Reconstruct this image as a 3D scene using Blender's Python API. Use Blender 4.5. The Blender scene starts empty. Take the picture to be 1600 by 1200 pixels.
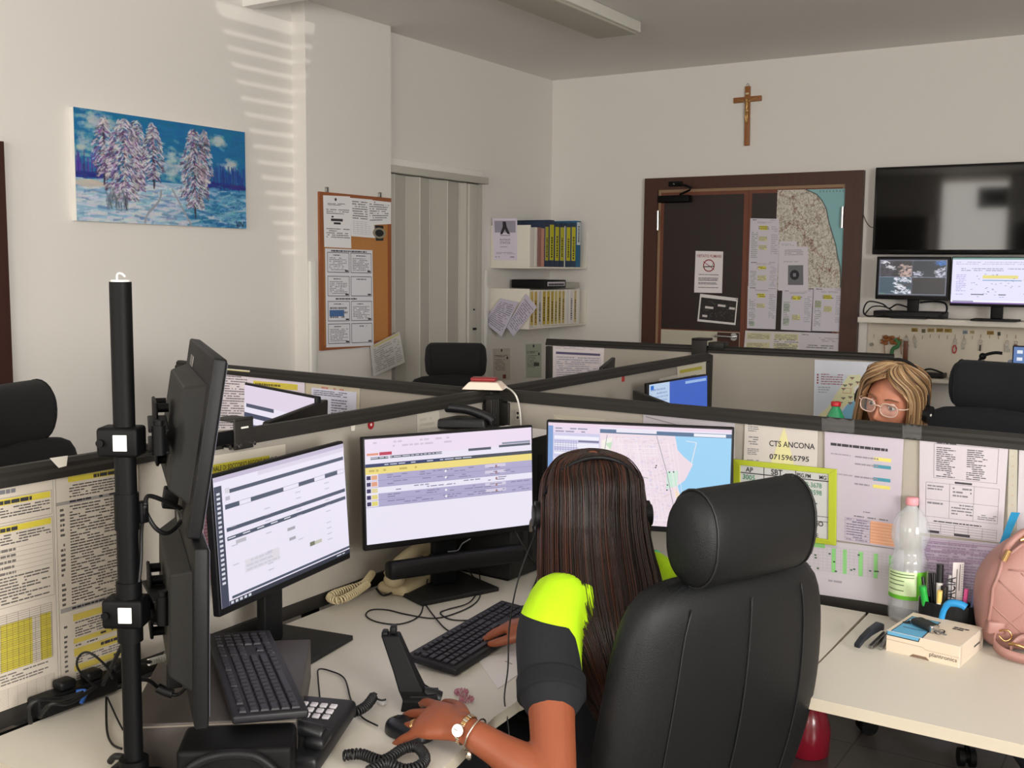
import bpy, bmesh, math, random
import numpy as np
from mathutils import Vector, Matrix, noise as mnoise
random.seed(7)
C = bpy.context.scene.collection
V = Vector
PI = math.pi

# ---------------------------------------------------------------- camera
EYE = 1.59
FPX = 1692.0
YAW, PITCH, ROLL = -0.56555, 0.10607, 0.009766
def _basis():
    f = V((math.sin(YAW)*math.cos(PITCH), math.cos(YAW)*math.cos(PITCH), -math.sin(PITCH)))
    r = V((math.cos(YAW), -math.sin(YAW), 0)); u = r.cross(f)
    r2 = r*math.cos(ROLL) + u*math.sin(ROLL); u2 = -r*math.sin(ROLL) + u*math.cos(ROLL)
    return r2, u2, f
CR, CU, CF = _basis()
EYEP = V((0, 0, EYE))
cam_data = bpy.data.cameras.new('camera')
cam_data.sensor_fit = 'HORIZONTAL'; cam_data.sensor_width = 36.0
cam_data.lens = 36.0*FPX/1600.0
cam_data.clip_start = 0.05; cam_data.clip_end = 100
cam = bpy.data.objects.new('camera', cam_data); C.objects.link(cam)
cam.matrix_world = Matrix(((CR.x, CU.x, -CF.x, 0), (CR.y, CU.y, -CF.y, 0), (CR.z, CU.z, -CF.z, EYE), (0, 0, 0, 1)))
bpy.context.scene.camera = cam

# sight lines of the photograph, used to find where a thing stands on a known surface
def ray(x, y):
    return CR*((x-800)/FPX) - CU*((y-600)/FPX) + CF
def onz(x, y, z):
    d = ray(x, y); return EYEP + d*((z-EYE)/d.z)
def ony(x, y, Y0):
    d = ray(x, y); return EYEP + d*(Y0/d.y)
def onx(x, y, X0):
    d = ray(x, y); return EYEP + d*(X0/d.x)
def onpl(x, y, p, n):
    d = ray(x, y); return EYEP + d*(n.dot(V(p)-EYEP)/n.dot(d))
def atd(x, y, depth):
    return EYEP + ray(x, y)*depth

# ---------------------------------------------------------------- world, lights, exposure
sc = bpy.context.scene
vs = sc.view_settings
vs.view_transform = 'Standard'; vs.look = 'None'; vs.gamma = 1.0; vs.use_curve_mapping = False
vs.exposure = 1.22
w = bpy.data.worlds.new('world'); sc.world = w; w.use_nodes = True
bg = w.node_tree.nodes['Background']; bg.inputs[0].default_value = (0.75, 0.86, 1.0, 1); bg.inputs[1].default_value = 0.6

def area(name, loc, target, sx, sy, power, col):
    l = bpy.data.lights.new(name, 'AREA'); l.shape = 'RECTANGLE'; l.size = sx; l.size_y = sy
    l.energy = power; l.color = col
    o = bpy.data.objects.new(name, l); C.objects.link(o); o.location = loc
    o.rotation_euler = (V(target)-V(loc)).to_track_quat('-Z', 'Y').to_euler()
    return o
# daylight entering by the windows behind the camera and on the right
area('rear_window_daylight', (-0.5, -2.42, 2.0), (-1.3, 2.0, 0.6), 2.4, 1.0, 34, (1.0, 0.99, 0.98))
area('side_window_daylight', (3.10, -0.2, 1.8), (-3.0, 1.2, 2.1), 1.7, 1.6, 92, (1.0, 0.995, 0.99))
area('tall_window_fill', (-2.87, -2.472, 1.9), (-2.87, 2.5, 1.9), 0.88, 2.0, 20, (1.0, 0.975, 0.945))  # fill lamp at the added window, put in to brighten the middle desk
sun = bpy.data.lights.new('sun', 'SUN'); sun.energy = 0.26; sun.angle = 0.0025; sun.color = (1.0, 0.95, 0.88)
sun_o = bpy.data.objects.new('sun', sun); C.objects.link(sun_o)
sun_o.rotation_euler = V((-0.9, 0.36, -0.012)).to_track_quat('-Z', 'Y').to_euler()

# ---------------------------------------------------------------- materials
def lin(c):
    c = c/255.0
    return c/12.92 if c <= 0.04045 else ((c+0.055)/1.055)**2.4
def rgb(r, g, b): return (lin(r), lin(g), lin(b), 1.0)
MATS = {}
def mat(name, col, rough=0.6, metal=0.0, bump=0.0, bscale=60.0, var=0.0, vscale=8.0, coat=0.0, trans=0.0, ior=1.45, spec=None, alpha=None, stretch=None, sheen=0.0):
    if name in MATS: return MATS[name]
    m = bpy.data.materials.new(name); m.use_nodes = True; nt = m.node_tree
    b = nt.nodes['Principled BSDF']
    b.inputs['Base Color'].default_value = rgb(*col); b.inputs['Roughness'].default_value = rough
    b.inputs['Metallic'].default_value = metal; b.inputs['IOR'].default_value = ior
    b.inputs['Coat Weight'].default_value = coat; b.inputs['Transmission Weight'].default_value = trans
    b.inputs['Sheen Weight'].default_value = sheen
    if spec is not None: b.inputs['Specular IOR Level'].default_value = spec
    if alpha is not None: b.inputs['Alpha'].default_value = alpha
    tc = nt.nodes.new('ShaderNodeTexCoord'); mp = nt.nodes.new('ShaderNodeMapping')
    nt.links.new(tc.outputs['Object'], mp.inputs[0])
    if stretch: mp.inputs['Scale'].default_value = stretch
    if var > 0:
        n = nt.nodes.new('ShaderNodeTexNoise'); n.inputs['Scale'].default_value = vscale; n.inputs['Detail'].default_value = 5
        nt.links.new(mp.outputs[0], n.inputs[0])
        mx = nt.nodes.new('ShaderNodeMix'); mx.data_type = 'RGBA'
        c = rgb(*col)
        mx.inputs[6].default_value = (c[0]*(1-var), c[1]*(1-var), c[2]*(1-var), 1)
        mx.inputs[7].default_value = (min(1, c[0]*(1+var)), min(1, c[1]*(1+var)), min(1, c[2]*(1+var)), 1)
        nt.links.new(n.outputs[0], mx.inputs[0]); nt.links.new(mx.outputs[2], b.inputs['Base Color'])
    if bump > 0:
        n2 = nt.nodes.new('ShaderNodeTexNoise'); n2.inputs['Scale'].default_value = bscale; n2.inputs['Detail'].default_value = 4
        nt.links.new(mp.outputs[0], n2.inputs[0])
        bp = nt.nodes.new('ShaderNodeBump'); bp.inputs['Strength'].default_value = bump; bp.inputs['Distance'].default_value = 0.002
        nt.links.new(n2.outputs[0], bp.inputs['Height']); nt.links.new(bp.outputs[0], b.inputs['Normal'])
    MATS[name] = m; return m
def attr_mat(name, rough, emit=0.0, coat=0.0):
    if name in MATS: return MATS[name]
    m = bpy.data.materials.new(name); m.use_nodes = True; nt = m.node_tree
    b = nt.nodes['Principled BSDF']; a = nt.nodes.new('ShaderNodeAttribute'); a.attribute_name = 'Col'
    b.inputs['Roughness'].default_value = rough; b.inputs['Coat Weight'].default_value = coat
    if emit:
        b.inputs['Base Color'].default_value = (0.01, 0.01, 0.01, 1)
        nt.links.new(a.outputs['Color'], b.inputs['Emission Color']); b.inputs['Emission Strength'].default_value = emit
    else:
        nt.links.new(a.outputs['Color'], b.inputs['Base Color'])
    MATS[name] = m; return m
PAPER = attr_mat('printed_paper', 0.75)
FOIL = attr_mat('paper_in_plastic_pocket', 0.35, coat=0.5)
SCREEN = attr_mat('lit_screen', 0.3, emit=0.415)
CANVAS = attr_mat('painted_canvas', 0.45)

BLACK = mat('black_plastic', (13, 13, 15), 0.48, spec=0.3, bump=0.15, bscale=900, var=0.15, vscale=30)
BLACKM = mat('black_painted_steel', (5, 5, 6), 0.55, spec=0.2, bump=0.1, bscale=500, var=0.15)
GREYP = mat('dark_grey_plastic', (33, 33, 32), 0.55, spec=0.3, bump=0.15, bscale=700, var=0.06, vscale=12)
RAIL = mat('charcoal_rail', (40, 38, 35), 0.5, spec=0.35, bump=0.05, bscale=300, var=0.05)
PANEL = mat('beige_fabric_panel', (166, 159, 148), 0.85, bump=0.4, bscale=900, var=0.03, vscale=4)
DESKM = mat('cream_laminate', (210, 204, 192), 0.42, bump=0.03, bscale=600, var=0.02, vscale=3)
DESKE = mat('cream_desk_edge', (190, 180, 162), 0.5, var=0.02)
WALLM = mat('white_plaster', (226, 222, 216), 0.85, bump=0.25, bscale=45, var=0.012, vscale=1.4)
CEILM = mat('ceiling_plaster', (236, 233, 228), 0.9, bump=0.2, bscale=40, var=0.02, vscale=1)
WHITEP = mat('white_plastic', (232, 230, 224), 0.4, var=0.02)
CHROME = mat('chrome', (205, 205, 205), 0.18, metal=1.0, var=0.03)
STEEL = mat('brushed_steel', (160, 160, 158), 0.35, metal=1.0, var=0.05, vscale=40)
BROWN = mat('dark_brown_wood', (70, 38, 28), 0.45, bump=0.15, bscale=40, var=0.25, vscale=6, stretch=(8, 8, 0.7))
LEATHER = mat('black_leather', (19, 20, 21), 0.5, spec=0.32, bump=0.35, bscale=420, var=0.08, vscale=9)
FABRICB = mat('black_chair_fabric', (13, 13, 14), 0.9, bump=0.5, bscale=1100, var=0.1, vscale=30, sheen=0.03)
NAVY = mat('navy_chair_fabric', (17, 19, 25), 0.85, bump=0.5, bscale=1100, var=0.1, vscale=30, sheen=0.03)
CABLE = mat('black_cable', (17, 17, 18), 0.5, var=0.05)
WCABLE = mat('white_cable', (225, 222, 215), 0.5, var=0.03)

# ---------------------------------------------------------------- mesh helpers
class MB:
    def __init__(s): s.v = []; s.f = []; s.mi = []; s.col = []; s.m = []; s.sm = []
    def slot(s, m):
        if m not in s.m: s.m.append(m)
        return s.m.index(m)
    def add(s, vs_, fs, m=None, smooth=False, M=None, col=None):
        k = len(s.v); i = s.slot(m)
        for p in vs_:
            p = V(p)
            s.v.append(M @ p if M else p)
        for f in fs:
            s.f.append(tuple(k+j for j in f)); s.mi.append(i); s.sm.append(smooth); s.col.append(col)
        return s
    def box(s, lo, hi, m=None, M=None):
        x0, y0, z0 = lo; x1, y1, z1 = hi
        return s.add([(x0,y0,z0),(x1,y0,z0),(x1,y1,z0),(x0,y1,z0),(x0,y0,z1),(x1,y0,z1),(x1,y1,z1),(x0,y1,z1)],
            [(0,3,2,1),(4,5,6,7),(0,1,5,4),(1,2,6,5),(2,3,7,6),(3,0,4,7)], m, False, M)
    def rbox(s, lo, hi, r=0.01, m=None, M=None, seg=3):
        bm = bmesh.new(); bmesh.ops.create_cube(bm, size=1.0)
        d = [hi[i]-lo[i] for i in range(3)]; c = [(hi[i]+lo[i])/2 for i in range(3)]
        for v in bm.verts: v.co = V((c[0]+v.co.x*d[0], c[1]+v.co.y*d[1], c[2]+v.co.z*d[2]))
        r = min(r, min(d)*0.49)
        bmesh.ops.bevel(bm, geom=bm.edges[:], offset=r, segments=seg, profile=0.5, affect='EDGES')
        s.bm(bm, m, M); bm.free(); return s
    def bm(s, bm, m=None, M=None, smooth=True):
        bm.verts.index_update()
        return s.add([v.co.copy() for v in bm.verts], [tuple(v.index for v in f.verts) for f in bm.faces], m, smooth, M)
    def cyl(s, p, q, r, m=None, r2=None, n=20, M=None, cap=True):
        p = V(p); q = V(q); r2 = r if r2 is None else r2
        d = (q-p).normalized(); a = d.orthogonal().normalized(); b = d.cross(a)
        vs_ = []
        for i in range(n):
            t = 2*PI*i/n; e = a*math.cos(t)+b*math.sin(t)
            vs_ += [p+e*r, q+e*r2]
        fs = [(2*i, 2*((i+1) % n), 2*((i+1) % n)+1, 2*i+1) for i in range(n)]
        s.add(vs_, fs, m, True, M)
        if cap:
            s.add([vs_[2*i] for i in range(n)], [tuple(range(n-1, -1, -1))], m, False, M)
            s.add([vs_[2*i+1] for i in range(n)], [tuple(range(n))], m, False, M)
        return s
    def lathe(s, prof, m=None, n=28, M=None, sx=1.0, sy=1.0):
        vs_ = []; fs = []
        for r, z in prof:
            for i in range(n):
                t = 2*PI*i/n; vs_.append((r*math.cos(t)*sx, r*math.sin(t)*sy, z))
        for j in range(len(prof)-1):
            for i in range(n):
                a = j*n+i; b = j*n+(i+1) % n
                fs.append((a, b, b+n, a+n))
        fs.append(tuple(range(n-1, -1, -1))); fs.append(tuple((len(prof)-1)*n+i for i in range(n)))
        return s.add(vs_, fs, m, True, M)
    def tube(s, pts, r, m=None, n=8, sub=6, closed=False, M=None):
        P = spline(pts, sub) if sub > 1 else [V(p) for p in pts]
        rr = (lambda t: r) if not callable(r) else r
        L = len(P); vs_ = []; up = None
        for i, p in enumerate(P):
            d = (P[min(i+1, L-1)]-P[max(i-1, 0)])
            d = d.normalized() if d.length > 1e-9 else V((0, 0, 1))
            a = d.orthogonal().normalized() if up is None else (up-d*up.dot(d))
            if a.length < 1e-6: a = d.orthogonal()
            a.normalize(); up = a; b = d.cross(a)
            rad = rr(i/(L-1))
            for k in range(n):
                t = 2*PI*k/n; vs_.append(p+(a*math.cos(t)+b*math.sin(t))*rad)
        fs = [(j*n+k, j*n+(k+1) % n, (j+1)*n+(k+1) % n, (j+1)*n+k) for j in range(L-1) for k in range(n)]
        fs.append(tuple(range(n-1, -1, -1))); fs.append(tuple((L-1)*n+i for i in range(n)))
        return s.add(vs_, fs, m, True, M)
    def ell(s, c, r, m=None, M=None, n=20, k=12):
        vs_ = [(c[0], c[1], c[2]+r[2])]; fs = []
        for j in range(1, k):
            t = PI*j/k
            for i in range(n):
                a = 2*PI*i/n
                vs_.append((c[0]+r[0]*math.sin(t)*math.cos(a), c[1]+r[1]*math.sin(t)*math.sin(a), c[2]+r[2]*math.cos(t)))
        vs_.append((c[0], c[1], c[2]-r[2]))
        for i in range(n):
            fs.append((0, 1+i, 1+(i+1) % n))
            for j in range(k-2):
                a = 1+j*n+i; b = 1+j*n+(i+1) % n
                fs.append((a, a+n, b+n, b))
            e = 1+(k-2)*n
            fs.append((e+i, len(vs_)-1, e+(i+1) % n))
        return s.add(vs_, fs, m, True, M)
    def loft(s, rings, m=None, cap=True, M=None, smooth=True):
        n = len(rings[0]); vs_ = [p for r in rings for p in r]
        fs = [(j*n+k, j*n+(k+1) % n, (j+1)*n+(k+1) % n, (j+1)*n+k) for j in range(len(rings)-1) for k in range(n)]
        if cap: fs.append(tuple(range(n-1, -1, -1))); fs.append(tuple((len(rings)-1)*n+i for i in range(n)))
        return s.add(vs_, fs, m, smooth, M)
    def prism(s, poly, z0, z1, m=None, M=None, side=None):
        n = len(poly)
        vs_ = [(x, y, z0) for x, y in poly]+[(x, y, z1) for x, y in poly]
        s.add(vs_, [tuple(range(n-1, -1, -1)), tuple(range(n, 2*n))], m, False, M)
        return s.add(vs_, [(i, (i+1) % n, n+(i+1) % n, n+i) for i in range(n)], side or m, False, M)
    def build(s, name, parent=None, origin=None, world=False, bevel=0.0, sub=0, label=None, cat=None, group=None, kind=None):
        me = bpy.data.meshes.new(name)
        if world and parent:
            inv = (Matrix.Translation(parent.location) @ Matrix.Rotation(parent.rotation_euler.z, 4, 'Z')).inverted()
            s.v = [inv @ p for p in s.v]
        o3 = V(origin) if origin is not None else V((0, 0, 0))
        if origin is None and parent is None and s.v:
            n = len(s.v)
            o3 = V((sum(p.x for p in s.v)/n, sum(p.y for p in s.v)/n, min(p.z for p in s.v)))
        me.from_pydata([tuple(p-o3) for p in s.v], [], s.f)
        for m in s.m: me.materials.append(m)
        me.polygons.foreach_set('material_index', s.mi); me.polygons.foreach_set('use_smooth', s.sm)
        if any(c is not None for c in s.col):
            at = me.color_attributes.new('Col', 'FLOAT_COLOR', 'CORNER'); data = []
            for f, c in zip(s.f, s.col):
                data += list(rgb(*(c or (255, 255, 255))))*len(f)
            at.data.foreach_set('color', data)
        me.validate(); me.update()
        o = bpy.data.objects.new(name, me); C.objects.link(o)
        if parent: o.parent = parent
        else: o.location = o3
        if any(s.sm) and bevel == 0:
            md = None
        if bevel > 0:
            md = o.modifiers.new('bevel', 'BEVEL'); md.width = bevel; md.segments = 2; md.limit_method = 'ANGLE'; md.angle_limit = 0.6
        if sub:
            md = o.modifiers.new('sub', 'SUBSURF'); md.levels = sub; md.render_levels = sub
        if label: o['label'] = label
        if cat: o['category'] = cat
        if group: o['group'] = group
        if kind: o['kind'] = kind
        return o
def spline(pts, sub=6):
    P = [V(p) for p in pts]; out = []
    for i in range(len(P)-1):
        p0 = P[max(i-1, 0)]; p1 = P[i]; p2 = P[i+1]; p3 = P[min(i+2, len(P)-1)]
        for k in range(sub):
            t = k/sub
            out.append(0.5*((2*p1)+(p2-p0)*t+(2*p0-5*p1+4*p2-p3)*t*t+(3*p1-p0-3*p2+p3)*t**3))
    out.append(P[-1]); return out
def thing(name, label, cat, loc=(0, 0, 0), rz=0.0, group=None):
    o = bpy.data.objects.new(name, None); o.empty_display_size = 0.05; C.objects.link(o)
    o.location = loc; o.rotation_euler = (0, 0, rz); o['label'] = label; o['category'] = cat
    if group: o['group'] = group
    return o
def dup(root, loc=None, rz=None, label=None, group=None):
    r = root.copy(); C.objects.link(r)
    if loc is not None: r.location = loc
    if rz is not None: r.rotation_euler = (0, 0, rz)
    if label: r['label'] = label
    if group: r['group'] = group
    for ch in list(root.children):
        c = ch.copy(); C.objects.link(c); c.parent = r
        for g in list(ch.children):
            d = g.copy(); C.objects.link(d); d.parent = c
    return r
def frameM(o, x, y, z):
    return Matrix(((x.x, y.x, z.x, o.x), (x.y, y.y, z.y, o.y), (x.z, y.z, z.z, o.z), (0, 0, 0, 1)))
def rotz(a, loc=(0, 0, 0)): return Matrix.Translation(loc) @ Matrix.Rotation(a, 4, 'Z')

# text outlines as flat mesh data
_tc = {}
def glyphs(txt, bold=0.0):
    k = (txt, bold)
    if k in _tc: return _tc[k]
    cu = bpy.data.curves.new('lettering', 'FONT'); cu.body = txt; cu.size = 1.0; cu.resolution_u = 3; cu.offset = bold
    ob = bpy.data.objects.new('lettering', cu)
    me = bpy.data.meshes.new_from_object(ob)
    vs_ = [v.co.copy() for v in me.vertices]; fs = [tuple(p.vertices) for p in me.polygons]
    bpy.data.objects.remove(ob); bpy.data.curves.remove(cu); bpy.data.meshes.remove(me)
    _tc[k] = (vs_, fs); return _tc[k]

class Sheet:
    """a printed sheet, label or screen: a thin slab whose print lies on its front face"""
    def __init__(s, TL, TR, BR, BL, bgc=(236, 234, 236), thick=0.0012, m=None, bow=0.0, back=None, backcol=(225, 222, 220)):
        s.c = [V(TL), V(TR), V(BR), V(BL)]; s.m = m or PAPER; s.mb = MB(); s.t = thick; s.bow = bow
        s.n = ((s.c[1]-s.c[0]).cross(s.c[0]-s.c[3])).normalized()
        s.W = ((s.c[1]-s.c[0]).length+(s.c[2]-s.c[3]).length)/2; s.H = ((s.c[3]-s.c[0]).length+(s.c[2]-s.c[1]).length)/2
        nx = 8 if bow else 1; vs_ = []; 
        for lay in (0, 1):
            for j in (0, 1):
                for i in range(nx+1):
                    vs_.append(s.P(i/nx, j, 0) - (s.n*s.t if lay else V((0, 0, 0))))
        k = nx+1; fr = [(i, i+k, i+k+1, i+1) for i in range(nx)]
        s.mb.add(vs_, fr, s.m, bool(bow), col=bgc)
        bk = [(2*k+i, 2*k+i+1, 3*k+i+1, 3*k+i) for i in range(nx)]
        ed = [(i, i+1, 2*k+i+1, 2*k+i) for i in range(nx)]+[(k+i+1, k+i, 3*k+i, 3*k+i+1) for i in range(nx)]+[(0, 2*k, 3*k, k), (nx, k+nx, 3*k+nx, 2*k+nx)]
        s.mb.add(vs_, bk+ed, back or s.m, False, col=backcol)
        s.lay = 0
    def P(s, u, v, lay=0):
        a = s.c[0].lerp(s.c[1], u); b = s.c[3].lerp(s.c[2], u)
        return a.lerp(b, v)+s.n*(0.00025*lay+s.bow*4*u*(1-u))
    def poly(s, pts, col, lay=1):
        s.mb.add([s.P(u, v, lay) for u, v in pts], [tuple(range(len(pts)-1, -1, -1))], s.m, False, col=col)
    def rect(s, u0, v0, u1, v1, col, lay=1):
        n = 6 if s.bow and u1-u0 > 0.2 else 1
        for i in range(n):
            a = u0+(u1-u0)*i/n; b = u0+(u1-u0)*(i+1)/n
            s.mb.add([s.P(a, v0, lay), s.P(a, v1, lay), s.P(b, v1, lay), s.P(b, v0, lay)], [(0, 1, 2, 3)], s.m, False, col=col)
    def line(s, p, q, w, col, lay=2):
        a = V((p[0]*s.W, p[1]*s.H)); b = V((q[0]*s.W, q[1]*s.H)); d = (b-a)
        if d.length < 1e-6: return
        n = V((-d.y, d.x)).normalized()*w*s.H/2
        pts = [((t.x)/s.W, (t.y)/s.H) for t in (a+n, b+n, b-n, a-n)]
        s.mb.add([s.P(u, v, lay) for u, v in pts], [(0, 1, 2, 3)], s.m, False, col=col)
    def frame(s, u0, v0, u1, v1, w, col, lay=2):
        wu = w*s.H/s.W
        s.rect(u0, v0, u1, v0+w, col, lay); s.rect(u0, v1-w, u1, v1, col, lay)
        s.rect(u0, v0+w, u0+wu, v1-w, col, lay); s.rect(u1-wu, v0+w, u1, v1-w, col, lay)
    def text(s, txt, u, v, h, col=(30, 30, 34), align='L', rot=0.0, bold=0.0, lay=3, sx=1.0):
        vs_, fs = glyphs(txt, bold)
        if not vs_: return
        wmax = max(p.x for p in vs_); k = h*s.H/0.72
        off = {'L': 0, 'C': wmax/2, 'R': wmax}[align]
        cr, sr = math.cos(rot), math.sin(rot); out = []
        for p in vs_:
            x = (p.x-off)*k*sx; y = p.y*k
            out.append(s.P(u+(x*cr-y*sr)/s.W, v-(x*sr+y*cr)/s.H, lay))
        s.mb.add(out, fs, s.m, False, col=col)
    def words(s, u0, v0, u1, v1, n, col=(120, 118, 122), h=0.45, fill=0.85, lay=2, cols=None, rag=0.35):
        dv = (v1-v0)/n
        for i in range(n):
            v = v0+dv*(i+0.25); u = u0; end = u1-(u1-u0)*random.random()*rag if random.random() < 0.5 else u1
            while u < end-0.01:
                L = (0.015+random.random()*0.075)*(0.6 if s.W > 0.3 else 1.0)
                e = min(u+L, end)
                if random.random() < fill: s.rect(u, v, e, v+dv*h, col, lay)
                u = e+0.008
    def grid(s, u0, v0, u1, v1, nu, nv, w, col, lay=2):
        for i in range(nu+1):
            u = u0+(u1-u0)*i/nu; wu = w*s.H/s.W/2
            s.rect(u-wu, v0, u+wu, v1, col, lay)
        for j in range(nv+1):
            v = v0+(v1-v0)*j/nv; s.rect(u0, v-w/2, u1, v+w/2, col, lay)
    def disc(s, u, v, r, col, lay=2, n=20, ru=None):
        k = s.H/s.W; ru = ru or r
        s.poly([(u+ru*k*math.cos(2*PI*i/n), v+r*math.sin(2*PI*i/n)) for i in range(n)][::-1], col, lay)
    def build(s, name, label=None, cat=None, group=None, parent=None, kind=None):
        if parent:
            return s.mb.build(name, parent=parent, world=True, label=label)
        return s.mb.build(name, label=label, cat=cat, group=group, kind=kind)

class Raster:
    """hand-drawn picture laid down as a fine grid of coloured facets"""
    def __init__(s, nu, nv, bgc): s.nu, s.nv = nu, nv; s.a = np.zeros((nv, nu, 3)); s.a[:] = bgc; s.U, s.Vv = np.meshgrid((np.arange(nu)+0.5)/nu, (np.arange(nv)+0.5)/nv)
    def line(s, p, q, w, col, asp, alpha=1.0):
        d = (q[0]-p[0])*asp, q[1]-p[1]; L2 = d[0]**2+d[1]**2+1e-12
        m = w/2+0.6/s.nv; i0 = max(0, int((min(p[0], q[0])-m/asp)*s.nu)-1); i1 = min(s.nu, int((max(p[0], q[0])+m/asp)*s.nu)+2); j0 = max(0, int((min(p[1], q[1])-m)*s.nv)-1); j1 = min(s.nv, int((max(p[1], q[1])+m)*s.nv)+2)
        if i1 <= i0 or j1 <= j0: return
        X = (s.U[j0:j1, i0:i1]-p[0])*asp; Y = s.Vv[j0:j1, i0:i1]-p[1]; t = np.clip((X*d[0]+Y*d[1])/L2, 0, 1)
        D = np.hypot(X-t*d[0], Y-t*d[1]); k = (np.clip((m-D)*s.nv, 0, 1)*alpha)[..., None]
        s.a[j0:j1, i0:i1] = s.a[j0:j1, i0:i1]*(1-k)+np.array(col)*k
    def where(s, mask, col, k=1.0): s.a[mask] = s.a[mask]*(1-k)+np.array(col)*k
    def lay(s, S, name, parent=None, **kw):
        nu, nv = s.nu, s.nv; mb = MB(); i_ = mb.slot(S.m); a, b, c, d = S.c; n = S.n*0.0004
        for j in range(nv+1):
            for i in range(nu+1): u, v = i/nu, j/nv; mb.v.append(a.lerp(b, u).lerp(d.lerp(c, u), v)+n)
        k = nu+1
        for j in range(nv):
            for i in range(nu): mb.f.append((j*k+i, (j+1)*k+i, (j+1)*k+i+1, j*k+i+1))
        m = nu*nv; mb.mi = [i_]*m; mb.sm = [False]*m; mb.col = [tuple(np.clip(x, 0, 255)) for x in s.a.reshape(-1, 3)]
        mb.add([a-S.n*0.001, b-S.n*0.001, c-S.n*0.001, d-S.n*0.001, a, b, c, d], [(0, 1, 2, 3), (0, 4, 5, 1), (1, 5, 6, 2), (2, 6, 7, 3), (3, 7, 4, 0)], S.m, col=(225, 222, 215))
        return mb.build(name, parent=parent, world=bool(parent), **kw)
# ================================================================ the room
BY = 7.35; LX = -4.32; PX = -4.22; RX = 3.2; RY = -2.5; CZ = 3.03
def struct(name, mb, **k): return mb.build(name, kind='structure', **k)

fm = bpy.data.materials.new('grey_floor_tiles'); fm.use_nodes = True; nt = fm.node_tree; b = nt.nodes['Principled BSDF']
tc = nt.nodes.new('ShaderNodeTexCoord'); br = nt.nodes.new('ShaderNodeTexBrick')
br.offset = 0.0; br.inputs['Scale'].default_value = 1.0; br.inputs['Brick Width'].default_value = 0.45; br.inputs['Row Height'].default_value = 0.45
br.inputs['Mortar Size'].default_value = 0.003; br.inputs['Color1'].default_value = rgb(104, 98, 92); br.inputs['Color2'].default_value = rgb(98, 92, 87); br.inputs['Mortar'].default_value = rgb(62, 58, 54)
nt.links.new(tc.outputs['Object'], br.inputs[0]); nt.links.new(br.outputs['Color'], b.inputs['Base Color']); b.inputs['Roughness'].default_value = 0.28
struct('floor', MB().box((LX-0.15, RY-0.15, -0.1), (RX+0.15, BY+0.15, 0), fm), origin=(0, 0, 0))
struct('ceiling', MB().box((LX-0.15, RY-0.15, CZ), (RX+0.15, BY+0.15, CZ+0.12), CEILM))
struct('wall_back', MB().box((LX-0.15, BY, 0), (RX+0.15, BY+0.15, CZ), WALLM))
struct('wall_left', MB().box((LX-0.15, RY, 0), (LX, BY, CZ), WALLM).box((LX, 4.51, 0), (PX, 5.25, CZ), WALLM))
# rear wall with a window opening, right wall with a window and an added high slit for the sun stripes
struct('wall_rear', MB().box((LX-0.15, RY-0.15, 0), (-1.8, RY, CZ), WALLM).box((-1.8, RY-0.15, 0), (0.8, RY, 0.95), WALLM)
       .box((-1.8, RY-0.15, 2.55), (0.8, RY, CZ), WALLM).box((0.8, RY-0.15, 0), (RX+0.15, RY, CZ), WALLM))
wr = MB(); WY0, WY1 = 0.90, 1.62
wr.box((RX, RY, 0), (RX+0.15, -2.2, CZ), WALLM).box((RX, -2.2, 0), (RX+0.15, 0.7, 0.9), WALLM).box((RX, -2.2, 2.6), (RX+0.15, 0.7, CZ), WALLM)
wr.box((RX, 0.7, 0), (RX+0.15, WY0, CZ), WALLM).box((RX, WY0, 0), (RX+0.15, WY1, 1.7), WALLM).box((RX, WY1, 0), (RX+0.15, BY, CZ), WALLM)
struct('wall_right', wr)
BLIND = mat('glowing_roller_blind', (240, 236, 226), 0.8, var=0.02)
_b = BLIND.node_tree.nodes['Principled BSDF']; _b.inputs['Emission Color'].default_value = rgb(255, 236, 205); _b.inputs['Emission Strength'].default_value = 0.9  # emission makes the blind glow in place of daylight behind it
def window(n, lo, hi, ax):
    t = MB()
    if ax == 'x':
        (x, y0, z0), (_, y1, z1) = lo, hi
        for a in ((y0, y0+0.06), ((y0+y1)/2-0.03, (y0+y1)/2+0.03), (y1-0.06, y1)): t.box((x, a[0], z0), (x+0.06, a[1], z1), WHITEP)
        for c in ((z0, z0+0.06), (z1-0.06, z1)): t.box((x, y0, c[0]), (x+0.06, y1, c[1]), WHITEP)
        t.box((x+0.061, y0, z0), (x+0.066, y1, z1), BLIND)
    else:
        (x0, y, z0), (x1, _, z1) = lo, hi
        for a in ((x0, x0+0.06), ((x0+x1)/2-0.03, (x0+x1)/2+0.03), (x1-0.06, x1)): t.box((a[0], y, z0), (a[1], y+0.06, z1), WHITEP)
        for c in ((z0, z0+0.06), (z1-0.06, z1)): t.box((x0, y, c[0]), (x1, y+0.06, c[1]), WHITEP)
        t.box((x0, y-0.006, z0), (x1, y-0.001, z1), BLIND)
    struct('window_%d' % n, t)
window(1, (-1.8, RY-0.1, 0.95), (0.8, RY-0.1, 2.55), 'y')
window(2, (RX+0.02, -2.2, 0.9), (RX+0.02, 0.7, 2.6), 'x')
w4 = MB(); w4.box((-3.32, RY+0.002, 0.85), (-2.42, RY+0.02, 2.97), BLIND)  # unseen glowing window without an opening, added for the television to mirror
for xx in (-3.36, -2.42): w4.box((xx, RY+0.002, 0.81), (xx+0.04, RY+0.03, 3.01), WHITEP)
for zz in (0.81, 2.97): w4.box((-3.32, RY+0.002, zz), (-2.42, RY+0.03, zz+0.04), WHITEP)
struct('window_4', w4)
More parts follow.
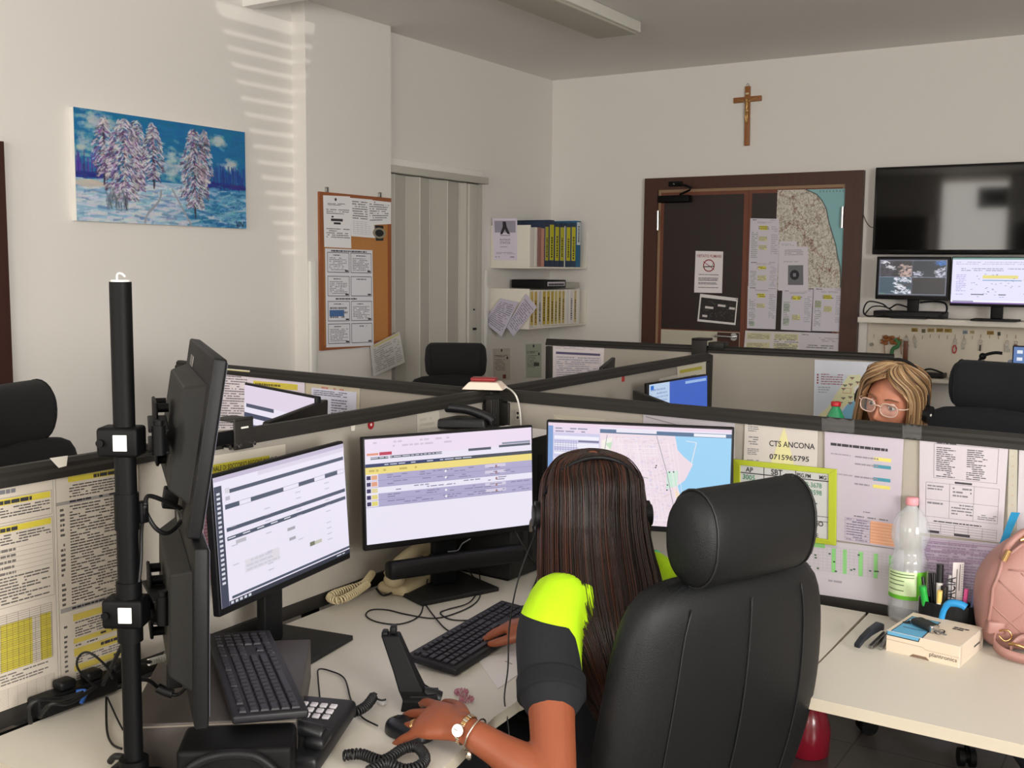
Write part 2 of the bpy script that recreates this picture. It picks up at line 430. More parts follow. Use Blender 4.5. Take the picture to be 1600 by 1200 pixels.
# unseen slats added in the slit, trimmed to throw sun stripes by the pilaster
sl = MB(); z = 1.70
while z < 2.98:
    sl.box((RX+0.05, WY0, z), (RX+0.06, WY1, z+0.058), WHITEP)
    yl = WY0+0.03+0.42*(2.98-z)/1.2; yr = 1.50+0.10*max(0, (z-2.45)/0.5)
    sl.box((RX+0.05, yr, z+0.058), (RX+0.06, WY1, z+0.08), WHITEP)
    sl.box((RX+0.05, WY0, z+0.058), (RX+0.06, min(WY1, yl), z+0.08), WHITEP); z += 0.08
struct('window_3', sl)
# soffit and ceiling lamps
struct('trim_1', MB().box((LX, 4.15, 2.935), (RX, 4.22, CZ), CEILM))
LAMPM = mat('lamp_housing', (226, 224, 214), 0.35, var=0.01)
def ceiling_lamp(x0, x1, y0, y1, label):
    t = thing('ceiling_lamp', label, 'ceiling light', ((x0+x1)/2, (y0+y1)/2, 2.95))
    MB().rbox((x0, y0, 2.965), (x1, y1, CZ-0.002), 0.006, LAMPM).build('housing', t, world=True)
    MB().rbox((x0+0.015, y0+0.03, 2.95), (x1-0.015, y1-0.03, 2.967), 0.006, mat('lamp_diffuser', (190, 186, 172), 0.5, var=0.02)).build('diffuser', t, world=True)
    return t
ceiling_lamp(-3.15, -2.86, 3.2, 5.87, 'long rectangular white ceiling light, switched off, flat against the ceiling')

# baseboards (seen only low down behind the desks)
struct('baseboard_back', MB().box((LX, BY-0.015, 0), (-3.52, BY, 0.08), BROWN).box((-1.9, BY-0.015, 0), (RX, BY, 0.08), BROWN))
struct('baseboard_left', MB().box((LX, -2.4, 0), (LX+0.015, 1.6, 0.08), BROWN))

# dark door frame at the far left of the picture
DW = mat('dark_stained_frame', (58, 30, 24), 0.4, bump=0.1, var=0.2, vscale=5, stretch=(6, 6, 0.6))
struct('door_3', MB().box((LX, 2.66, 0), (LX+0.035, 2.755, 2.1), DW).box((LX, 1.7, 2.02), (LX+0.035, 2.66, 2.1), DW).box((LX, 1.62, 0), (LX+0.035, 1.7, 2.1), DW)
       .box((LX, 1.7, 0), (LX+0.012, 2.66, 2.02), mat('brown_door_leaf', (64, 40, 30), 0.5, var=0.1)))
# slim cable ducts on the wall
struct('trim_2', MB().rbox((PX, 4.515, 0.3), (PX+0.018, 4.56, 1.62), 0.003, WHITEP))
struct('trim_3', MB().rbox((LX, 6.42, 0.3), (LX+0.018, 6.45, 1.58), 0.003, WHITEP))

# ---------------------------------------------------------------- double door on the back wall
y = BY
dx0, dx1 = -3.50, -1.925; dtop = 2.255
fr = MB()
fr.box((dx0, y-0.05, 0), (dx0+0.105, y, dtop), BROWN).box((dx1-0.115, y-0.05, 0), (dx1, y, dtop), BROWN).box((dx0+0.105, y-0.05, dtop-0.085), (dx1-0.115, y, dtop), BROWN)
RED = mat('reddish_door_edge', (112, 62, 42), 0.45, bump=0.1, var=0.2, vscale=5, stretch=(6, 6, 0.6))
TAN = mat('tan_inner_frame', (150, 120, 92), 0.5, var=0.05)
fr.box((dx0+0.105, y-0.03, 0), (dx0+0.125, y, dtop-0.085), TAN).box((dx1-0.135, y-0.03, 0), (dx1-0.115, y, dtop-0.085), TAN).box((dx0+0.125, y-0.03, dtop-0.105), (dx1-0.135, y, dtop-0.085), TAN)
door = struct('door_1', fr)
DARK = mat('dark_brown_door_panel', (42, 30, 28), 0.38, bump=0.1, var=0.12, vscale=3)
CREAM = mat('cream_kick_panel', (196, 190, 172), 0.5, var=0.02)
xm = -2.71; il, ir, it = dx0+0.125, dx1-0.135, dtop-0.105; kz = 1.165
# children keep world coordinates relative to the frame
door_loc = V(door.location)
def on_door(mb, nm, parent=None, lab=None):
    mb.v = [p-door_loc for p in mb.v]
    o = mb.build(nm, parent or door, label=lab); return o
for x0, x1, lab in ((il, xm, 'left leaf of the double door, with lever handle'), (xm, ir, 'right leaf of the double door, covered with papers')):
    l_ = on_door(MB().box((x0+0.001, y-0.028, 0.02), (x1-0.001, y-0.004, it), RED), 'door_leaf', None, lab)
    on_door(MB().box((x0+0.026, y-0.032, kz), (x1-0.034, y-0.0275, it-0.025), DARK), 'upper_panel', l_)
    on_door(MB().box((x0+0.026, y-0.032, 0.06), (x1-0.034, y-0.0275, kz-0.008), CREAM), 'lower_panel', l_)
# lock block, lever handle, hinges, closer
on_door(MB().box((xm-0.20, y-0.034, 0.95), (xm-0.036, y-0.0325, kz-0.012), BROWN), 'lock_block', None)
hz = 1.125; hx = ony(1150, 526, y).x
on_door(MB().cyl((hx, y-0.034, hz), (hx, y-0.046, hz), 0.027, CHROME).cyl((hx, y-0.046, hz), (hx, y-0.085, hz), 0.010, CHROME)
        .tube([(hx, y-0.085, hz), (hx-0.03, y-0.088, hz+0.002), (hx-0.10, y-0.088, hz+0.004), (hx-0.125, y-0.084, hz+0.003)], 0.0085, CHROME), 'door_handle')
for hxx in (dx0+0.115, dx1-0.125):
    for hzz in (1.95, 0.98):
        on_door(MB().cyl((hxx, y-0.055, hzz-0.07), (hxx, y-0.055, hzz+0.07), 0.011, CHROME), 'hinge')
cl = MB().rbox((-3.37, y-0.10, 2.075), (-3.13, y-0.035, 2.125), 0.008, BLACKM)
cl.tube([(-3.2, y-0.09, 2.13), (-3.10, y-0.13, 2.17), (-3.25, y-0.10, 2.215)], 0.008, BLACKM, sub=3).rbox((-3.30, y-0.075, 2.19), (-3.2, y-0.052, 2.225), 0.004, BLACKM)
cl.cyl((-3.25, y-0.075, 2.21), (-3.25, y-0.09, 2.21), 0.008, CHROME)
on_door(cl, 'door_closer')

# ---------------------------------------------------------------- accordion door in the left recess
ACC = mat('grey_folding_door_pvc', (186, 182, 172), 0.4, bump=0.05, var=0.03, vscale=5)
x = LX; ac = MB(); y0, y1 = 5.25, 6.31; top = 2.215
ac.rbox((x, y0, top-0.045), (x+0.09, y1+0.03, top+0.0), 0.004, ACC).rbox((x, y0, top+0.0), (x+0.03, y1+0.06, top+0.05), 0.004, WHITEP)
ac.rbox((x, y1+0.005, 0.0), (x+0.03, y1+0.055, top), 0.004, WHITEP)
accd = struct('door_2', ac)
al = V(accd.location)
edges = [5.27, 5.34, 5.49, 5.60, 5.74, 5.90, 6.07, 6.12]
fo = MB(); pts = []
for i, yy in enumerate(edges): pts.append((x+(0.048 if i % 2 else 0.02), yy))
for i in range(len(pts)-1):
    (xa, ya), (xb, yb) = pts[i], pts[i+1]
    fo.add([(xa, ya, 0.03), (xb, yb, 0.03), (xb, yb, top-0.05), (xa, ya, top-0.05), (xa+0.008, ya, 0.03), (xb+0.008, yb, 0.03), (xb+0.008, yb, top-0.05), (xa+0.008, ya, top-0.05)],
           [(0, 1, 2, 3), (7, 6, 5, 4), (0, 3, 7, 4), (1, 5, 6, 2), (3, 2, 6, 7)], ACC)
    fo.cyl((xa+0.006, ya, 0.03), (xa+0.006, ya, top-0.05), 0.006, ACC, n=8)
fo.v = [p-al for p in fo.v]; fo.build('folding_slat_panel', accd)
en = MB().rbox((x+0.005, 6.13, 0.03), (x+0.07, 6.24, top-0.05), 0.01, ACC); en.v = [p-al for p in en.v]; en.build('closing_stile', accd)
st = MB().rbox((x+0.005, 6.26, 0.03), (x+0.055, 6.315, top-0.05), 0.006, ACC); st.v = [p-al for p in st.v]; st.build('side_rail', accd)
hd = MB().rbox((x+0.07, 6.18, 1.165), (x+0.085, 6.21, 1.18), 0.003, BLACK).rbox((x+0.07, 6.185, 1.30), (x+0.078, 6.197, 1.312), 0.002, BLACK); hd.v = [p-al for p in hd.v]; hd.build('latch', accd)

# unseen from the camera; added as dark shapes the television mirrors: cupboard, unit, panel
cb = thing('wardrobe_cabinet', 'tall dark brown wardrobe standing against the rear wall', 'cabinet', (-3.85, -2.2, 0))
MB().rbox((-4.28, -2.49, 0.02), (-3.38, -1.95, 2.4), 0.006, BROWN).build('body', cb, world=True)
for k in (0, 1): MB().rbox((-4.27+k*0.445, -1.949, 0.08), (-3.835+k*0.445, -1.93, 2.36), 0.004, DW).build('door', cb, world=True)

tag_ = MB().rbox((-2.83, -2.475, 2.52), (-2.43, -2.44, 2.82), 0.01, BLACK).build('dark_wall_unit', label='small black unit hung on the rear wall', cat='screen')
pd = thing('dark_wall_panel', 'dark brown full height panel added on the rear wall beside the window', 'panel', (-2.1, -2.48, 0))  # added dark strip to darken the television's reflection beside the bright window
MB().rbox((-2.34, -2.49, 0.02), (-1.9, -2.455, 2.3), 0.006, DW).build('panel_face', pd, world=True)
# ================================================================ screens between the desks
def pvec(a, b): return (V((b[0], b[1], 0))-V((a[0], a[1], 0)))
HP = 1.215
def partition(name, label, a, b, z0=0.60, cap_end=False, post_a=True, post_b=True, group=None, h=HP, th=0.042):
    """upholstered screen from plan point a to plan point b"""
    d = pvec(a, b); L = d.length; ang = math.atan2(d.y, d.x)
    t = thing(name, label, 'desk screen', (a[0], a[1], 0), ang, group)
    MB().box((0.03, -0.012, z0+0.03), (L-0.03, 0.012, h-0.025), PANEL).build('fabric_panel', t)
    r = MB()
    prof = [(-th/2, h-0.035), (-th/2, h-0.022), (-th/2+0.006, h-0.016), (-th/2+0.006, h-0.008), (-th/2+0.014, h), (th/2-0.014, h), (th/2-0.006, h-0.008), (th/2-0.006, h-0.016), (th/2, h-0.022), (th/2, h-0.035)]
    r.loft([[(x_, yy, zz) for yy, zz in prof] for x_ in (0, L)], RAIL, smooth=False).build('top_rail', t)
    MB().rbox((0, -th/2+0.004, z0), (L, th/2-0.004, z0+0.035), 0.004, RAIL).build('bottom_rail', t)
    for f, xx in ((post_a, 0), (post_b, L-0.04)):
        if f: MB().rbox((xx, -th/2+0.002, z0), (xx+0.04, th/2-0.002, h-0.04), 0.004, RAIL).build('post', t)
    return t
NODE = (-1.872, 2.80)
S1 = partition('desk_screen', 'beige fabric screen with charcoal rail behind the brunette operator\'s left monitors', (-1.845, 0.2), NODE, post_b=True, z0=0.725)
S4 = partition('desk_screen', 'beige screen running from the central joint away towards the brown double door', (-1.876, 2.86), (-1.905, 4.67))
S3 = partition('desk_screen', 'beige screen going left from the central joint, topped by a long dark rail', (-3.42, 2.915), (-1.90, 2.80))
S2 = partition('desk_screen', 'beige screen pinned with notices in front of the blonde operator', (-1.835, 2.833), (0.35, 2.741), z0=0.715)
P5A = (-2.985, 5.055); P5B = (-1.188, 5.168)
S5 = partition('desk_screen', 'far beige screen with dark frame, left of the bracket, below the binder shelves', P5A, (-2.10, 5.115), h=HP)
S6 = partition('desk_screen', 'far beige screen with dark frame below the papered door leaf', (-2.10, 5.115), P5B)
# the post where four screens meet and the bracket over the far rail
jp = thing('junction_post', 'charcoal post of grooved uprights where the four screens meet', 'post', (-1.86, 2.80, 0))
MB().rbox((-1.925, 2.765, 0), (-1.83, 2.845, 1.185), 0.008, RAIL).build('upright', jp, world=True)
for k in range(4):
    MB().rbox((-1.838+k*0.001, 2.745+k*0.012, 0.6), (-1.815, 2.752+k*0.012, 1.19), 0.002, RAIL).build('fin', jp, world=True)
MB().box((-1.93, 2.76, 1.186), (-1.82, 2.85, 1.2), RAIL).build('cap', jp, world=True)
bk = onz(1094, 540, HP)
bkp = thing('rail_bracket', 'black flat bracket hooked over the far dark rail in front of the brown door', 'bracket', (-2.11, 5.09, 1.1))
MB().rbox((-2.155, 5.075, 1.135), (-2.075, 5.088, 1.25), 0.003, RAIL).rbox((-2.155, 5.075, 1.24), (-2.075, 5.16, 1.252), 0.003, RAIL).build('plate', bkp, world=True)
MB().rbox((-2.07, 5.085, 1.205), (-1.99, 5.16, 1.235), 0.004, RAIL).build('arm', bkp, world=True)
e4 = MB().rbox((-1.93, 4.655, 0.6), (-1.885, 4.70, 1.205), 0.005, RAIL)
e4.build('end_post', label='dark end post closing the screen that points at the double door', cat='post')

# ================================================================ desks
def desk(label, poly, z=0.73, th=0.025, legs=()):
    cx = sum(p[0] for p in poly)/len(poly); cy = sum(p[1] for p in poly)/len(poly)
    t = thing('desk', label, 'desk', (cx, cy, 0))
    m = MB(); m.prism([(p[0]-cx, p[1]-cy) for p in poly], z-th, z, DESKM, side=DESKE); m.build('desk_top', t, bevel=0.002)
    for lx, ly in legs:
        MB().rbox((lx-cx-0.03, ly-cy-0.03, 0.02), (lx-cx+0.03, ly-cy+0.03, z-th-0.0005), 0.005, BLACKM).rbox((lx-cx-0.045, ly-cy-0.045, 0), (lx-cx+0.045, ly-cy+0.045, 0.02), 0.004, BLACKM).build('leg', t)
    return t
# front edge of the corner desk, a shallow inward curve
curve = [(-0.665, 2.118), (-0.80, 2.105), (-0.93, 2.06), (-1.03, 1.985), (-1.085, 1.89), (-1.105, 1.78), (-1.10, 1.68), (-1.075, 1.55), (-1.055, 1.45), (-1.045, 1.25), (-1.04, 1.045)]
deskA = desk('cream corner desk with curved front where the brunette operator works', curve+[(-1.805, 1.045), (-1.835, 2.745), (-0.67, 2.745)], legs=((-1.7, 1.12), (-1.12, 1.12), (-1.6, 2.6), (-0.98, 2.40)))
deskB = desk('cream straight desk at the right carrying the bottle and pink backpack', [(-0.662, 2.118), (0.95, 2.112), (0.95, 2.70), (-0.662, 2.745)], legs=((0.88, 2.2), (0.88, 2.6), (0.1, 2.62)))
deskC = desk('cream desk behind the pinned screen where the blonde operator sits', [(-1.80, 2.90), (0.35, 2.83), (0.35, 3.30), (-1.0, 3.36), (-1.25, 3.6), (-1.28, 4.6), (-1.85, 4.6)], legs=((-1.75, 4.5), (-1.35, 4.5), (0.28, 3.2), (-1.7, 3.0)))
deskD = desk('cream desk in the far left bay behind the long dark rail', [(-3.35, 2.97), (-1.93, 2.88), (-1.96, 4.6), (-2.55, 4.6), (-2.58, 3.75), (-2.8, 3.55), (-3.33, 3.57)], legs=((-3.28, 3.5), (-2.5, 4.5), (-2.0, 4.5), (-2.0, 3.0)))
deskE = desk('cream desk in the near left bay beyond the screen with the big yellow charts', [(-1.92, 0.9), (-1.93, 2.73), (-3.38, 2.85), (-3.36, 2.4), (-2.4, 2.35), (-2.28, 2.2), (-2.26, 0.9)], legs=((-2.0, 1.0), (-2.3, 1.0), (-3.3, 2.48), (-3.3, 2.75)))
deskF = desk('cream desk on the far side of the far screens', [(-2.95, 5.10), (-1.2, 5.21), (-1.24, 5.8), (-2.98, 5.68)], legs=((-2.9, 5.2), (-1.3, 5.3), (-2.9, 5.6), (-1.3, 5.7)))
# cable trough between desk and screen
ct = MB().box((-1.835, 0.9, 0.66), (-1.81, 2.70, 0.722), BLACKM)
ct.build('cable_trough', label='black cable trough between the cream desk and the long screen', cat='cable tray')

# ================================================================ office chairs
def chair(name, label, cat, loc, rz, upholstery, group=None, seat_z=0.47, lean=0.0, hrz=0.0, seam=None, dz=0.0):
    """faces local +Y; origin on the floor under the seat"""
    t = thing(name, label, cat, loc, rz, group)
    up = upholstery
    m = MB()
    # seat cushion
    m.rbox((-0.25, -0.23, seat_z-0.10), (0.25, 0.25, seat_z), 0.045, up, seg=4); m.build('seat', t)
    # backrest: curved slab, narrower at the top
    rows = []
    H0, H1 = seat_z-0.01, 1.045+dz; N = 12
    front = []; 
    for k in range(N+1):
        s = k/N; z = H0+(H1-H0)*s
        wd = 0.245+0.033*math.sin(PI*min(1, s*1.05)**0.9)+0.01*(1-s)
        if s > 0.75: wd -= 0.045*((s-0.75)/0.25)**3
        yb = -0.225-lean*s-0.03*math.sin(PI*s)+0.03*s
        th = 0.095 if 0.03 < s < 0.97 else 0.05
        ring = []
        for i in range(28):
            a = 2*PI*i/28; c, sn = math.cos(a), math.sin(a)
            X = wd*math.copysign(abs(c)**0.42, c); Y = th/2*math.copysign(abs(sn)**0.55, sn)
            ring.append((X, yb-0.03+Y+0.30*X*X, z))
        rows.append(ring)
    m = MB(); m.loft(rows, up); m.build('backrest', t, sub=1)
    # raised seams on the rear of the backrest
    for sx in (-0.62, 0.0, 0.62):
        pts = []
        for k in range(1, N):
            s = k/N; z = H0+(H1-H0)*s; wd = 0.245+0.033*math.sin(PI*min(1, s*1.05)**0.9)+0.01*(1-s)
            if s > 0.75: wd -= 0.045*((s-0.75)/0.25)**3
            yb = -0.225-lean*s-0.03*math.sin(PI*s)+0.03*s; X = wd*sx
            cc = abs(sx)**(1/0.42); sn = math.sqrt(max(0, 1-cc*cc))**0.55
            pts.append((X, yb-0.03-0.095/2*sn+0.30*X*X-0.0008, z))
        MB().tube(pts, 0.0017, seam or up, n=6, sub=2).build('seam', t)
    # bolster headrest
    hr = MB(); rings = []; W2 = 0.162; R1 = 0.052; R2 = 0.090; zc = 1.118+dz; yc = -0.25-lean*1.02
    for k in range(13):
        s = -1+2*k/12; e = (1-min(1, max(0, (abs(s)-0.80)/0.20))**2.2*0.28)
        ring = []
        for i in range(24):
            a = 2*PI*i/24
            ring.append((W2*s, yc+R1*e*math.cos(a)*1.15+0.28*(W2*s)**2, zc+R2*e*math.copysign(abs(math.sin(a))**0.85, math.sin(a))))
        rings.append(ring)
    hr.loft(rings, up); h_ = hr.build('headrest', t, sub=1)
    for sx in (-1, 1):
        pts = []
        for i in range(25):
            a = 2*PI*i/24; e = 0.985
            pts.append((W2*0.80*sx, yc+R1*e*math.cos(a)*1.15+0.28*(W2*0.8)**2, zc+R2*e*math.copysign(abs(math.sin(a))**0.85, math.sin(a))))
        MB().tube(pts, 0.0022, seam or up, n=6, sub=1).build('seam', t)
    MB().rbox((-0.03, yc-0.0+0.0, 1.0+dz), (0.03, yc+0.02, 1.06+dz), 0.006, BLACK).build('headrest_bracket', t)
    # armrests
    for sx in (-1, 1):
        MB().tube([(sx*0.22, -0.02, seat_z-0.07), (sx*0.30, -0.02, seat_z-0.05), (sx*0.305, -0.02, seat_z+0.10), (sx*0.30, -0.02, seat_z+0.17)], 0.014, BLACK, sub=4).rbox((sx*0.30-0.035, -0.13, seat_z+0.165), (sx*0.30+0.035, 0.12, seat_z+0.195), 0.012, BLACK).build('armrest', t)
    # column, star base, castors
    MB().cyl((0, 0, 0.10), (0, 0, 0.28), 0.03, BLACKM).cyl((0, 0, 0.27), (0, 0, seat_z-0.095), 0.018, STEEL).rbox((-0.09, -0.12, seat_z-0.13), (0.09, 0.12, seat_z-0.095), 0.01, BLACK).build('gas_column', t)
    for k in range(5):
        a = 2*PI*k/5+hrz; c, sn = math.cos(a), math.sin(a)
        MB().tube([(0.02*c, 0.02*sn, 0.13), (0.16*c, 0.16*sn, 0.12), (0.29*c, 0.29*sn, 0.092)], lambda q: 0.024-0.008*q, BLACKM, sub=4).build('base_leg', t)
        cw = MB(); p = V((0.295*c, 0.295*sn, 0)); ax = V((-sn, c, 0))
        cw.cyl(p+V((0, 0, 0.05)), p+V((0, 0, 0.098)), 0.008, BLACKM)
        cw.cyl(p+ax*0.008+V((0, 0, 0.0305)), p+ax*0.026+V((0, 0, 0.0305)), 0.030, BLACK).cyl(p-ax*0.026+V((0, 0, 0.0305)), p-ax*0.008+V((0, 0, 0.0305)), 0.030, BLACK).cyl(p-ax*0.008+V((0, 0, 0.034)), p+ax*0.008+V((0, 0, 0.034)), 0.02, BLACKM)
        cw.build('castor', t)
    return t
def face(dx, dy): return math.atan2(dy, dx)-PI/2
# brunette's chair: headrest measured near (-0.68, 1.90)
def chair_at(head, f, **k):
    f = V((f[0], f[1], 0)).normalized(); lean = k.get('lean', 0)
    loc = V((head[0], head[1], 0))+f*(0.25+lean)
    return chair(loc=(loc.x, loc.y, 0), rz=face(f.x, f.y), **k)
CH1 = chair_at((-0.681, 1.876), (-0.93, 0.37), name='office_chair', label='black leather high-back office chair with rolled headrest, closest to the camera', cat='office chair', upholstery=LEATHER, lean=0.13, seam=mat('leather_seam', (28, 28, 29), 0.5, var=0.05), hrz=0.35)
CH2 = chair_at((-0.60, 4.18), (-0.22, -0.97), name='office_chair', label='navy office chair with rolled headrest behind the blonde operator', cat='office chair', upholstery=NAVY, dz=0.07, lean=0.03, hrz=0.93)
CH3 = chair_at((-2.80, 1.78), (0.93, 0.36), name='office_chair', label='black fabric office chair cut by the left edge of the picture', cat='office chair', dz=0.05, upholstery=FABRICB, lean=0.03)
CH4 = chair_at((-3.24, 4.56), (0.55, -0.83), name='office_chair', label='black office chair with only its headrest showing before the grey folding door', cat='office chair', upholstery=FABRICB, lean=0.02)
# ================================================================ things on the walls
INK = (118, 116, 122); INKD = (58, 56, 62); PAPERC = (232, 230, 236); YEL = (226, 214, 90)
def wsheet(cs, surf, off=0.002, **k):
    """sheet whose four picture corners lie on a wall plane; surf = ('x'|'y', coordinate)"""
    ax, v = surf
    P_ = [(onx(a, b, v+off) if ax == 'x' else ony(a, b, v-off)) for a, b in cs]
    return Sheet(*P_, **k)
# ---- winter painting (a stretched canvas with its own depth)
px4 = [(114.4, 166.6), (382.5, 206.7), (384.7, 358), (115, 344)]
P4_ = [onx(a, b, LX+0.035) for a, b in px4]
z1 = (P4_[0].z+P4_[1].z)/2; z0 = (P4_[2].z+P4_[3].z)/2; ya, yb = P4_[0].y, P4_[1].y
pt = thing('landscape_painting', 'canvas painting of snowy trees under a blue sky, hung on the left wall', 'painting', (LX+0.018, (ya+yb)/2, z0))
MB().box((LX+0.001, ya, z0), (LX+0.033, yb, z1), mat('canvas_edge', (232, 229, 222), 0.7, var=0.02)).build('stretched_edge', pt, world=True)
S = Sheet((LX+0.035, ya, z1), (LX+0.035, yb, z1), (LX+0.035, yb, z0), (LX+0.035, ya, z0), bgc=(20, 116, 168), m=CANVAS)
R = random.Random(3); AS = S.W/S.H
Rs = Raster(264, 150, (18, 112, 165))
def stroke(u, v, L, a, w_, col, al=0.85):
    du, dv = L*math.cos(a)/AS, L*math.sin(a); Rs.line((u-du/2, v-dv/2), (u+du/2, v+dv/2), w_, col, AS, al)
def jit(c, k): return tuple(max(0, min(255, x+R.uniform(-k, k))) for x in c)
for i in range(500): stroke(R.random(), R.random()*0.6, 0.10, R.uniform(-0.3, 0.3), 0.03, jit((16, 108, 162), 14), 0.5)
for cx_, cy_, rr in ((0.09, 0.10, 0.07), (0.05, 0.32, 0.08), (0.16, 0.12, 0.05), (0.82, 0.13, 0.045), (0.90, 0.36, 0.05), (0.55, 0.36, 0.09), (0.52, 0.46, 0.07), (0.30, 0.30, 0.1)):
    for i in range(70): stroke(cx_+R.gauss(0, rr*0.5), cy_+R.gauss(0, rr*0.7), 0.04, R.uniform(-0.4, 0.4), 0.03, jit((182, 196, 198), 20), 0.28)
for i in range(420):
    u = R.random()
    if 0.22 < u < 0.70: continue
    c = (98, 74, 160) if u < 0.22 else (28, 58, 138)
    if R.random() < 0.3: c = (60, 40, 130) if u < .22 else (40, 90, 160)
    stroke(u, 0.52+R.uniform(-0.09, 0.06), 0.12, PI/2+R.uniform(-.1, .1), 0.010, jit(c, 22), 0.7)
for i in range(120):
    u = R.random()
    if 0.22 < u < 0.70: continue
    stroke(u, 0.585+R.uniform(-0.03, 0.02), 0.08, R.uniform(-.1, .1), 0.02, jit((40, 44, 130), 14), 0.7)
Rs.where(Rs.Vv > 0.61+0.02*np.sin(Rs.U*9), (150, 186, 212))
for i in range(900):
    u = R.random(); v = 0.62+0.38*R.random()
    if u > 0.62: c = (22, 104, 158) if R.random() < 0.55 else ((96, 158, 196) if R.random() < .7 else (190, 206, 220))
    else: c = (208, 212, 222) if R.random() < 0.6 else ((128, 178, 206) if R.random() < .6 else (96, 130, 176))
    stroke(u, v, R.uniform(0.06, 0.16), R.uniform(-0.25, 0.2), R.uniform(0.012, 0.03), jit(c, 10), 0.6)
for i in range(90): stroke(0.06+0.05*R.gauss(0, 1), 0.66+R.gauss(0, 0.015), 0.08, 0.1, 0.02, jit((196, 190, 180), 10), 0.4)
for i in range(60):
    q = i/60; stroke(0.46-0.09*q+0.015*math.sin(q*6), 0.68+0.31*q, 0.03, 2.0, 0.012, (150, 156, 166), 0.8); stroke(0.53+0.11*q, 0.66+0.33*q, 0.03, 1.0, 0.012, (150, 156, 166), 0.8)
def snow_tree(cu, top, bot, half, n, pur):
    for i in range(30): stroke(cu+R.uniform(-0.003, 0.003), bot-(bot-top)*i/30*0.9+0.01, 0.05, PI/2+R.uniform(-.2, .2), 0.014, jit((58, 46, 64), 10), 0.9)
    for i in range(n):
        t = R.random()**0.85; v = top+(bot-top)*t*0.92; wv = half*(0.3+0.7*min(1, t*2.4))*(1 if t < 0.85 else 0.6)
        du = R.uniform(-1, 1)*wv; sgn = 1 if du > 0 else -1; q = R.random()
        c = (216, 214, 220) if q < 0.42 else ((158, 148, 168) if q < 0.66 else (pur if q < 0.86 else (70, 56, 76)))
        stroke(cu+du, v+abs(du)*0.3, R.uniform(0.02, 0.05), sgn*R.uniform(0.2, 1.1), R.uniform(0.006, 0.011), jit(c, 18), 0.8)
snow_tree(0.15, 0.06, 0.62, 0.06, 380, (120, 84, 150)); snow_tree(0.33, 0.04, 0.66, 0.06, 420, (110, 78, 130)); snow_tree(0.26, 0.05, 0.84, 0.11, 1100, (108, 72, 128)); snow_tree(0.42, 0.05, 0.62, 0.06, 460, (96, 76, 124))
snow_tree(0.73, 0.05, 0.60, 0.05, 300, (150, 130, 140)); snow_tree(0.665, 0.06, 0.88, 0.085, 1000, (96, 70, 112))
for i in range(70): stroke(0.17+R.uniform(-.02, 0.10), 0.80+R.uniform(-0.08, 0.06), 0.06, PI/2+R.uniform(-.3, .3), 0.006, jit((86, 100, 110), 14), 0.7)
for i in range(160): stroke(R.uniform(0.8, 0.99), R.uniform(0.68, 0.95), 0.05, R.uniform(-.9, .9), 0.007, jit((120, 180, 206), 20), 0.6)
for k in range(5): stroke(0.935+k*0.011, 0.955, 0.05, PI/2+R.uniform(-.7, .7), 0.008, (16, 20, 36), 0.9)
Rs.lay(S, 'painted_front', pt)

# ---- cork notice board on the pilaster
bc = [(497, 298.5), (608, 310), (611, 539), (502.4, 547.5)]
B4 = [onx(a, b, PX+0.012) for a, b in bc]
by0, by1 = (B4[0].y+B4[3].y)/2, 5.235; bz1, bz0 = (B4[0].z+B4[1].z)/2, (B4[2].z+B4[3].z)/2
bd = thing('notice_board', 'cork notice board in a brown wooden frame on the pilaster', 'notice board', (PX+0.008, (by0+by1)/2, bz0))
CORK = mat('cork', (186, 128, 72), 0.9, bump=0.6, bscale=260, var=0.12, vscale=60)
MB().box((PX+0.001, by0+0.01, bz0+0.01), (PX+0.008, by1-0.01, bz1-0.01), CORK).build('cork_face', bd, world=True)
WFR = mat('orange_brown_frame', (150, 88, 50), 0.5, bump=0.1, var=0.12)
f_ = MB(); fw = 0.03
f_.box((PX+0.001, by0, bz0), (PX+0.014, by0+fw, bz1), WFR).box((PX+0.001, by1-fw, bz0), (PX+0.014, by1, bz1), WFR).box((PX+0.001, by0+fw, bz0), (PX+0.014, by1-fw, bz0+fw), WFR).box((PX+0.001, by0+fw, bz1-fw), (PX+0.014, by1-fw, bz1), WFR)
f_.build('frame', bd, world=True)
for yy in (by0+0.07, by1-0.1): MB().rbox((PX+0.001, yy-0.012, bz1-0.002), (PX+0.012, yy+0.012, bz1+0.03), 0.003, STEEL).build('hanger', bd, world=True)
WB = ('x', PX)
S = wsheet([(505, 305), (547, 307), (549, 388), (507, 386)], WB, 0.0155)
S.disc(0.45, 0.07, 0.03, INKD); S.words(0.15, 0.14, 0.85, 0.19, 2, INKD); S.words(0.1, 0.25, 0.95, 0.36, 3); S.rect(0.28, 0.39, 0.36, 0.42, INKD); S.rect(0.26, 0.44, 0.7, 0.49, INKD); S.rect(0.36, 0.51, 0.62, 0.55, INKD)
S.words(0.08, 0.62, 0.95, 0.82, 5)
S.build('paper_notice', 'tall white notice with black redacted bars, upper left of the cork board', 'notice')
S = wsheet([(547, 309), (582, 312), (586, 372), (549, 369)], WB, 0.0165); S.words(0.08, 0.06, 0.92, 0.55, 8); S.grid(0.1, 0.6, 0.8, 0.92, 4, 6, 0.006, (170, 168, 172)); S.build('paper_notice', 'white printed sheet pinned beside the tall notice on the cork board', 'notice')
S = wsheet([(574, 312), (611, 316), (611, 350), (575, 352)], WB, 0.0185); S.words(0.08, 0.12, 0.9, 0.85, 8); S.disc(0.3, 0.07, 0.03, (40, 40, 50), 3)
S.build('paper_notice', 'small white sheet overhanging the top right of the cork board', 'notice')
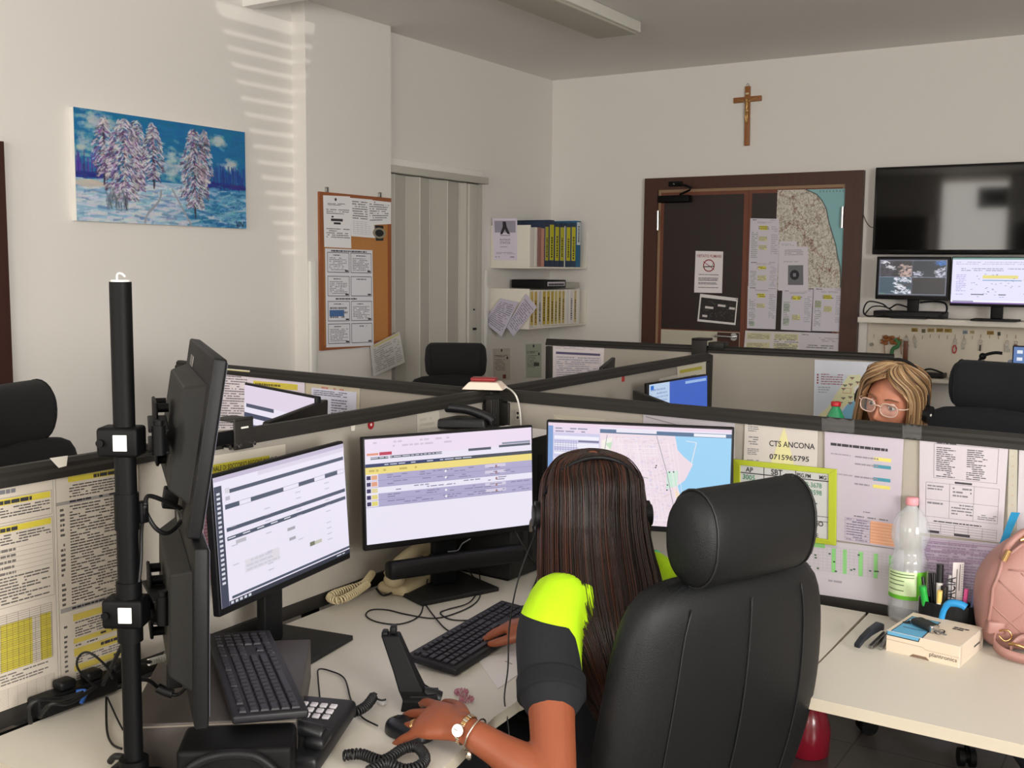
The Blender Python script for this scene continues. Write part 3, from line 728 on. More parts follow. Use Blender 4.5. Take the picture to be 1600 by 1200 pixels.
S = wsheet([(586, 352), (599, 353), (599, 376), (587, 376)], WB, 0.0165, bgc=(30, 30, 32)); S.disc(0.5, 0.5, 0.36, (150, 140, 118), ru=0.7, n=16); S.disc(0.5, 0.5, 0.24, (30, 30, 32), 3, ru=0.45); S.build('round_badge', 'small dark badge with a pale ring pinned on the cork board', 'badge')
S = wsheet([(508, 388), (582, 391), (584, 540), (510, 543)], WB, 0.0155, bgc=(226, 226, 232))
S.words(0.12, 0.008, 0.9, 0.03, 1, INKD, h=0.7, fill=1); S.words(0.2, 0.495, 0.8, 0.515, 1, INKD, h=0.7, fill=1)
for r_ in range(4):
    for c_ in range(2):
        v0 = (0.035, 0.275, 0.53, 0.76)[r_]; u0 = 0.04+0.48*c_; S.frame(u0, v0, u0+0.45, v0+0.205, 0.006, (40, 42, 66), 2)
        S.words(u0+0.12, v0+0.02, u0+0.33, v0+0.04, 1, INKD)
        if not (c_ == 1 and r_ in (1, 3)): S.words(u0+0.04, v0+0.05, u0+0.40, v0+0.185, 8 if c_ or r_ != 2 else 3, (128, 128, 136))
        if r_ == 2 and c_ == 0: S.rect(u0+0.03, v0+0.09, u0+0.33, v0+0.155, (74, 110, 160), 3)
        S.rect(u0+0.36, v0+0.18, u0+0.43, v0+0.195, (40, 40, 48), 3)
S.build('poster', 'white poster of eight black-framed boxes on the cork board', 'poster')
S = Sheet(onx(579, 541, PX+0.03), onx(624, 518, PX+0.035), onx(633, 566, PX+0.05), onx(584, 588, PX+0.05), bgc=(206, 204, 200), m=FOIL); S.rect(0.1, 0.03, 0.95, 0.09, (200, 190, 120)); S.words(0.08, 0.14, 0.7, 0.92, 12, (150, 148, 146)); S.words(0.75, 0.14, 0.95, 0.92, 12, (160, 158, 156))
S.build('plastic_pocket', 'crooked plastic pocket of papers hanging from the bottom of the cork board', 'document pocket')

# ---- crucifix
cx0 = ony(1172, 135, BY); cz1 = cx0.z; cz0 = ony(1168, 228, BY).z; cxx = -2.742
WOOD = mat('honey_brown_wood', (150, 96, 52), 0.45, bump=0.15, bscale=80, var=0.15, vscale=10, stretch=(6, 6, 1))
GOLD = mat('old_gold', (190, 150, 96), 0.4, metal=0.7, var=0.1, vscale=40)
cr = thing('crucifix', 'wooden crucifix with a gold figure high on the back wall', 'crucifix', (cxx, BY-0.01, cz0))
cr.rotation_euler = (0, 0, 0)
tb = Matrix.Translation((0, 0, 0)) @ Matrix.Rotation(math.radians(-1.0), 4, 'Y')
hh = cz1-cz0
MB().rbox((-0.018, -0.012, 0), (0.018, 0.008, hh), 0.003, WOOD, M=tb).rbox((-0.10, -0.014, hh*0.735), (0.10, 0.006, hh*0.735+0.036), 0.003, WOOD, M=tb).build('cross', cr)
fg = MB()
fg.ell((0, -0.024, hh*0.76), (0.010, 0.010, 0.013), GOLD, tb).tube([(0, -0.02, hh*0.735), (0.002, -0.022, hh*0.66), (-0.003, -0.020, hh*0.60)], lambda t: 0.012-0.003*t, GOLD, M=tb)
fg.tube([(0, -0.02, hh*0.73), (0.04, -0.018, hh*0.765), (0.075, -0.016, hh*0.785)], 0.004, GOLD, M=tb).tube([(0, -0.02, hh*0.73), (-0.04, -0.018, hh*0.765), (-0.075, -0.016, hh*0.785)], 0.004, GOLD, M=tb)
fg.tube([(0.004, -0.02, hh*0.60), (0.008, -0.028, hh*0.50), (0.002, -0.018, hh*0.38)], 0.006, GOLD, M=tb).tube([(-0.006, -0.02, hh*0.60), (-0.004, -0.028, hh*0.50), (-0.001, -0.018, hh*0.38)], 0.006, GOLD, M=tb).rbox((-0.013, -0.03, hh*0.565), (0.013, -0.014, hh*0.615), 0.004, GOLD, M=tb)
fg.build('figure', cr)
MB().rbox((-0.012, -0.016, hh*0.86), (0.012, -0.011, hh*0.89), 0.002, mat('pale_plate', (205, 190, 160), 0.4), M=tb).build('name_plate', cr)
MB().tube([(-0.004, 0, hh), (-0.008, -0.002, hh+0.012), (0, -0.002, hh+0.02), (0.008, -0.002, hh+0.012), (0.004, 0, hh)], 0.0015, STEEL, M=tb).build('hanging_ring', cr)

# ---- papers on the double door
DR = ('y', BY-0.032)
def dsheet(cs, lay=1, **k): return wsheet(cs, DR, 0.0015*lay, **k)
S = dsheet([(1087, 392), (1130, 393), (1128, 458), (1084.5, 457)], bgc=(232, 224, 226)); S.text('VIETATO FUMARE', 0.5, 0.15, 0.07, (150, 40, 52), 'C', bold=0.01, sx=0.82)
S.disc(0.5, 0.345, 0.15, (150, 40, 52), 2); S.disc(0.5, 0.345, 0.125, (232, 224, 226), 3); S.line((0.3, 0.25), (0.7, 0.44), 0.016, (150, 40, 52), 5); S.line((0.3, 0.38), (0.68, 0.36), 0.022, (30, 30, 34), 4); S.line((0.66, 0.28), (0.62, 0.34), 0.01, (60, 60, 64), 4)
for v in (0.55, 0.63, 0.66, 0.69, 0.745, 0.775, 0.86): S.words(0.14, v, 0.86, v+0.022, 1, (70, 66, 72), h=0.7, fill=1, rag=0.1)
S.build('no_smoking_sign', 'white VIETATO FUMARE no smoking sign on the left leaf of the door', 'sign')
S = dsheet([(1094, 459), (1153, 466), (1149, 508), (1089.5, 502)], 2, bgc=(226, 222, 220)); S.rect(0.04, 0.12, 0.97, 0.92, (44, 40, 40))
Q = random.Random(5)
for i in range(60):
    u, v = 0.06+Q.random()*0.86, 0.15+Q.random()*0.7; S.line((u, v), (min(0.96, u+Q.uniform(-.05, .09)), min(0.9, v+Q.uniform(-.06, .06))), 0.012, (70+Q.randrange(50), 66+Q.randrange(44), 60+Q.randrange(40)), 2)
for u, v, w_ in ((0.17, 0.42, 0.22), (0.5, 0.30, 0.2), (0.12, 0.74, 0.13), (0.8, 0.36, 0.15)): S.rect(u, v, u+w_, v+0.08, (214, 208, 206), 4)
S.poly([(0.97, -0.02), (1.02, 0.12), (0.93, 0.05)], (180, 176, 172), 3)
S.build('aerial_photo_print', 'dark aerial photograph in a white border below the no smoking sign', 'print')
# road map
S = dsheet([(1215, 297), (1328, 295), (1317, 450), (1262, 450)], 1, bgc=(190, 180, 160))
S = dsheet([(1215, 297), (1328, 294.5), (1316.5, 450), (1208.5, 452)], 1, bgc=(188, 178, 158))
Q = random.Random(9)
coast = [(0.40, 0.0), (0.55, 0.05), (0.63, 0.11), (0.70, 0.2), (0.745, 0.33), (0.80, 0.44), (0.86, 0.56), (0.90, 0.68), (0.95, 0.80), (0.965, 0.9), (0.97, 0.99)]
S.poly(coast+[(0.998, 0.99), (0.998, 0.005), (0.40, 0.005)], (120, 168, 166), 2)
def land(u, v):
    for (a, b), (c, d) in zip(coast, coast[1:]):
        if b <= v <= d: return u < a+(c-a)*(v-b)/(d-b+1e-6)-0.01
    return False
cu_ = np.interp(np.linspace(0, 1, 1), [0], [0])
Rm = Raster(130, 180, (206, 200, 188)); AM = S.W/S.H
cx_l = np.interp(Rm.Vv, [c[1] for c in coast], [c[0] for c in coast])
def landm(u, v): return u < np.interp(v, [c[1] for c in coast], [c[0] for c in coast])-0.01
for i in range(5200):
    u, v = Q.random(), Q.random(); a = Q.uniform(0, PI); L = Q.uniform(0.006, 0.024); u2, v2 = u+L*math.cos(a), v+L*math.sin(a)
    if landm(u2, v2): Rm.line((u, v), (u2, v2), Q.choice((0.002, 0.004)), Q.choice(((84, 78, 70), (104, 96, 86), (140, 112, 92), (112, 118, 96), (232, 228, 218), (226, 222, 210))), AM, 0.6)
for i in range(22):
    p = (Q.random()*0.7, Q.random())
    for k in range(26):
        q = (p[0]+Q.uniform(-.03, .05), p[1]+Q.uniform(-.03, .04))
        if not landm(*q): break
        Rm.line(p, q, 0.003, (120, 76, 62), AM, 0.7); p = q
Rm.where(Rm.U > cx_l, (138, 184, 188))
for (a, b) in zip(coast, coast[1:]): Rm.line(a, b, 0.008, (70, 80, 76), AM)
for i in range(9): Rm.line((0.60+0.045*i, 0.015), (0.60+0.045*i, 0.03), 0.004, (70, 90, 90), AM)
Rm.lay(S, 'road_map', label='large road map of a coast with blue sea, upper right of the double door', cat='map')
def form(cs, lay, label, blocks, name='paper_form'):
    S = dsheet(cs, lay, bgc=(208, 202, 212)); H_ = S.H/0.297
    S.words(0.08, 0.02, 0.28, 0.02+0.035/H_, 1, INKD, fill=1); S.words(0.7, 0.02, 0.97, 0.02+0.03/H_, 1, (150, 148, 154), fill=1)
    S.words(0.25, 0.07, 0.8, 0.11, 2, (150, 148, 154))
    S.rect(0.34, 0.16, 0.6, 0.26, (216, 208, 84)); S.words(0.3, 0.17, 0.66, 0.25, 2, (110, 104, 60), lay=3)
    for (v0, v1, c, u0, u1) in blocks: S.rect(u0, v0, u1, v1, c); S.words(u0, v0, u1, v1, max(2, int((v1-v0)*40)), (140, 140, 146), lay=3)
    S.words(0.06, 0.30, 0.28, 0.9, 14, (150, 156, 150)); S.words(0.74, 0.16, 0.96, 0.8, 14, (170, 166, 178))
    return S.build(name, label, 'form')
GRN = (176, 192, 168); LYE = (214, 208, 150)
form([(1172.5, 341), (1217.5, 342), (1216, 412), (1170, 410)], 2, 'topmost form of the left paper column on the right door leaf', [(0.4, 0.5, LYE, 0.32, 0.6), (0.6, 0.7, LYE, 0.32, 0.6)])
form([(1170, 408), (1216, 408), (1213, 458), (1169, 457)], 3, 'middle form of the left paper column on the right door leaf', [(0.45, 0.62, LYE, 0.32, 0.62)])
form([(1168.5, 447), (1214.5, 449), (1211.5, 514.5), (1167, 513)], 4, 'lower form of the left paper column on the right door leaf', [(0.4, 0.5, LYE, 0.32, 0.6), (0.84, 0.94, GRN, 0.08, 0.26)])
form([(1222.5, 452), (1270.5, 452), (1267, 517.5), (1220, 515)], 3, 'form with a green column, lower middle of the right door leaf', [(0.35, 0.55, GRN, 0.06, 0.26), (0.62, 0.75, LYE, 0.36, 0.62), (0.72, 0.86, GRN, 0.06, 0.26)])
form([(1271.5, 449), (1319.5, 451), (1316.5, 518.5), (1268.5, 517)], 3, 'form below the sea end of the road map', [(0.3, 0.46, (176, 182, 140), 0.06, 0.27), (0.42, 0.55, LYE, 0.36, 0.62)])
S = dsheet([(1218, 377), (1245, 377), (1246, 440), (1216, 440)], 3, bgc=(214, 208, 216)); S.words(0.1, 0.05, 0.9, 0.12, 2, (170, 168, 174)); S.build('paper_sheet', 'plain pale sheet peeping out behind the one with the grey photograph', 'paper')
S = dsheet([(1217, 386), (1262, 385), (1263, 454.5), (1215.5, 454)], 4, bgc=(212, 206, 214)); S.words(0.2, 0.06, 0.85, 0.2, 4, (150, 146, 152)); S.rect(0.33, 0.42, 0.84, 0.87, (112, 112, 116)); S.disc(0.55, 0.64, 0.12, (44, 44, 50), 3, n=9, ru=0.11); S.rect(0.5, 0.6, 0.6, 0.68, (130, 130, 134), 4)
S.words(0.1, 0.32, 0.9, 0.36, 1, (170, 166, 172)); S.build('paper_sheet', 'white sheet with a grey square photograph on the right door leaf', 'paper')
S = wsheet([(1164.5, 516.5), (1252, 519), (1250, 552), (1162, 549)], ('y', BY-0.034), 0.0015, bgc=(212, 206, 204))
for a in (0.04, 0.53): 
    for b in (0.1, 0.55): S.rect(a, b, a+0.42, b+0.3, (206, 200, 160)); S.words(a+0.02, b+0.04, a+0.4, b+0.28, 4, (140, 136, 130), lay=3)
S.words(0.53, 0.35, 0.97, 0.9, 6, (130, 128, 134)); S.build('paper_sheet', 'wide paper with pale yellow boxes at the foot of the right door leaf', 'paper')
S = wsheet([(1250, 519), (1318, 521.5), (1315, 555), (1249, 552)], ('y', BY-0.034), 0.003, bgc=(206, 200, 206)); S.words(0.05, 0.08, 0.2, 0.14, 1, INKD, fill=1); S.words(0.45, 0.2, 0.95, 0.42, 3, (160, 156, 164)); S.words(0.15, 0.55, 0.8, 0.75, 2, INK); S.build('paper_sheet', 'pale paper with a short heading, lowest right on the double door', 'paper')

# ---- television and wall shelf
TVX0, TVZ1, TVZ0 = -1.835, 2.262, 1.705
tv = thing('television', 'large black flat television on the back wall, switched off, mirroring the room', 'television', (-1.30, BY-0.09, TVZ0))
MB().rbox((TVX0, BY-0.105, TVZ0), (TVX0+1.11, BY-0.06, TVZ1), 0.006, mat('gloss_black_bezel', (14, 14, 15), 0.2, coat=0.3)).build('bezel', tv, world=True)
MB().box((TVX0+0.016, BY-0.108, TVZ0+0.03), (TVX0+1.094, BY-0.1052, TVZ1-0.016), mat('dark_screen_glass', (9, 10, 10), 0.05, ior=1.42)).build('screen', tv, world=True)
MB().rbox((-1.5, BY-0.06, 1.85), (-1.05, BY-0.001, 2.15), 0.01, BLACK).build('wall_mount', tv, world=True)
MB().tube([(-1.93, BY-0.006, 1.98), (-1.905, BY-0.006, 1.92), (-1.87, BY-0.01, 1.885), (-1.80, BY-0.05, 1.88)], 0.0025, mat('brown_cable', (96, 84, 72), 0.5)).build('cable', tv, world=True)
SHW = mat('white_melamine', (226, 220, 208), 0.45, var=0.02)
sh = thing('wall_shelf', 'long white shelf on the back wall carrying the small screens', 'shelf', (-0.9, BY-0.13, 1.27))
MB().rbox((-1.865, BY-0.27, 1.268), (1.2, BY, 1.303), 0.003, SHW).build('board', sh, world=True)
MB().rbox((-1.86, BY-0.02, 0.92), (1.2, BY, 1.268), 0.003, mat('cream_back_board', (216, 206, 190), 0.6, var=0.02)).build('key_board', sh, world=True)
sh2 = MB().rbox((-1.81, BY-0.26, 0.905), (-0.2, BY-0.021, 0.93), 0.003, SHW).build('lower_shelf', label='lower white shelf under the key hooks, holding a black keyboard', cat='shelf')

def monitor(name, label, cat, loc, rz, W=0.5, H=0.29, zc=1.03, tilt=0.06, base=(0.23, 0.18), standy=0.10, baserz=0.0, group=None, draw=None, bot=0.016, bez=0.006, body=0.018, z0=0.73, base_off=(0, 0), hump=True, soundbar=False):
    """screen faces local -Y; origin on the desk below the panel centre"""
    t = thing(name, label, cat, loc, rz, group)
    ct_, st_ = math.cos(tilt), math.sin(tilt)
    X = V((1, 0, 0)); Z = V((0, st_, ct_)); Y = V((0, ct_, -st_)); o = V((0, 0, zc-z0))
    M_ = frameM(o, X, Y, Z)
    MB().rbox((-W/2, 0, -H/2), (W/2, body, H/2), 0.004, BLACK, M=M_).build('housing', t)
    if hump: MB().loft([[(sx*W*0.36+ (0), body+0.0, sz*H*0.34) for sx, sz in ((-1, -1), (1, -1), (1, 1), (-1, 1))], [(sx*W*0.28, body+0.028, sz*H*0.27) for sx, sz in ((-1, -1), (1, -1), (1, 1), (-1, 1))]], GREYP, M=M_, smooth=False).build('rear_cover', t, bevel=0.004)
    S = Sheet(*[M_ @ V(p) for p in ((-W/2+bez, -0.0016, H/2-bez), (W/2-bez, -0.0016, H/2-bez), (W/2-bez, -0.0016, -H/2+bot), (-W/2+bez, -0.0016, -H/2+bot))], bgc=(236, 230, 246), m=SCREEN, thick=0.0012, back=BLACK)
    if draw: draw(S)
    S.mb.build('lit_screen', t)
    yb_ = standy
    if base:
        MB().rbox((-0.035, body+0.02, 0.012), (0.035, body+0.045, zc-z0+0.02), 0.006, BLACK).build('stand_neck', t)
        Mb = rotz(baserz, (base_off[0], base_off[1], 0))
        MB().rbox((-base[0]/2, -base[1]*0.45, 0.0), (base[0]/2, base[1]*0.55, 0.012), 0.003, GREYP, M=Mb).build('stand_base', t)
    if soundbar:
        MB().rbox((-0.20, -0.045, -H/2-0.075), (0.20, 0.0, -H/2-0.03), 0.012, BLACK, M=M_).rbox((-0.05, 0.0, -H/2-0.065), (0.05, 0.05, -H/2-0.04), 0.004, BLACK, M=M_).build('soundbar', t)
    return t
def draw_cctv(S):
    A_ = S.W/S.H; r_ = Raster(112, 66, (22, 24, 40)); Q = random.Random(4)
    def quad(u0, v0, fn, base_, n):
        r_.where((r_.U > u0) & (r_.U < u0+0.475) & (r_.Vv > v0) & (r_.Vv < v0+0.45), base_)
        for i in range(n):
            x, y = Q.random(), Q.random(); c = fn(x, y); u, v = u0+0.475*x, v0+0.45*y
            q = (min(u0+0.465, max(u0+0.01, u+Q.uniform(-.05, .05))), min(v0+0.44, max(v0+0.01, v+Q.uniform(-.03, .03))))
            r_.line((min(u, u0+0.465), min(v, v0+0.44)), q, 0.025, c, A_, 0.7)
    quad(0.02, 0.04, lambda x, y: (230, 230, 236) if abs(x-0.3-(y-0.3)*0.9) < 0.13 and x < 0.5 else ((206, 176, 166) if x > 0.62 and y > 0.25 else ((40, 38, 44) if x > 0.4 else (70, 66, 78))), (40, 40, 48), 260)
    quad(0.505, 0.04, lambda x, y: (206, 204, 222) if y > 0.55+0.3*(0.5-x) and (x < 0.3 or x > 0.7) else ((60, 120, 200) if x > 0.72 and y < 0.35 else (30, 40, 50)), (30, 40, 50), 260)
    quad(0.02, 0.50, lambda x, y: (236, 234, 242) if x > 0.45 and (y < 0.3 or abs(y-x*0.9) < 0.16 or y > 0.8) else ((54, 80, 96) if x < 0.5 else (66, 64, 68)), (50, 74, 90), 260)
    r_.where((r_.U > 0.505) & (r_.U < 0.98) & (r_.Vv > 0.5) & (r_.Vv < 0.95), (32, 32, 36))
    for a, b in (((0.018, 0.035), (0.985, 0.035)), ((0.018, 0.96), (0.985, 0.96)), ((0.018, 0.035), (0.018, 0.96)), ((0.985, 0.035), (0.985, 0.96)), ((0.5, 0.035), (0.5, 0.96)), ((0.018, 0.495), (0.985, 0.495))): r_.line(a, b, 0.006, (180, 190, 216), A_)
    r_.line((0.03, 0.94), (0.10, 0.94), 0.012, (80, 160, 90), A_)
    a, b, c, d = S.c; mbx = S.mb; i_ = mbx.slot(S.m); k0 = len(mbx.v); nu, nv = r_.nu, r_.nv
    for j in range(nv+1):
        for i in range(nu+1): u, v = i/nu, j/nv; mbx.v.append(a.lerp(b, u).lerp(d.lerp(c, u), v)+S.n*0.0004)
    for j in range(nv):
        for i in range(nu): mbx.f.append((k0+j*(nu+1)+i, k0+(j+1)*(nu+1)+i, k0+(j+1)*(nu+1)+i+1, k0+j*(nu+1)+i+1)); mbx.mi.append(i_); mbx.sm.append(False); mbx.col.append(tuple(np.clip(r_.a[j, i], 0, 255)))
cz = (1.685+1.415)/2
M1 = monitor('monitor', 'small screen with four security camera views on the wall shelf', 'monitor', (-1.548, 7.12, 1.303), 0.0, W=0.445, H=0.27, zc=cz+0.005, tilt=0.02, base=(0.22, 0.16), z0=1.303, draw=draw_cctv, bez=0.016, bot=0.025, body=0.03, hump=False)
def draw_gantt(S):
    S.rect(0, 0, 1, 1, (226, 224, 250), 1); S.rect(0, 0, 1, 0.04, (96, 140, 132), 2); S.rect(0, 0.93, 1, 0.97, (240, 240, 250), 2); S.rect(0, 0.97, 1, 1, (110, 70, 150), 2)
    S.words(0.04, 0.08, 0.9, 0.16, 2, (190, 180, 210)); S.words(0.1, 0.22, 0.8, 0.3, 2, (150, 150, 170)); S.words(0.05, 0.36, 0.16, 0.82, 12, (176, 170, 220))
    S.rect(0.34, 0.38, 0.72, 0.45, (226, 214, 120), 2); S.rect(0.78, 0.44, 1, 0.5, (226, 214, 120), 2)
    for i in range(40): u, v = 0.2+0.75*random.random(), 0.35+0.5*random.random(); S.rect(u, v, u+0.02, v+0.01, (110, 120, 160), 3)
    S.rect(0.34, 0.48, 0.76, 0.5, (120, 160, 190), 3); S.rect(0.22, 0.79, 0.36, 0.81, (60, 60, 80), 3); S.rect(0.52, 0.79, 0.6, 0.81, (60, 60, 80), 3); S.rect(0.02, 0.94, 0.25, 0.965, (120, 120, 160), 3)
M2 = monitor('monitor', 'screen with a yellow chart bar at the right end of the wall shelf', 'monitor', (-1.05, 7.10, 1.303), 0.0, W=0.53, H=0.30, zc=1.54, tilt=0.02, base=(0.26, 0.18), z0=1.303, draw=draw_gantt, hump=False)
rc = thing('video_recorder', 'flat black recorder box under the security camera screen', 'recorder', (-1.56, 7.21, 1.303))
MB().rbox((-1.78, 7.13, 1.303), (-1.36, 7.33, 1.345), 0.005, BLACK).build('case', rc, world=True)
MB().rbox((-1.775, 7.127, 1.312), (-1.365, 7.1305, 1.33), 0.001, GREYP).build('front_strip', rc, world=True)
rc.location.z = 1.303
wcs = MB(); 
wcs.tube([(-1.70, 7.10, 1.325), (-1.80, 7.09, 1.31), (-1.84, 7.12, 1.34), (-1.82, 7.15, 1.40), (-1.74, 7.17, 1.39), (-1.70, 7.2, 1.36), (-1.66, 7.24, 1.385), (-1.6, 7.25, 1.37)], 0.005, CABLE)
wcs.tube([(-1.83, 7.12, 1.32), (-1.78, 7.10, 1.37), (-1.72, 7.16, 1.37), (-1.66, 7.11, 1.35)], 0.004, CABLE)
wcs.build('cable_bundle', label='loop of black cables at the left end of the wall shelf', cat='cable')
MB().tube([(-1.37, 7.1, 1.32), (-1.335, 7.12, 1.35), (-1.36, 7.2, 1.40), (-1.44, 7.24, 1.41), (-1.52, 7.24, 1.40)], 0.006, CABLE).build('cable_bundle', label='black cable curling beside the recorder between the two shelf screens', cat='cable')

# ---- keys and hooks under the shelf
def onback(a, b): return ony(a, b, BY-0.022)
HOOK = mat('brass_hook', (170, 140, 80), 0.35, metal=0.8)
hooks = [1366.5, 1380, 1406, 1417, 1429, 1442, 1454, 1468, 1481, 1493, 1507, 1520, 1533, 1547, 1561, 1574, 1588]
for i, hxp in enumerate(hooks):
    p = onback(hxp, 523+(i % 3))
    MB().tube([p+V((0, 0.0, 0)), p+V((0, -0.012, 0)), p+V((0, -0.014, -0.012)), p+V((0, -0.008, -0.018))], 0.0015, HOOK, sub=3).build('key_hook', label='small brass hook in the row under the wall shelf', cat='hook', group='brass hooks under the wall shelf', origin=p)
for i, (a, b, w_, c) in enumerate([(1429, 515.5, 10, (160, 128, 60)), (1443, 517, 6, (120, 110, 84)), (1454.5, 516, 11, (176, 146, 92)), (1468.5, 516, 11, (160, 128, 60)), (1481.5, 516.5, 12, (170, 140, 64)), (1508, 519, 8, (150, 160, 168)), (1519, 519, 8, (206, 188, 150)), (1547.5, 520, 11, (160, 128, 60)), (1561, 521.5, 5, (90, 84, 70))]):
    p = [onback(a-w_/2, b-3), onback(a+w_/2, b-3), onback(a+w_/2, b+3), onback(a-w_/2, b+3)]
    S = Sheet(*p, bgc=c); S.words(0.1, 0.2, 0.9, 0.85, 2, tuple(int(x*0.5) for x in c), h=0.6)
    S.build('key_label', 'little tape label above the hooks, number %s from the left' % ('one two three four five six seven eight nine'.split()[i]), 'label', group='tape labels above the key hooks')
KEYM = mat('key_metal', (150, 146, 138), 0.35, metal=0.9, var=0.1)
def keyring(a, b, n, label, extra=None, seed=1):
    p = onback(a, b)+V((0, -0.014, 0)); Q = random.Random(seed); t = thing('key_ring', label, 'keys', p)
    MB().tube([(0.009*math.cos(2*PI*k/12), 0, 0.009*math.sin(2*PI*k/12)-0.008) for k in range(13)], 0.0012, KEYM, sub=1).build('ring', t)
    for k in range(n):
        an = Q.uniform(-0.35, 0.35); M_ = Matrix.Translation((0, -0.002*k, -0.015)) @ Matrix.Rotation(an, 4, 'Y')
        MB().cyl((0, -0.001, -0.012), (0, 0.001, -0.012), 0.011, KEYM, M=M_, n=12).box((-0.004, -0.001, -0.055), (0.004, 0.001, -0.02), KEYM, M=M_).box((0.003, -0.001, -0.052), (0.007, 0.001, -0.040), KEYM, M=M_).build('key', t)
    if extra: extra(t)
    return t
def tagx(col, dz=-0.035, L=0.05, w_=0.016, ring=False):
    m_ = mat('fob_%d_%d_%d' % col, col, 0.45)
    def f(t):
        if ring: MB().tube([(w_*0.8*math.cos(2*PI*k/14), -0.004, dz-L/2+L*0.55*math.sin(2*PI*k/14)) for k in range(15)], 0.0035, m_, sub=1).build('key_fob', t)
        else: MB().rbox((-w_/2, -0.008, dz-L), (w_/2, -0.003, dz), 0.003, m_).build('key_fob', t)
    return f
keyring(1417, 525, 4, 'large bunch of keys with a brown strap on the hook left of the blonde head', tagx((110, 60, 34), -0.03, 0.14, 0.03), 2)
keyring(1429.5, 527, 1, 'single small key on the hook beside the large bunch', None, 3)
keyring(1493, 529, 1, 'key with a red loop fob hanging above the navy chair', tagx((190, 36, 44), -0.045, 0.045, 0.014, True), 4)
keyring(1507.5, 529, 2, 'two silver keys hanging just right of the red fob', None, 5)
keyring(1533, 531, 1, 'single dark key right of the silver pair', tagx((60, 52, 46), -0.03, 0.04, 0.01), 6)
keyring(1574, 532, 5, 'fanned bunch of dark keys near the blue screen', None, 7)
keyring(1588, 533, 1, 'keys with a dark red tag cut by the blue screen', tagx((120, 46, 40), -0.02, 0.06, 0.018), 8)
sp = thing('keepsake', 'brown and green ornament hanging by the left end of the key hooks', 'ornament', onback(1393, 524)+V((0, -0.02, 0)))
OR1 = mat('ornament_brown', (150, 92, 48), 0.6, var=0.3, vscale=40); OR2 = mat('ornament_green', (66, 120, 72), 0.6, var=0.2, vscale=30)
m = MB(); Q = random.Random(2)
for i in range(26):
    c = (Q.uniform(-.055, .055), Q.uniform(-.012, .008), Q.uniform(-.06, 0.0)); m.ell(c, (Q.uniform(.008, .018), .007, Q.uniform(.006, .012)), OR1, n=8, k=6)
m.build('body', sp); MB().tube([(0.06, 0, -0.03), (0.045, -0.004, -0.07), (0.02, -0.004, -0.085), (0.01, 0, -0.12)], 0.012, OR2).tube([(0.03, 0, -0.02), (0.055, 0, -0.05)], 0.012, OR2).build('green_tail', sp)
for xx in (-0.035, 0.07): MB().tube([(xx, 0, -0.02), (xx-0.003, -0.003, -0.07), (xx+0.002, 0, -0.12)], 0.0025, OR1).build('tassel', sp)
kn = onback(1362, 538); MB().cyl(kn, kn+V((0, -0.012, 0)), 0.012, mat('grey_knob', (140, 136, 124), 0.5)).build('wall_button', label='small round grey button at the far left of the key board', cat='button')

# ---- binder shelves in the corner
SHX = LX+0.33
def bshelf(label, z0, z1, y0=6.50, y1=BY-0.001):
    t = thing('binder_shelf', label, 'shelf', ((LX+SHX)/2, (y0+y1)/2, z0))
    MB().rbox((LX+0.001, y0, z0), (SHX, y1, z0+0.014), 0.002, SHW).build('board', t, world=True)
    MB().rbox((LX+0.001, y0, z0+0.014), (SHX, y0+0.014, z1), 0.002, SHW).build('side_panel', t, world=True)
    MB().rbox((LX+0.001, y1-0.014, z0+0.014), (SHX, y1, z1-0.02), 0.002, SHW).build('side_panel', t, world=True)
    MB().rbox((LX+0.001, y0+0.014, z0+0.014), (LX+0.01, y1-0.014, z1), 0.002, SHW).build('back_panel', t, world=True)
    return t
bshelf('upper white shelf of binders in the room corner', 1.592, 1.895)
bshelf('lower white shelf of binders in the room corner', 1.165, 1.45)
def binder(y0, w_, z0, h, col, lc=None, label='', x1=SHX-0.006, lab=(0.12, 0.9), grp=None, lw=0.75, d=0.28):
    c = mat('binder_%d_%d_%d' % col, col, 0.55, var=0.04)
    t = thing('ring_binder', label, 'binder', (x1-d/2, y0+w_/2, z0), 0, grp)
    MB().rbox((x1-d, y0+0.0008, z0), (x1, y0+w_-0.0008, z0+h), 0.003, c).build('cover', t, world=True)
    if lc:
        a, b = lab; S = Sheet((x1+0.0015, y0+w_*(1-lw)/2, z0+h*b), (x1+0.0015, y0+w_*(1+lw)/2, z0+h*b), (x1+0.0015, y0+w_*(1+lw)/2, z0+h*a), (x1+0.0015, y0+w_*(1-lw)/2, z0+h*a), bgc=lc)
        dk = tuple(int(x_*0.35) for x_ in lc)
        v = 0.15+random.random()*0.2
        while v < 0.9:
            L = random.uniform(0.02, 0.06); S.rect(0.3, v, 0.7, min(0.95, v+L), dk, 2); v += L+random.uniform(0.012, 0.03)
        S.build('spine_label', parent=t)
    return t
names = 'first second third fourth fifth sixth seventh eighth ninth tenth eleventh twelfth thirteenth fourteenth fifteenth sixteenth seventeenth'.split()
yy = 6.52
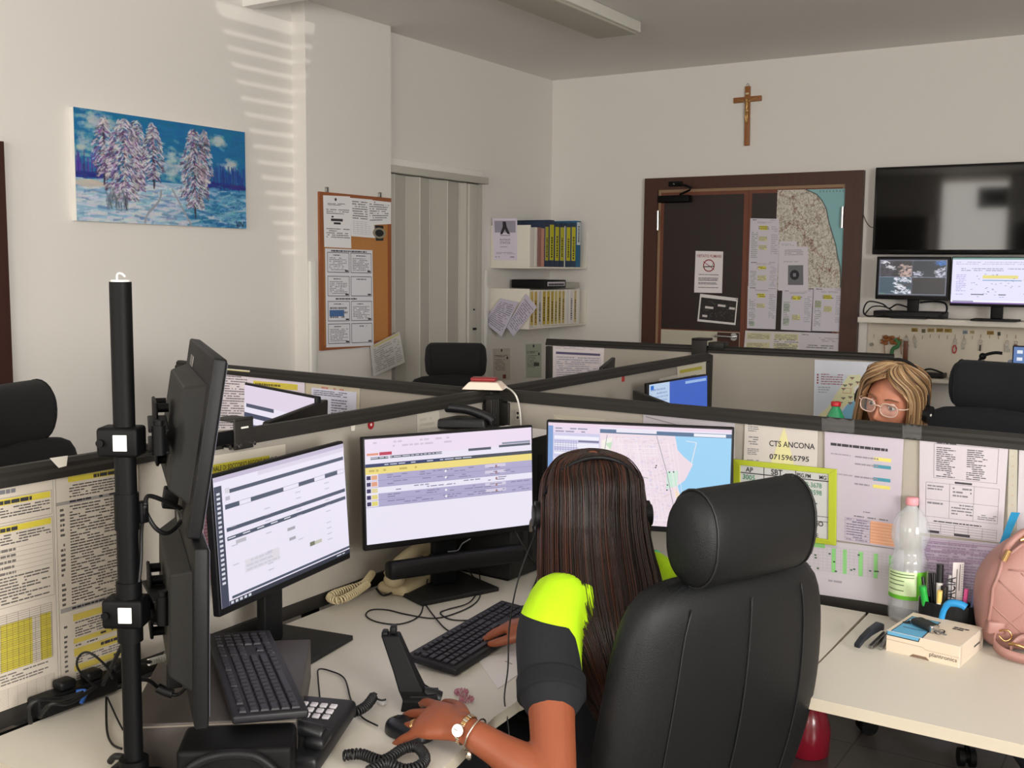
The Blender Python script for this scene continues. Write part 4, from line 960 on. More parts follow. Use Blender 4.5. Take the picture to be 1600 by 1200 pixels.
top = [(0.055, (222, 216, 208), None, 0.27, 'white box file next to the poster on the upper shelf'), (0.035, (228, 222, 214), None, 0.275, 'slim white folder on the upper shelf, left of the pink ones'),
       (0.05, (150, 104, 96), None, 0.275, 'dusty pink folder on the upper shelf'), (0.04, (196, 140, 120), None, 0.272, 'salmon folder right of the dusty pink one on the upper shelf'),
       (0.055, (38, 52, 78), (178, 172, 40), 0.315, 'navy binder with a narrow yellow spine beside the salmon folder'), (0.075, (34, 50, 76), (198, 192, 30), 0.335, 'navy binder with a tall yellow label, the tallest near the shelf middle'),
       (0.07, (34, 50, 76), (198, 192, 30), 0.32, 'navy binder with yellow label, left of the pair in mid upper shelf'), (0.07, (34, 50, 76), (192, 186, 34), 0.32, 'navy binder with yellow label, just left of the thin white divider'),
       (0.012, (224, 220, 210), None, 0.30, 'thin white divider between the yellow-labelled binders'), (0.075, (30, 56, 84), (204, 196, 34), 0.325, 'navy binder with yellow label, just right of the thin white divider'), (0.075, (30, 60, 88), (204, 196, 34), 0.33, 'navy binder with yellow label, last yellow one at the right'),
       (0.07, (24, 96, 136), (206, 216, 220), 0.345, 'blue binder with a white half label near the right end of the upper shelf')]
for w_, c, lc, h, lab in top:
    binder(yy, w_, 1.607, h, c, lc, lab, lab=(0.48, 0.97) if c == (24, 96, 136) else (0.14, 0.9)); yy += w_+0.004
yy = 6.52; k = 0
low = [(0.05, (214, 208, 190), (206, 178, 96), 'cream file with mustard edge behind the hanging sheets'), (0.05, (220, 214, 200), (204, 172, 90), 'cream file with mustard strip, second on the lower shelf'), (0.055, (222, 218, 208), (206, 200, 196), 'white file with dotted spine on the lower shelf'),
       (0.055, (218, 212, 198), (196, 166, 60), 'white file with a gold spine label, fourth on the lower shelf'), (0.055, (214, 208, 190), (200, 172, 56), 'white file with a gold label and bold marks, fifth on the lower shelf'), (0.05, (218, 212, 196), (192, 166, 66), 'white file with a speckled gold label, sixth on the lower shelf'),
       (0.05, (222, 216, 204), (206, 188, 110), 'cream file with a pale yellow strip, seventh on the lower shelf'), (0.05, (222, 216, 204), (200, 178, 96), 'cream file with a short yellow strip, eighth on the lower shelf'), (0.05, (220, 214, 202), (200, 176, 110), 'cream file with a tan strip, ninth on the lower shelf'),
       (0.06, (226, 222, 216), None, 'plain white file on the lower shelf'), (0.06, (224, 220, 216), (222, 214, 212), 'white file with faint red writing on the lower shelf'), (0.05, (222, 216, 206), (206, 186, 140), 'white file with a tan label near the right end of the lower shelf'), (0.045, (226, 222, 214), None, 'last white file at the right end of the lower shelf')]
for w_, c, lc, lab in low:
    binder(yy, w_, 1.18, 0.262, c, lc, lab, lab=(0.05, 0.95)); yy += w_+0.004
fb = thing('flat_binder', 'black lever binder lying flat between the two corner shelves', 'binder', (SHX-0.15, 6.86, 1.452))
MB().rbox((SHX-0.29, 6.72, 1.452), (SHX+0.0, 7.02, 1.512), 0.006, BLACK).build('cover', fb, world=True)
S = Sheet((SHX+0.0015, 6.75, 1.498), (SHX+0.0015, 7.0, 1.498), (SHX+0.0015, 7.0, 1.468), (SHX+0.0015, 6.75, 1.468), bgc=(206, 200, 206)); S.words(0.05, 0.25, 0.95, 0.8, 1, INKD, h=0.9, fill=1, rag=0); S.build('spine_label', parent=fb)
MB().rbox((SHX-0.29, 7.03, 1.452), (SHX-0.01, 7.24, 1.492), 0.004, mat('grey_file', (168, 164, 154), 0.5, var=0.05)).build('flat_file', label='grey-white file lying flat beside the black binder', cat='file')
S = Sheet(*[ony(a, b, 6.498) for a, b in ((769, 341), (808, 341), (808, 407), (772, 406.5))], bgc=(214, 206, 220))
S.rect(0.08, 0.06, 0.94, 0.34, (150, 146, 162)); S.poly([(0.30, 0.38), (0.42, 0.2), (0.42, 0.08), (0.55, 0.08), (0.58, 0.2), (0.72, 0.38), (0.6, 0.37), (0.5, 0.26), (0.4, 0.38)][::-1], (40, 36, 44), 3)
S.rect(0.3, 0.40, 0.72, 0.415, (120, 110, 120)); S.text('PLATINUM', 0.5, 0.53, 0.045, (60, 56, 66), 'C'); S.text('STATUS', 0.5, 0.61, 0.06, (70, 66, 76), 'C')
S.words(0.25, 0.66, 0.78, 0.7, 1, (150, 146, 156)); S.words(0.1, 0.80, 0.9, 0.86, 2, (150, 146, 156)); S.rect(0.7, 0.91, 0.88, 0.925, INKD); S.words(0.06, 0.90, 0.3, 0.94, 1, INK)
S.build('poster', 'small PLATINUM STATUS poster on the end panel of the upper corner shelf', 'poster')
for cs, lab in (([(782, 466), (810, 472), (784, 526), (755, 503)], 'white printed sheet hanging crooked from the lower corner shelf, left one'), ([(822, 459), (839, 480), (802, 526), (791, 510)], 'white printed sheet hanging crooked from the lower corner shelf, right one')):
    P_ = [ony(a, b, 6.47 if 'left' in lab else 6.48) for a, b in cs]
    S = Sheet(*P_, bgc=(196, 190, 206)); S.words(0.1, 0.1, 0.92, 0.92, 14, (130, 122, 138)); S.build('paper_sheet', lab, 'paper')
# small notices low on the left wall near the corner
for cs, c, lab in (([(770, 545), (797, 544), (797, 594), (771, 594)], (204, 196, 184), 'pale notice with small red figures, left of the pair under the corner shelves'), ([(821, 538), (846, 537), (846, 590), (822, 590)], (182, 190, 172), 'greenish notice, right of the pair under the corner shelves')):
    S = wsheet(cs, ('x', LX), 0.002, bgc=c); S.disc(0.5, 0.06, 0.05, INKD, n=7); S.words(0.08, 0.2, 0.9, 0.28, 2, INKD); S.words(0.1, 0.32, 0.7, 0.7, 8, (130, 126, 120)); S.rect(0.78, 0.26, 0.88, 0.34, INKD, 3)
    S.rect(0.5, 0.55, 0.85, 0.66, (80, 78, 74), 3) if 'green' in lab else S.rect(0.55, 0.82, 0.75, 0.95, (130, 66, 58), 3)
    S.build('wall_notice', lab, 'notice')
# ================================================================ papers on the desk screens
def screen_plane(a, b, side, off=0.0135):
    d = pvec(a, b).normalized(); n = V((d.y, -d.x, 0))*side
    return (V((a[0], a[1], 0))+n*off, n)
PL1 = screen_plane((-1.845, 0.2), NODE, 1)
PL4 = screen_plane((-1.876, 2.86), (-1.905, 4.67), 1)
PL3 = screen_plane((-3.42, 2.915), (-1.90, 2.80), 1)
PL2 = screen_plane((-1.835, 2.833), (0.35, 2.741), 1)
PL5 = screen_plane(P5A, (-2.10, 5.115), 1); PL6 = screen_plane((-2.10, 5.115), P5B, 1)
def psheet(cs, pl, lay=1, **k):
    p, n = pl; q = p+n*0.0015*lay
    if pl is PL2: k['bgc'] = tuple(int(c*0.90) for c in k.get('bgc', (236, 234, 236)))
    return Sheet(*[onpl(a, b, q, n) for a, b in cs], **k)
# big yellow-headed charts, left
S = psheet([(-75, 765), (82, 739.5), (92, 1092), (-75, 1155)], PL1, bgc=(200, 190, 176), m=FOIL)
KH = (206, 190, 70)
S.words(0.1, 0.03, 0.82, 0.055, 1, INK, h=0.7, fill=1)
for v in (0.075, 0.19): S.rect(0.08, v, 0.97, v+0.026, KH); S.words(0.45, v, 0.8, v+0.026, 1, INKD, lay=3, h=0.6)
S.words(0.05, 0.108, 0.96, 0.155, 4, (90, 86, 84)); S.words(0.05, 0.222, 0.97, 0.27, 4, (90, 86, 84)); S.frame(0.02, 0.07, 0.985, 0.175, 0.0015, (110, 104, 98)); S.frame(0.02, 0.185, 0.985, 0.53, 0.0015, (110, 104, 98))
for k in range(6): S.rect(0.03, 0.285+0.02*k, 0.97, 0.2862+0.02*k, (130, 124, 118))
S.words(0.05, 0.28, 0.6, 0.40, 5, (110, 104, 100)); S.words(0.05, 0.40, 0.94, 0.52, 9, (96, 92, 88))
S.grid(0.05, 0.56, 0.95, 0.80, 8, 26, 0.0012, (96, 90, 84)); 
for a, b in ((0.44, 0.75), (0.83, 0.94)): S.rect(a, 0.60, b, 0.80, (196, 182, 66)); 
S.grid(0.05, 0.60, 0.95, 0.80, 16, 26, 0.0010, (96, 90, 60), 3)
S.words(0.05, 0.81, 0.9, 0.86, 4, (110, 104, 100)); S.grid(0.05, 0.875, 0.96, 0.985, 10, 18, 0.001, (120, 112, 106))
S.build('wall_chart', 'chart sheet with a yellow-striped table at the lower left corner of the picture', 'chart')
S = psheet([(83, 738), (216, 717), (219, 1045), (93, 1092)], PL1, bgc=(202, 192, 178), m=FOIL)
S.rect(0.16, 0.03, 0.98, 0.055, KH); S.words(0.45, 0.03, 0.85, 0.055, 1, INKD, lay=3, h=0.6); S.words(0.17, 0.065, 0.95, 0.125, 5, (90, 86, 84)); S.rect(0.02, 0.135, 0.98, 0.15, (150, 146, 142)); S.words(0.17, 0.13, 0.9, 0.15, 1, INKD, lay=3)
S.words(0.17, 0.155, 0.97, 0.60, 34, (92, 88, 84), rag=0.6); S.words(0.06, 0.16, 0.11, 0.6, 20, (96, 92, 88), h=0.5); S.rect(0.04, 0.605, 0.98, 0.625, (156, 152, 148)); S.words(0.17, 0.605, 0.9, 0.625, 1, INKD, lay=3)
for v, hh_ in ((0.645, 0.03), (0.755, 0.022), (0.80, 0.035), (0.875, 0.028)): S.rect(0.18, v, 0.98, v+hh_, (204, 184, 88)); S.words(0.5, v, 0.85, v+hh_, 1, INKD, lay=3, h=0.4)
S.words(0.2, 0.678, 0.97, 0.75, 6, (96, 92, 88)); S.words(0.2, 0.78, 0.6, 0.795, 1, (96, 92, 88)); S.words(0.2, 0.838, 0.95, 0.872, 3, (96, 92, 88)); S.words(0.2, 0.91, 0.97, 0.985, 7, (96, 92, 88)); S.words(0.07, 0.68, 0.11, 0.9, 10, (96, 92, 88)); S.frame(0.02, 0.02, 0.995, 0.985, 0.0015, (110, 104, 98))
S.build('wall_chart', 'chart sheet with dense text and yellow headings just left of the black pole', 'chart')
tape = MB(); q1 = onpl(78, 722, *PL1)
S = psheet([(78, 716), (106, 712), (104, 728), (92, 731)], (PL1[0]+PL1[1]*0.016, PL1[1]), 1, bgc=(226, 220, 208)); S.build('tape_strip', 'white folded piece of tape on the screen rail at the left', 'tape')
S = psheet([(310, 716), (446, 694), (447, 760), (310, 785)], PL1, bgc=(206, 198, 182)); S.rect(0.02, 0.20, 0.80, 0.40, (196, 184, 50)); S.text('REGIONALE DI SOCCORSO REGIONE MARCHE', 0.03, 0.36, 0.12, (50, 46, 30), 'L', bold=0.01, sx=0.66); S.text('COMPETENZE PER COMUNE', 0.03, 0.57, 0.085, (60, 56, 50), 'L', sx=0.66)
S.build('paper_sheet', 'paper with a yellow highlighted heading above the left monitor', 'paper')
S = psheet([(317, 800), (328, 798), (332, 905), (319, 910)], PL1, 2, bgc=(186, 120, 140)); S.words(0.1, 0.1, 0.9, 0.9, 16, (206, 180, 186)); S.build('paper_sheet', 'sliver of a pinkish printed sheet behind the left monitor', 'paper')
rs_ = onpl(579.5, 663.5, *PL1); MB().cyl(rs_, rs_+PL1[1]*0.001, 0.0125, mat('red_sticker', (150, 22, 32), 0.5), n=28).cyl(rs_+PL1[1]*0.001, rs_+PL1[1]*0.0013, 0.004, mat('sticker_mark', (226, 200, 196), 0.5), n=12).build('round_sticker', label='small red sticker on the long screen above the middle monitor', cat='sticker')
S = psheet([(548, 662), (556, 660), (554, 673), (549, 673)], PL1, bgc=(222, 216, 204)); S.build('tape_strip', 'little torn white tape left of the red sticker', 'tape')
S = psheet([(652, 646), (686, 641), (688, 685), (653, 690)], PL1, bgc=(190, 184, 172)); S.words(0.1, 0.15, 0.9, 0.9, 4, (176, 170, 158)); S.build('paper_sheet', 'plain greyish sheet on the long screen beside the black phone on the tower', 'paper')
# far left bay (on S3)
S = psheet([(286, 570), (303, 571.5), (303, 650), (289, 650)], PL3, bgc=(214, 210, 222)); S.words(0.1, 0.05, 0.9, 0.9, 14, (150, 148, 160)); S.build('paper_sheet', 'white sheet between the dark end post and the pole-mounted monitor', 'paper')
S = psheet([(346, 575), (390, 579), (386, 672), (335, 672)], PL3, 2, bgc=(220, 212, 218)); S.rect(0.06, 0.01, 1, 0.08, (212, 204, 140)); S.words(0.4, 0.02, 0.75, 0.07, 1, (130, 120, 60), lay=3); S.words(0.08, 0.1, 0.97, 0.98, 22, (108, 104, 112)); S.frame(0.03, 0.005, 0.995, 0.995, 0.003, (170, 166, 160)); S.build('paper_sheet', 'tall printed sheet with a pale yellow heading beside the angled grey screen', 'paper')
S = psheet([(390, 584.5), (476, 594), (476, 640), (386, 640)], PL3, 1, bgc=(218, 208, 222)); S.rect(0.08, 0.17, 0.88, 0.36, (206, 190, 70)); S.words(0.12, 0.19, 0.82, 0.34, 1, (110, 96, 30), lay=3, fill=1); S.build('paper_sheet', 'white sheet with a yellow marked line above the angled screen of the left bay', 'paper')
S = psheet([(478, 594), (562, 604), (560, 668), (477, 660)], PL3, 1, bgc=(190, 180, 156), m=FOIL); S.words(0.3, 0.08, 0.85, 0.2, 1, (180, 110, 100)); S.build('plastic_pocket', 'yellowed plastic pocket behind the two-column list in the left bay', 'document pocket')
S = psheet([(486.5, 605.5), (557, 613), (556, 668), (487, 662)], PL3, 3, bgc=(206, 206, 224)); S.words(0.05, 0.04, 0.8, 0.2, 3, (90, 90, 110)); S.words(0.06, 0.28, 0.35, 0.98, 10, (110, 110, 130)); S.words(0.45, 0.25, 0.8, 0.98, 10, (110, 110, 130)); S.build('paper_sheet', 'white two-column list pinned on the long dark-railed screen of the left bay', 'paper')
# middle bay (on S4, S5, S6)
S = psheet([(1030, 592), (1061, 585), (1061, 618), (1030, 620)], PL4, 1, bgc=(206, 202, 190)); S.words(0.1, 0.12, 0.9, 0.3, 1, INK); S.words(0.1, 0.4, 0.9, 0.9, 3, (150, 146, 140)); S.build('paper_sheet', 'small cream sheet above the blue screen, left one', 'paper')
S = psheet([(1058, 571), (1103, 562.5), (1103, 604), (1060, 612)], PL4, 2, bgc=(216, 210, 190)); S.rect(0.08, 0.2, 0.85, 0.32, (190, 180, 70)); S.words(0.2, 0.45, 0.7, 0.55, 1, INK); S.words(0.1, 0.7, 0.7, 0.95, 2, INK); S.build('paper_sheet', 'cream sheet with a yellow marked heading above the blue screen', 'paper')
S = psheet([(971, 588), (976, 587), (976, 596), (971, 597)], PL4, bgc=(170, 50, 44)); S.build('round_sticker', 'tiny red sticker on the screen pointing at the double door', 'sticker')
S = psheet([(864, 537), (944, 542), (942, 600), (864, 600)], PL5, bgc=(214, 204, 206)); S.words(0.05, 0.04, 0.9, 0.12, 2, (180, 172, 176)); S.rect(0.06, 0.19, 0.93, 0.25, (84, 78, 110)); S.grid(0.06, 0.3, 0.94, 0.95, 4, 8, 0.006, (160, 160, 176)); S.words(0.08, 0.3, 0.92, 0.95, 12, (150, 150, 168)); S.build('paper_sheet', 'printed table with a dark heading bar inside the far framed screen', 'paper')
S = psheet([(1273, 562), (1382, 567), (1380, 656), (1271, 655)], PL6, bgc=(206, 210, 220), m=FOIL)
S.poly([(0.02, 0.22), (0.62, 0.24), (0.55, 0.55), (0.3, 0.98), (0.02, 0.98)], (196, 202, 212), 1); S.poly([(0.78, 0.2), (1.0, 0.2), (1.0, 0.99), (0.35, 0.99), (0.5, 0.72), (0.86, 0.55)], (120, 176, 206), 2)
S.poly([(0.5, 0.24), (0.66, 0.22), (0.76, 0.42), (0.90, 0.56), (0.62, 0.62), (0.48, 0.75), (0.3, 0.92), (0.12, 0.99), (0.06, 0.95), (0.22, 0.78), (0.33, 0.55)], (214, 212, 168), 3)
for u, v in ((0.52, 0.27), (0.6, 0.34), (0.5, 0.38), (0.42, 0.4), (0.4, 0.46), (0.58, 0.55), (0.5, 0.6), (0.4, 0.62), (0.36, 0.7), (0.5, 0.7), (0.62, 0.8), (0.72, 0.64), (0.3, 0.8)): S.rect(u, v, u+0.06, v+0.02, (96, 84, 70), 4); S.disc(u+0.03, v+0.03, 0.013, (170, 40, 44) if u > 0.45 else (60, 110, 70), 5, n=6)
S.frame(0.42, 0.46, 0.54, 0.55, 0.006, (190, 60, 60), 5); S.poly([(0.64, 0.4), (0.7, 0.46), (0.68, 0.55), (0.59, 0.55), (0.57, 0.45)], (226, 220, 214), 4)
for k in range(4): S.disc(0.05, 0.25+0.045*k, 0.016, (150, 40, 50), 4, n=8)
S.words(0.1, 0.22, 0.42, 0.42, 5, (150, 96, 104)); S.words(0.06, 0.44, 0.3, 0.56, 3, (150, 150, 160)); S.line((0.7, 0.05), (0.86, 0.18), 0.008, (236, 238, 242), 4)
S.build('area_map', 'map of a coastal region in a plastic pocket, left of the blonde operator', 'map')
# on the screen in front of the blonde operator (S2)
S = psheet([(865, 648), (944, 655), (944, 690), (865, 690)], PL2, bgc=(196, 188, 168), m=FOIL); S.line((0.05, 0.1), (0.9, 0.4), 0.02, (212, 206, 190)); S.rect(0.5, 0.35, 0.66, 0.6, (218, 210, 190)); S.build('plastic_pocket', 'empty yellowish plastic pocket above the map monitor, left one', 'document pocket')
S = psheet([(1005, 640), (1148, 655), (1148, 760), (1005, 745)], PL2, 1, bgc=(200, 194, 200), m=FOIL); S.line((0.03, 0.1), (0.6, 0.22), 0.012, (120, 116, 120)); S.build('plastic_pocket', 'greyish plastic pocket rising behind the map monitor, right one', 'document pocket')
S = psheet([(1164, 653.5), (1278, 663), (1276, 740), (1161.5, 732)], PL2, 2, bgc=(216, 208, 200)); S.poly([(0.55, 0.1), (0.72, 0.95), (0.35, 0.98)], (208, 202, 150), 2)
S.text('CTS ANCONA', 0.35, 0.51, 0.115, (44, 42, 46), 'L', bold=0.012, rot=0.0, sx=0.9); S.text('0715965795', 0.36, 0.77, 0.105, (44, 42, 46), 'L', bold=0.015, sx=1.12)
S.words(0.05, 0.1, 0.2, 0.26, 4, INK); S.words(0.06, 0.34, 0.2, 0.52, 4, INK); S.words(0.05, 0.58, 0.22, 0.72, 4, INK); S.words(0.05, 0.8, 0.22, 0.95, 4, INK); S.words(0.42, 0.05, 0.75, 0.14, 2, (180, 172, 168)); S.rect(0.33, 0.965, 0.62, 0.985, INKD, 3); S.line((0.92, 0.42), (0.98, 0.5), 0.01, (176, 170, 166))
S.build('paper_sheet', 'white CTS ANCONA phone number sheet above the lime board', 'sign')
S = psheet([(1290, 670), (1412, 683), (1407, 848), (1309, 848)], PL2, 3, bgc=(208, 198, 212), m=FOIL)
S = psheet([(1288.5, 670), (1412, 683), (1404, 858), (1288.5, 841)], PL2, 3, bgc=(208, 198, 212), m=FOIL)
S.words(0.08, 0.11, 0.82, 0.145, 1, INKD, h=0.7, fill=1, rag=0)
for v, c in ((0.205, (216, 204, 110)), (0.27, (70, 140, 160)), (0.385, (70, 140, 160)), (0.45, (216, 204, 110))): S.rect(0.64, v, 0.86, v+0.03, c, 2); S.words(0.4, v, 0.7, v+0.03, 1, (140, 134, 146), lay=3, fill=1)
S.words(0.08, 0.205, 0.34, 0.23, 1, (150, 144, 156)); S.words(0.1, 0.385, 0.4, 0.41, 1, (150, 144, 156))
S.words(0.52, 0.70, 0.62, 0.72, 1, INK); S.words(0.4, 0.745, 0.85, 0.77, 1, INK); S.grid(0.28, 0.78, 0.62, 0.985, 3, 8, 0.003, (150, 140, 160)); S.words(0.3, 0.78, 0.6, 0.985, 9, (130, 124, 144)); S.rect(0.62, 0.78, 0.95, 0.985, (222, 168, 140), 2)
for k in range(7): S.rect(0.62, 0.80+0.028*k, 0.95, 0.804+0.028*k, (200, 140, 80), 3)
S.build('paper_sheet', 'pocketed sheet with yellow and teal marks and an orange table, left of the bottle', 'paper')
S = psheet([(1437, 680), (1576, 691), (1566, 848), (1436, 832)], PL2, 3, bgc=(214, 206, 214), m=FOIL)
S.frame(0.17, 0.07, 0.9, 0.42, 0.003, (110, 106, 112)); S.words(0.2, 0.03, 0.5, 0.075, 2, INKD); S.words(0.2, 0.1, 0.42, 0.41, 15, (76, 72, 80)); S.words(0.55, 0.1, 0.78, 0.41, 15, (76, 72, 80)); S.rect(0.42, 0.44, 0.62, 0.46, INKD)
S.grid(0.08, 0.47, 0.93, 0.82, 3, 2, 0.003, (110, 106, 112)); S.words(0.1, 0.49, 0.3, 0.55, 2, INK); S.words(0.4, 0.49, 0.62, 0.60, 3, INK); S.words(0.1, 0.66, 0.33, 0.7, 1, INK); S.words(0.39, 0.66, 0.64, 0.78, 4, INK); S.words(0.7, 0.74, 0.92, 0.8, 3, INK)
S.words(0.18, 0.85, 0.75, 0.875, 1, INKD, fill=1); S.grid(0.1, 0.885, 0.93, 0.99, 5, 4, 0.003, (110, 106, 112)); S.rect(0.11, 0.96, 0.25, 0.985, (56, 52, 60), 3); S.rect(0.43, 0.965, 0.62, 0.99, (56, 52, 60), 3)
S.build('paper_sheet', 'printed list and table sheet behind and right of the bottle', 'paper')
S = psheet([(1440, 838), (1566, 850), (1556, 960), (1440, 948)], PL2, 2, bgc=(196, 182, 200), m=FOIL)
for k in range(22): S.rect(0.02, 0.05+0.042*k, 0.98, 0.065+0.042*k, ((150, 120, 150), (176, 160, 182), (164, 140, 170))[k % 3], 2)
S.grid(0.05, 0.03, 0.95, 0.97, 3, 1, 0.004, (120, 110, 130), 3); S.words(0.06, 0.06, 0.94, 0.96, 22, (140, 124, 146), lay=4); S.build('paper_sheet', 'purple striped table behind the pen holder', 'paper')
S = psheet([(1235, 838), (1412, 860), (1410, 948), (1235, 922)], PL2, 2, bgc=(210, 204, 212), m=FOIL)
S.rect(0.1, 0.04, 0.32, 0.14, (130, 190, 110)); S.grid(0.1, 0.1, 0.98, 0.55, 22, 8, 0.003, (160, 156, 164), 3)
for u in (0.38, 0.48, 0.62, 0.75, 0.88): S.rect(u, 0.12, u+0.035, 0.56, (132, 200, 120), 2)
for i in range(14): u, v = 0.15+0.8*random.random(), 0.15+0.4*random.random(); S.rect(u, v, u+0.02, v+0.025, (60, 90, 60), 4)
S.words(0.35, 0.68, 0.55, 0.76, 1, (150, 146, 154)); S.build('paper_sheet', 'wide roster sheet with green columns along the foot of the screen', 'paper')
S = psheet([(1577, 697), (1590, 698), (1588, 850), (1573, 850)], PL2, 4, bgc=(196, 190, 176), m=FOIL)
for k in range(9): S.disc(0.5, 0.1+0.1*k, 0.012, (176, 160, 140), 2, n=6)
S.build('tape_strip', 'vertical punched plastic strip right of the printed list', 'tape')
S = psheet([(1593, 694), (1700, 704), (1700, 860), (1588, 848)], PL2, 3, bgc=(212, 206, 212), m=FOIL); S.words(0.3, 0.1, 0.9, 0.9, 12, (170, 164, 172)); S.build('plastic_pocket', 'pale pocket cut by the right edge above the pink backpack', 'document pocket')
# clear tape folded over the rail
CLR = mat('clear_tape', (220, 220, 222), 0.15, alpha=0.045)
p_, n_ = PL2; q_ = p_+n_*0.016
for (a, b, lab) in ((1284, 1335, 'clear tape wrinkled over the rail in front of the blonde head, left piece'), (1410, 1440, 'clear tape over the rail in front of the blonde head, right piece')):
    pts = []
    for k in range(9):
        u = a+(b-a)*k/8; wob = 2.2*math.sin(k*2.1)
        pts.append((onpl(u, 652+(u-1280)*0.09+wob, q_+n_*0.002*(k % 2), n_), onpl(u, 672+(u-1280)*0.09+wob*0.6, q_+n_*0.003*((k+1) % 2), n_)))
    m = MB(); vs_ = [x_ for pr in pts for x_ in pr]+[x_-n_*0.0004 for pr in pts for x_ in pr]; n2 = len(pts)*2
    m.add(vs_, [(2*k, 2*k+1, 2*k+3, 2*k+2) for k in range(8)]+[(n2+2*k, n2+2*k+2, n2+2*k+3, n2+2*k+1) for k in range(8)], CLR, True); m.build('tape_strip', label=lab, cat='tape')
# lime-framed whiteboard
p0, n0 = PL2; pw = p0+n0*0.006
W4 = [onpl(a, b, pw, n0) for a, b in ((1147, 717), (1308, 733), (1307, 852), (1150, 846))]
W4[3] = W4[0]+(W4[2]-W4[1])
wbt = thing('whiteboard', 'small whiteboard in a lime green frame with handwritten numbers, behind the black headrest', 'whiteboard', (W4[0]+W4[2])/2)
LIME = mat('lime_plastic', (168, 178, 46), 0.4, var=0.03)
cW = [p+n0*0.0 for p in W4]; ctr = sum(cW, V((0, 0, 0)))/4
def inset(p, k): return ctr+(p-ctr)*k
fr_ = MB()
for i in range(4):
    a, b = cW[i], cW[(i+1) % 4]; ai, bi = inset(a, 0.86), inset(b, 0.86)
    fr_.loft([[a, a+n0*0.006, ai+n0*0.008, ai], [b, b+n0*0.006, bi+n0*0.008, bi]], LIME, smooth=False)
fr_.build('frame', wbt, world=True, bevel=0.001)
S = Sheet(*[inset(p, 0.87)+n0*0.0035 for p in cW], bgc=(190, 190, 189)); BK = (30, 30, 34); GR = (70, 130, 100)
S.rect(0, 0.115, 1, 0.13, BK, 2); S.rect(0.275, 0, 0.283, 0.3, BK, 2); S.rect(0.63, 0, 0.638, 0.3, BK, 2); S.rect(0, 0.66, 1, 0.668, BK, 2); S.rect(0, 0.735, 1, 0.743, BK, 2)
def hand(t_, u, v, h, c): S.text(t_, u, v, h, c, 'L', rot=random.uniform(-.04, .02), bold=0.02, sx=0.95)
hand('AP', 0.07, 0.10, 0.075, BK); hand('SBT', 0.36, 0.105, 0.085, BK); S.text('PSG.PM', 0.645, 0.10, 0.062, BK, 'L', bold=0.02, sx=0.8); S.text('MG', 0.89, 0.10, 0.062, BK, 'L', bold=0.02, sx=0.85)
hand('3005', 0.03, 0.22, 0.08, GR); S.text('3648-3678', 0.65, 0.235, 0.075, GR, 'L', bold=0.01, sx=0.85); S.text('3648-3598', 0.65, 0.345, 0.075, GR, 'L', bold=0.01, sx=0.85); hand('-', 0.85, 0.5, 0.08, BK); hand('RE', 0.72, 0.65, 0.07, BK); hand('GIORNO', 0.66, 0.82, 0.075, BK); hand('P', 0.80, 0.90, 0.06, GR)
S.rect(0, 0.95, 1, 0.955, (190, 190, 190), 2); hand('NOTTE', 0.70, 0.985, 0.06, BK)
S.build('writing_surface', parent=wbt)

# ================================================================ monitors at the corner desk
def screen1(S):
    A = (74, 84, 104)
    S.rect(0, 0, 1, 0.035, (196, 186, 210), 2); S.rect(0.3, 0.035, 1, 0.07, (222, 214, 232), 2); S.rect(0, 0.07, 0.05, 1, (60, 66, 86), 2)
    for k in range(20): S.rect(0.014, 0.12+0.036*k, 0.036, 0.138+0.036*k, (216, 216, 226), 3)
    S.rect(0.10, 0.115, 0.99, 0.145, A, 2); S.rect(0.07, 0.10, 0.1, 0.14, (214, 212, 222), 3); S.rect(0.07, 0.165, 0.1, 0.195, (190, 188, 200), 3)
    S.rect(0.065, 0.225, 0.16, 0.262, A, 2); S.rect(0.24, 0.225, 0.48, 0.262, A, 2); S.rect(0.6, 0.225, 0.73, 0.262, A, 2); S.rect(0.82, 0.222, 0.93, 0.262, A, 2); S.frame(0.16, 0.225, 0.99, 0.262, 0.003, (150, 150, 166), 3)
    S.rect(0.065, 0.405, 0.99, 0.435, A, 2); S.rect(0.065, 0.475, 0.99, 0.505, A, 2)
    for k in range(5): S.rect(0.07+0.1*k, 0.483, 0.12+0.1*k, 0.492, (220, 220, 230), 3)
    S.rect(0.12, 0.52, 0.19, 0.55, (190, 188, 196), 2); S.rect(0.49, 0.575, 0.55, 0.60, (170, 168, 176), 3)
    S.rect(0.17, 0.70, 0.42, 0.80, (224, 218, 228), 2); S.words(0.18, 0.70, 0.42, 0.80, 3, (206, 204, 216), lay=3); S.rect(0.66, 0.765, 0.70, 0.80, (120, 124, 104), 3); S.rect(0.70, 0.77, 0.76, 0.80, (196, 194, 180), 3); S.rect(0.5, 0.66, 0.55, 0.685, (170, 168, 176), 3)
    for c in range(4):
        for k in range(12):
            if random.random() < 0.6: S.rect(0.09+0.24*c, 0.30+0.05*k, 0.13+0.24*c, 0.308+0.05*k, (196, 194, 206), 3)
    S.rect(0.07, 0.935, 1, 0.955, A, 3); S.rect(0.05, 0.965, 1, 1, (44, 50, 66), 3)
    for k in range(5): S.rect(0.06+0.03*k, 0.972, 0.078+0.03*k, 0.992, (206, 210, 220), 4)
    S.words(0.88, 0.972, 0.99, 0.992, 1, (206, 210, 220), lay=4)
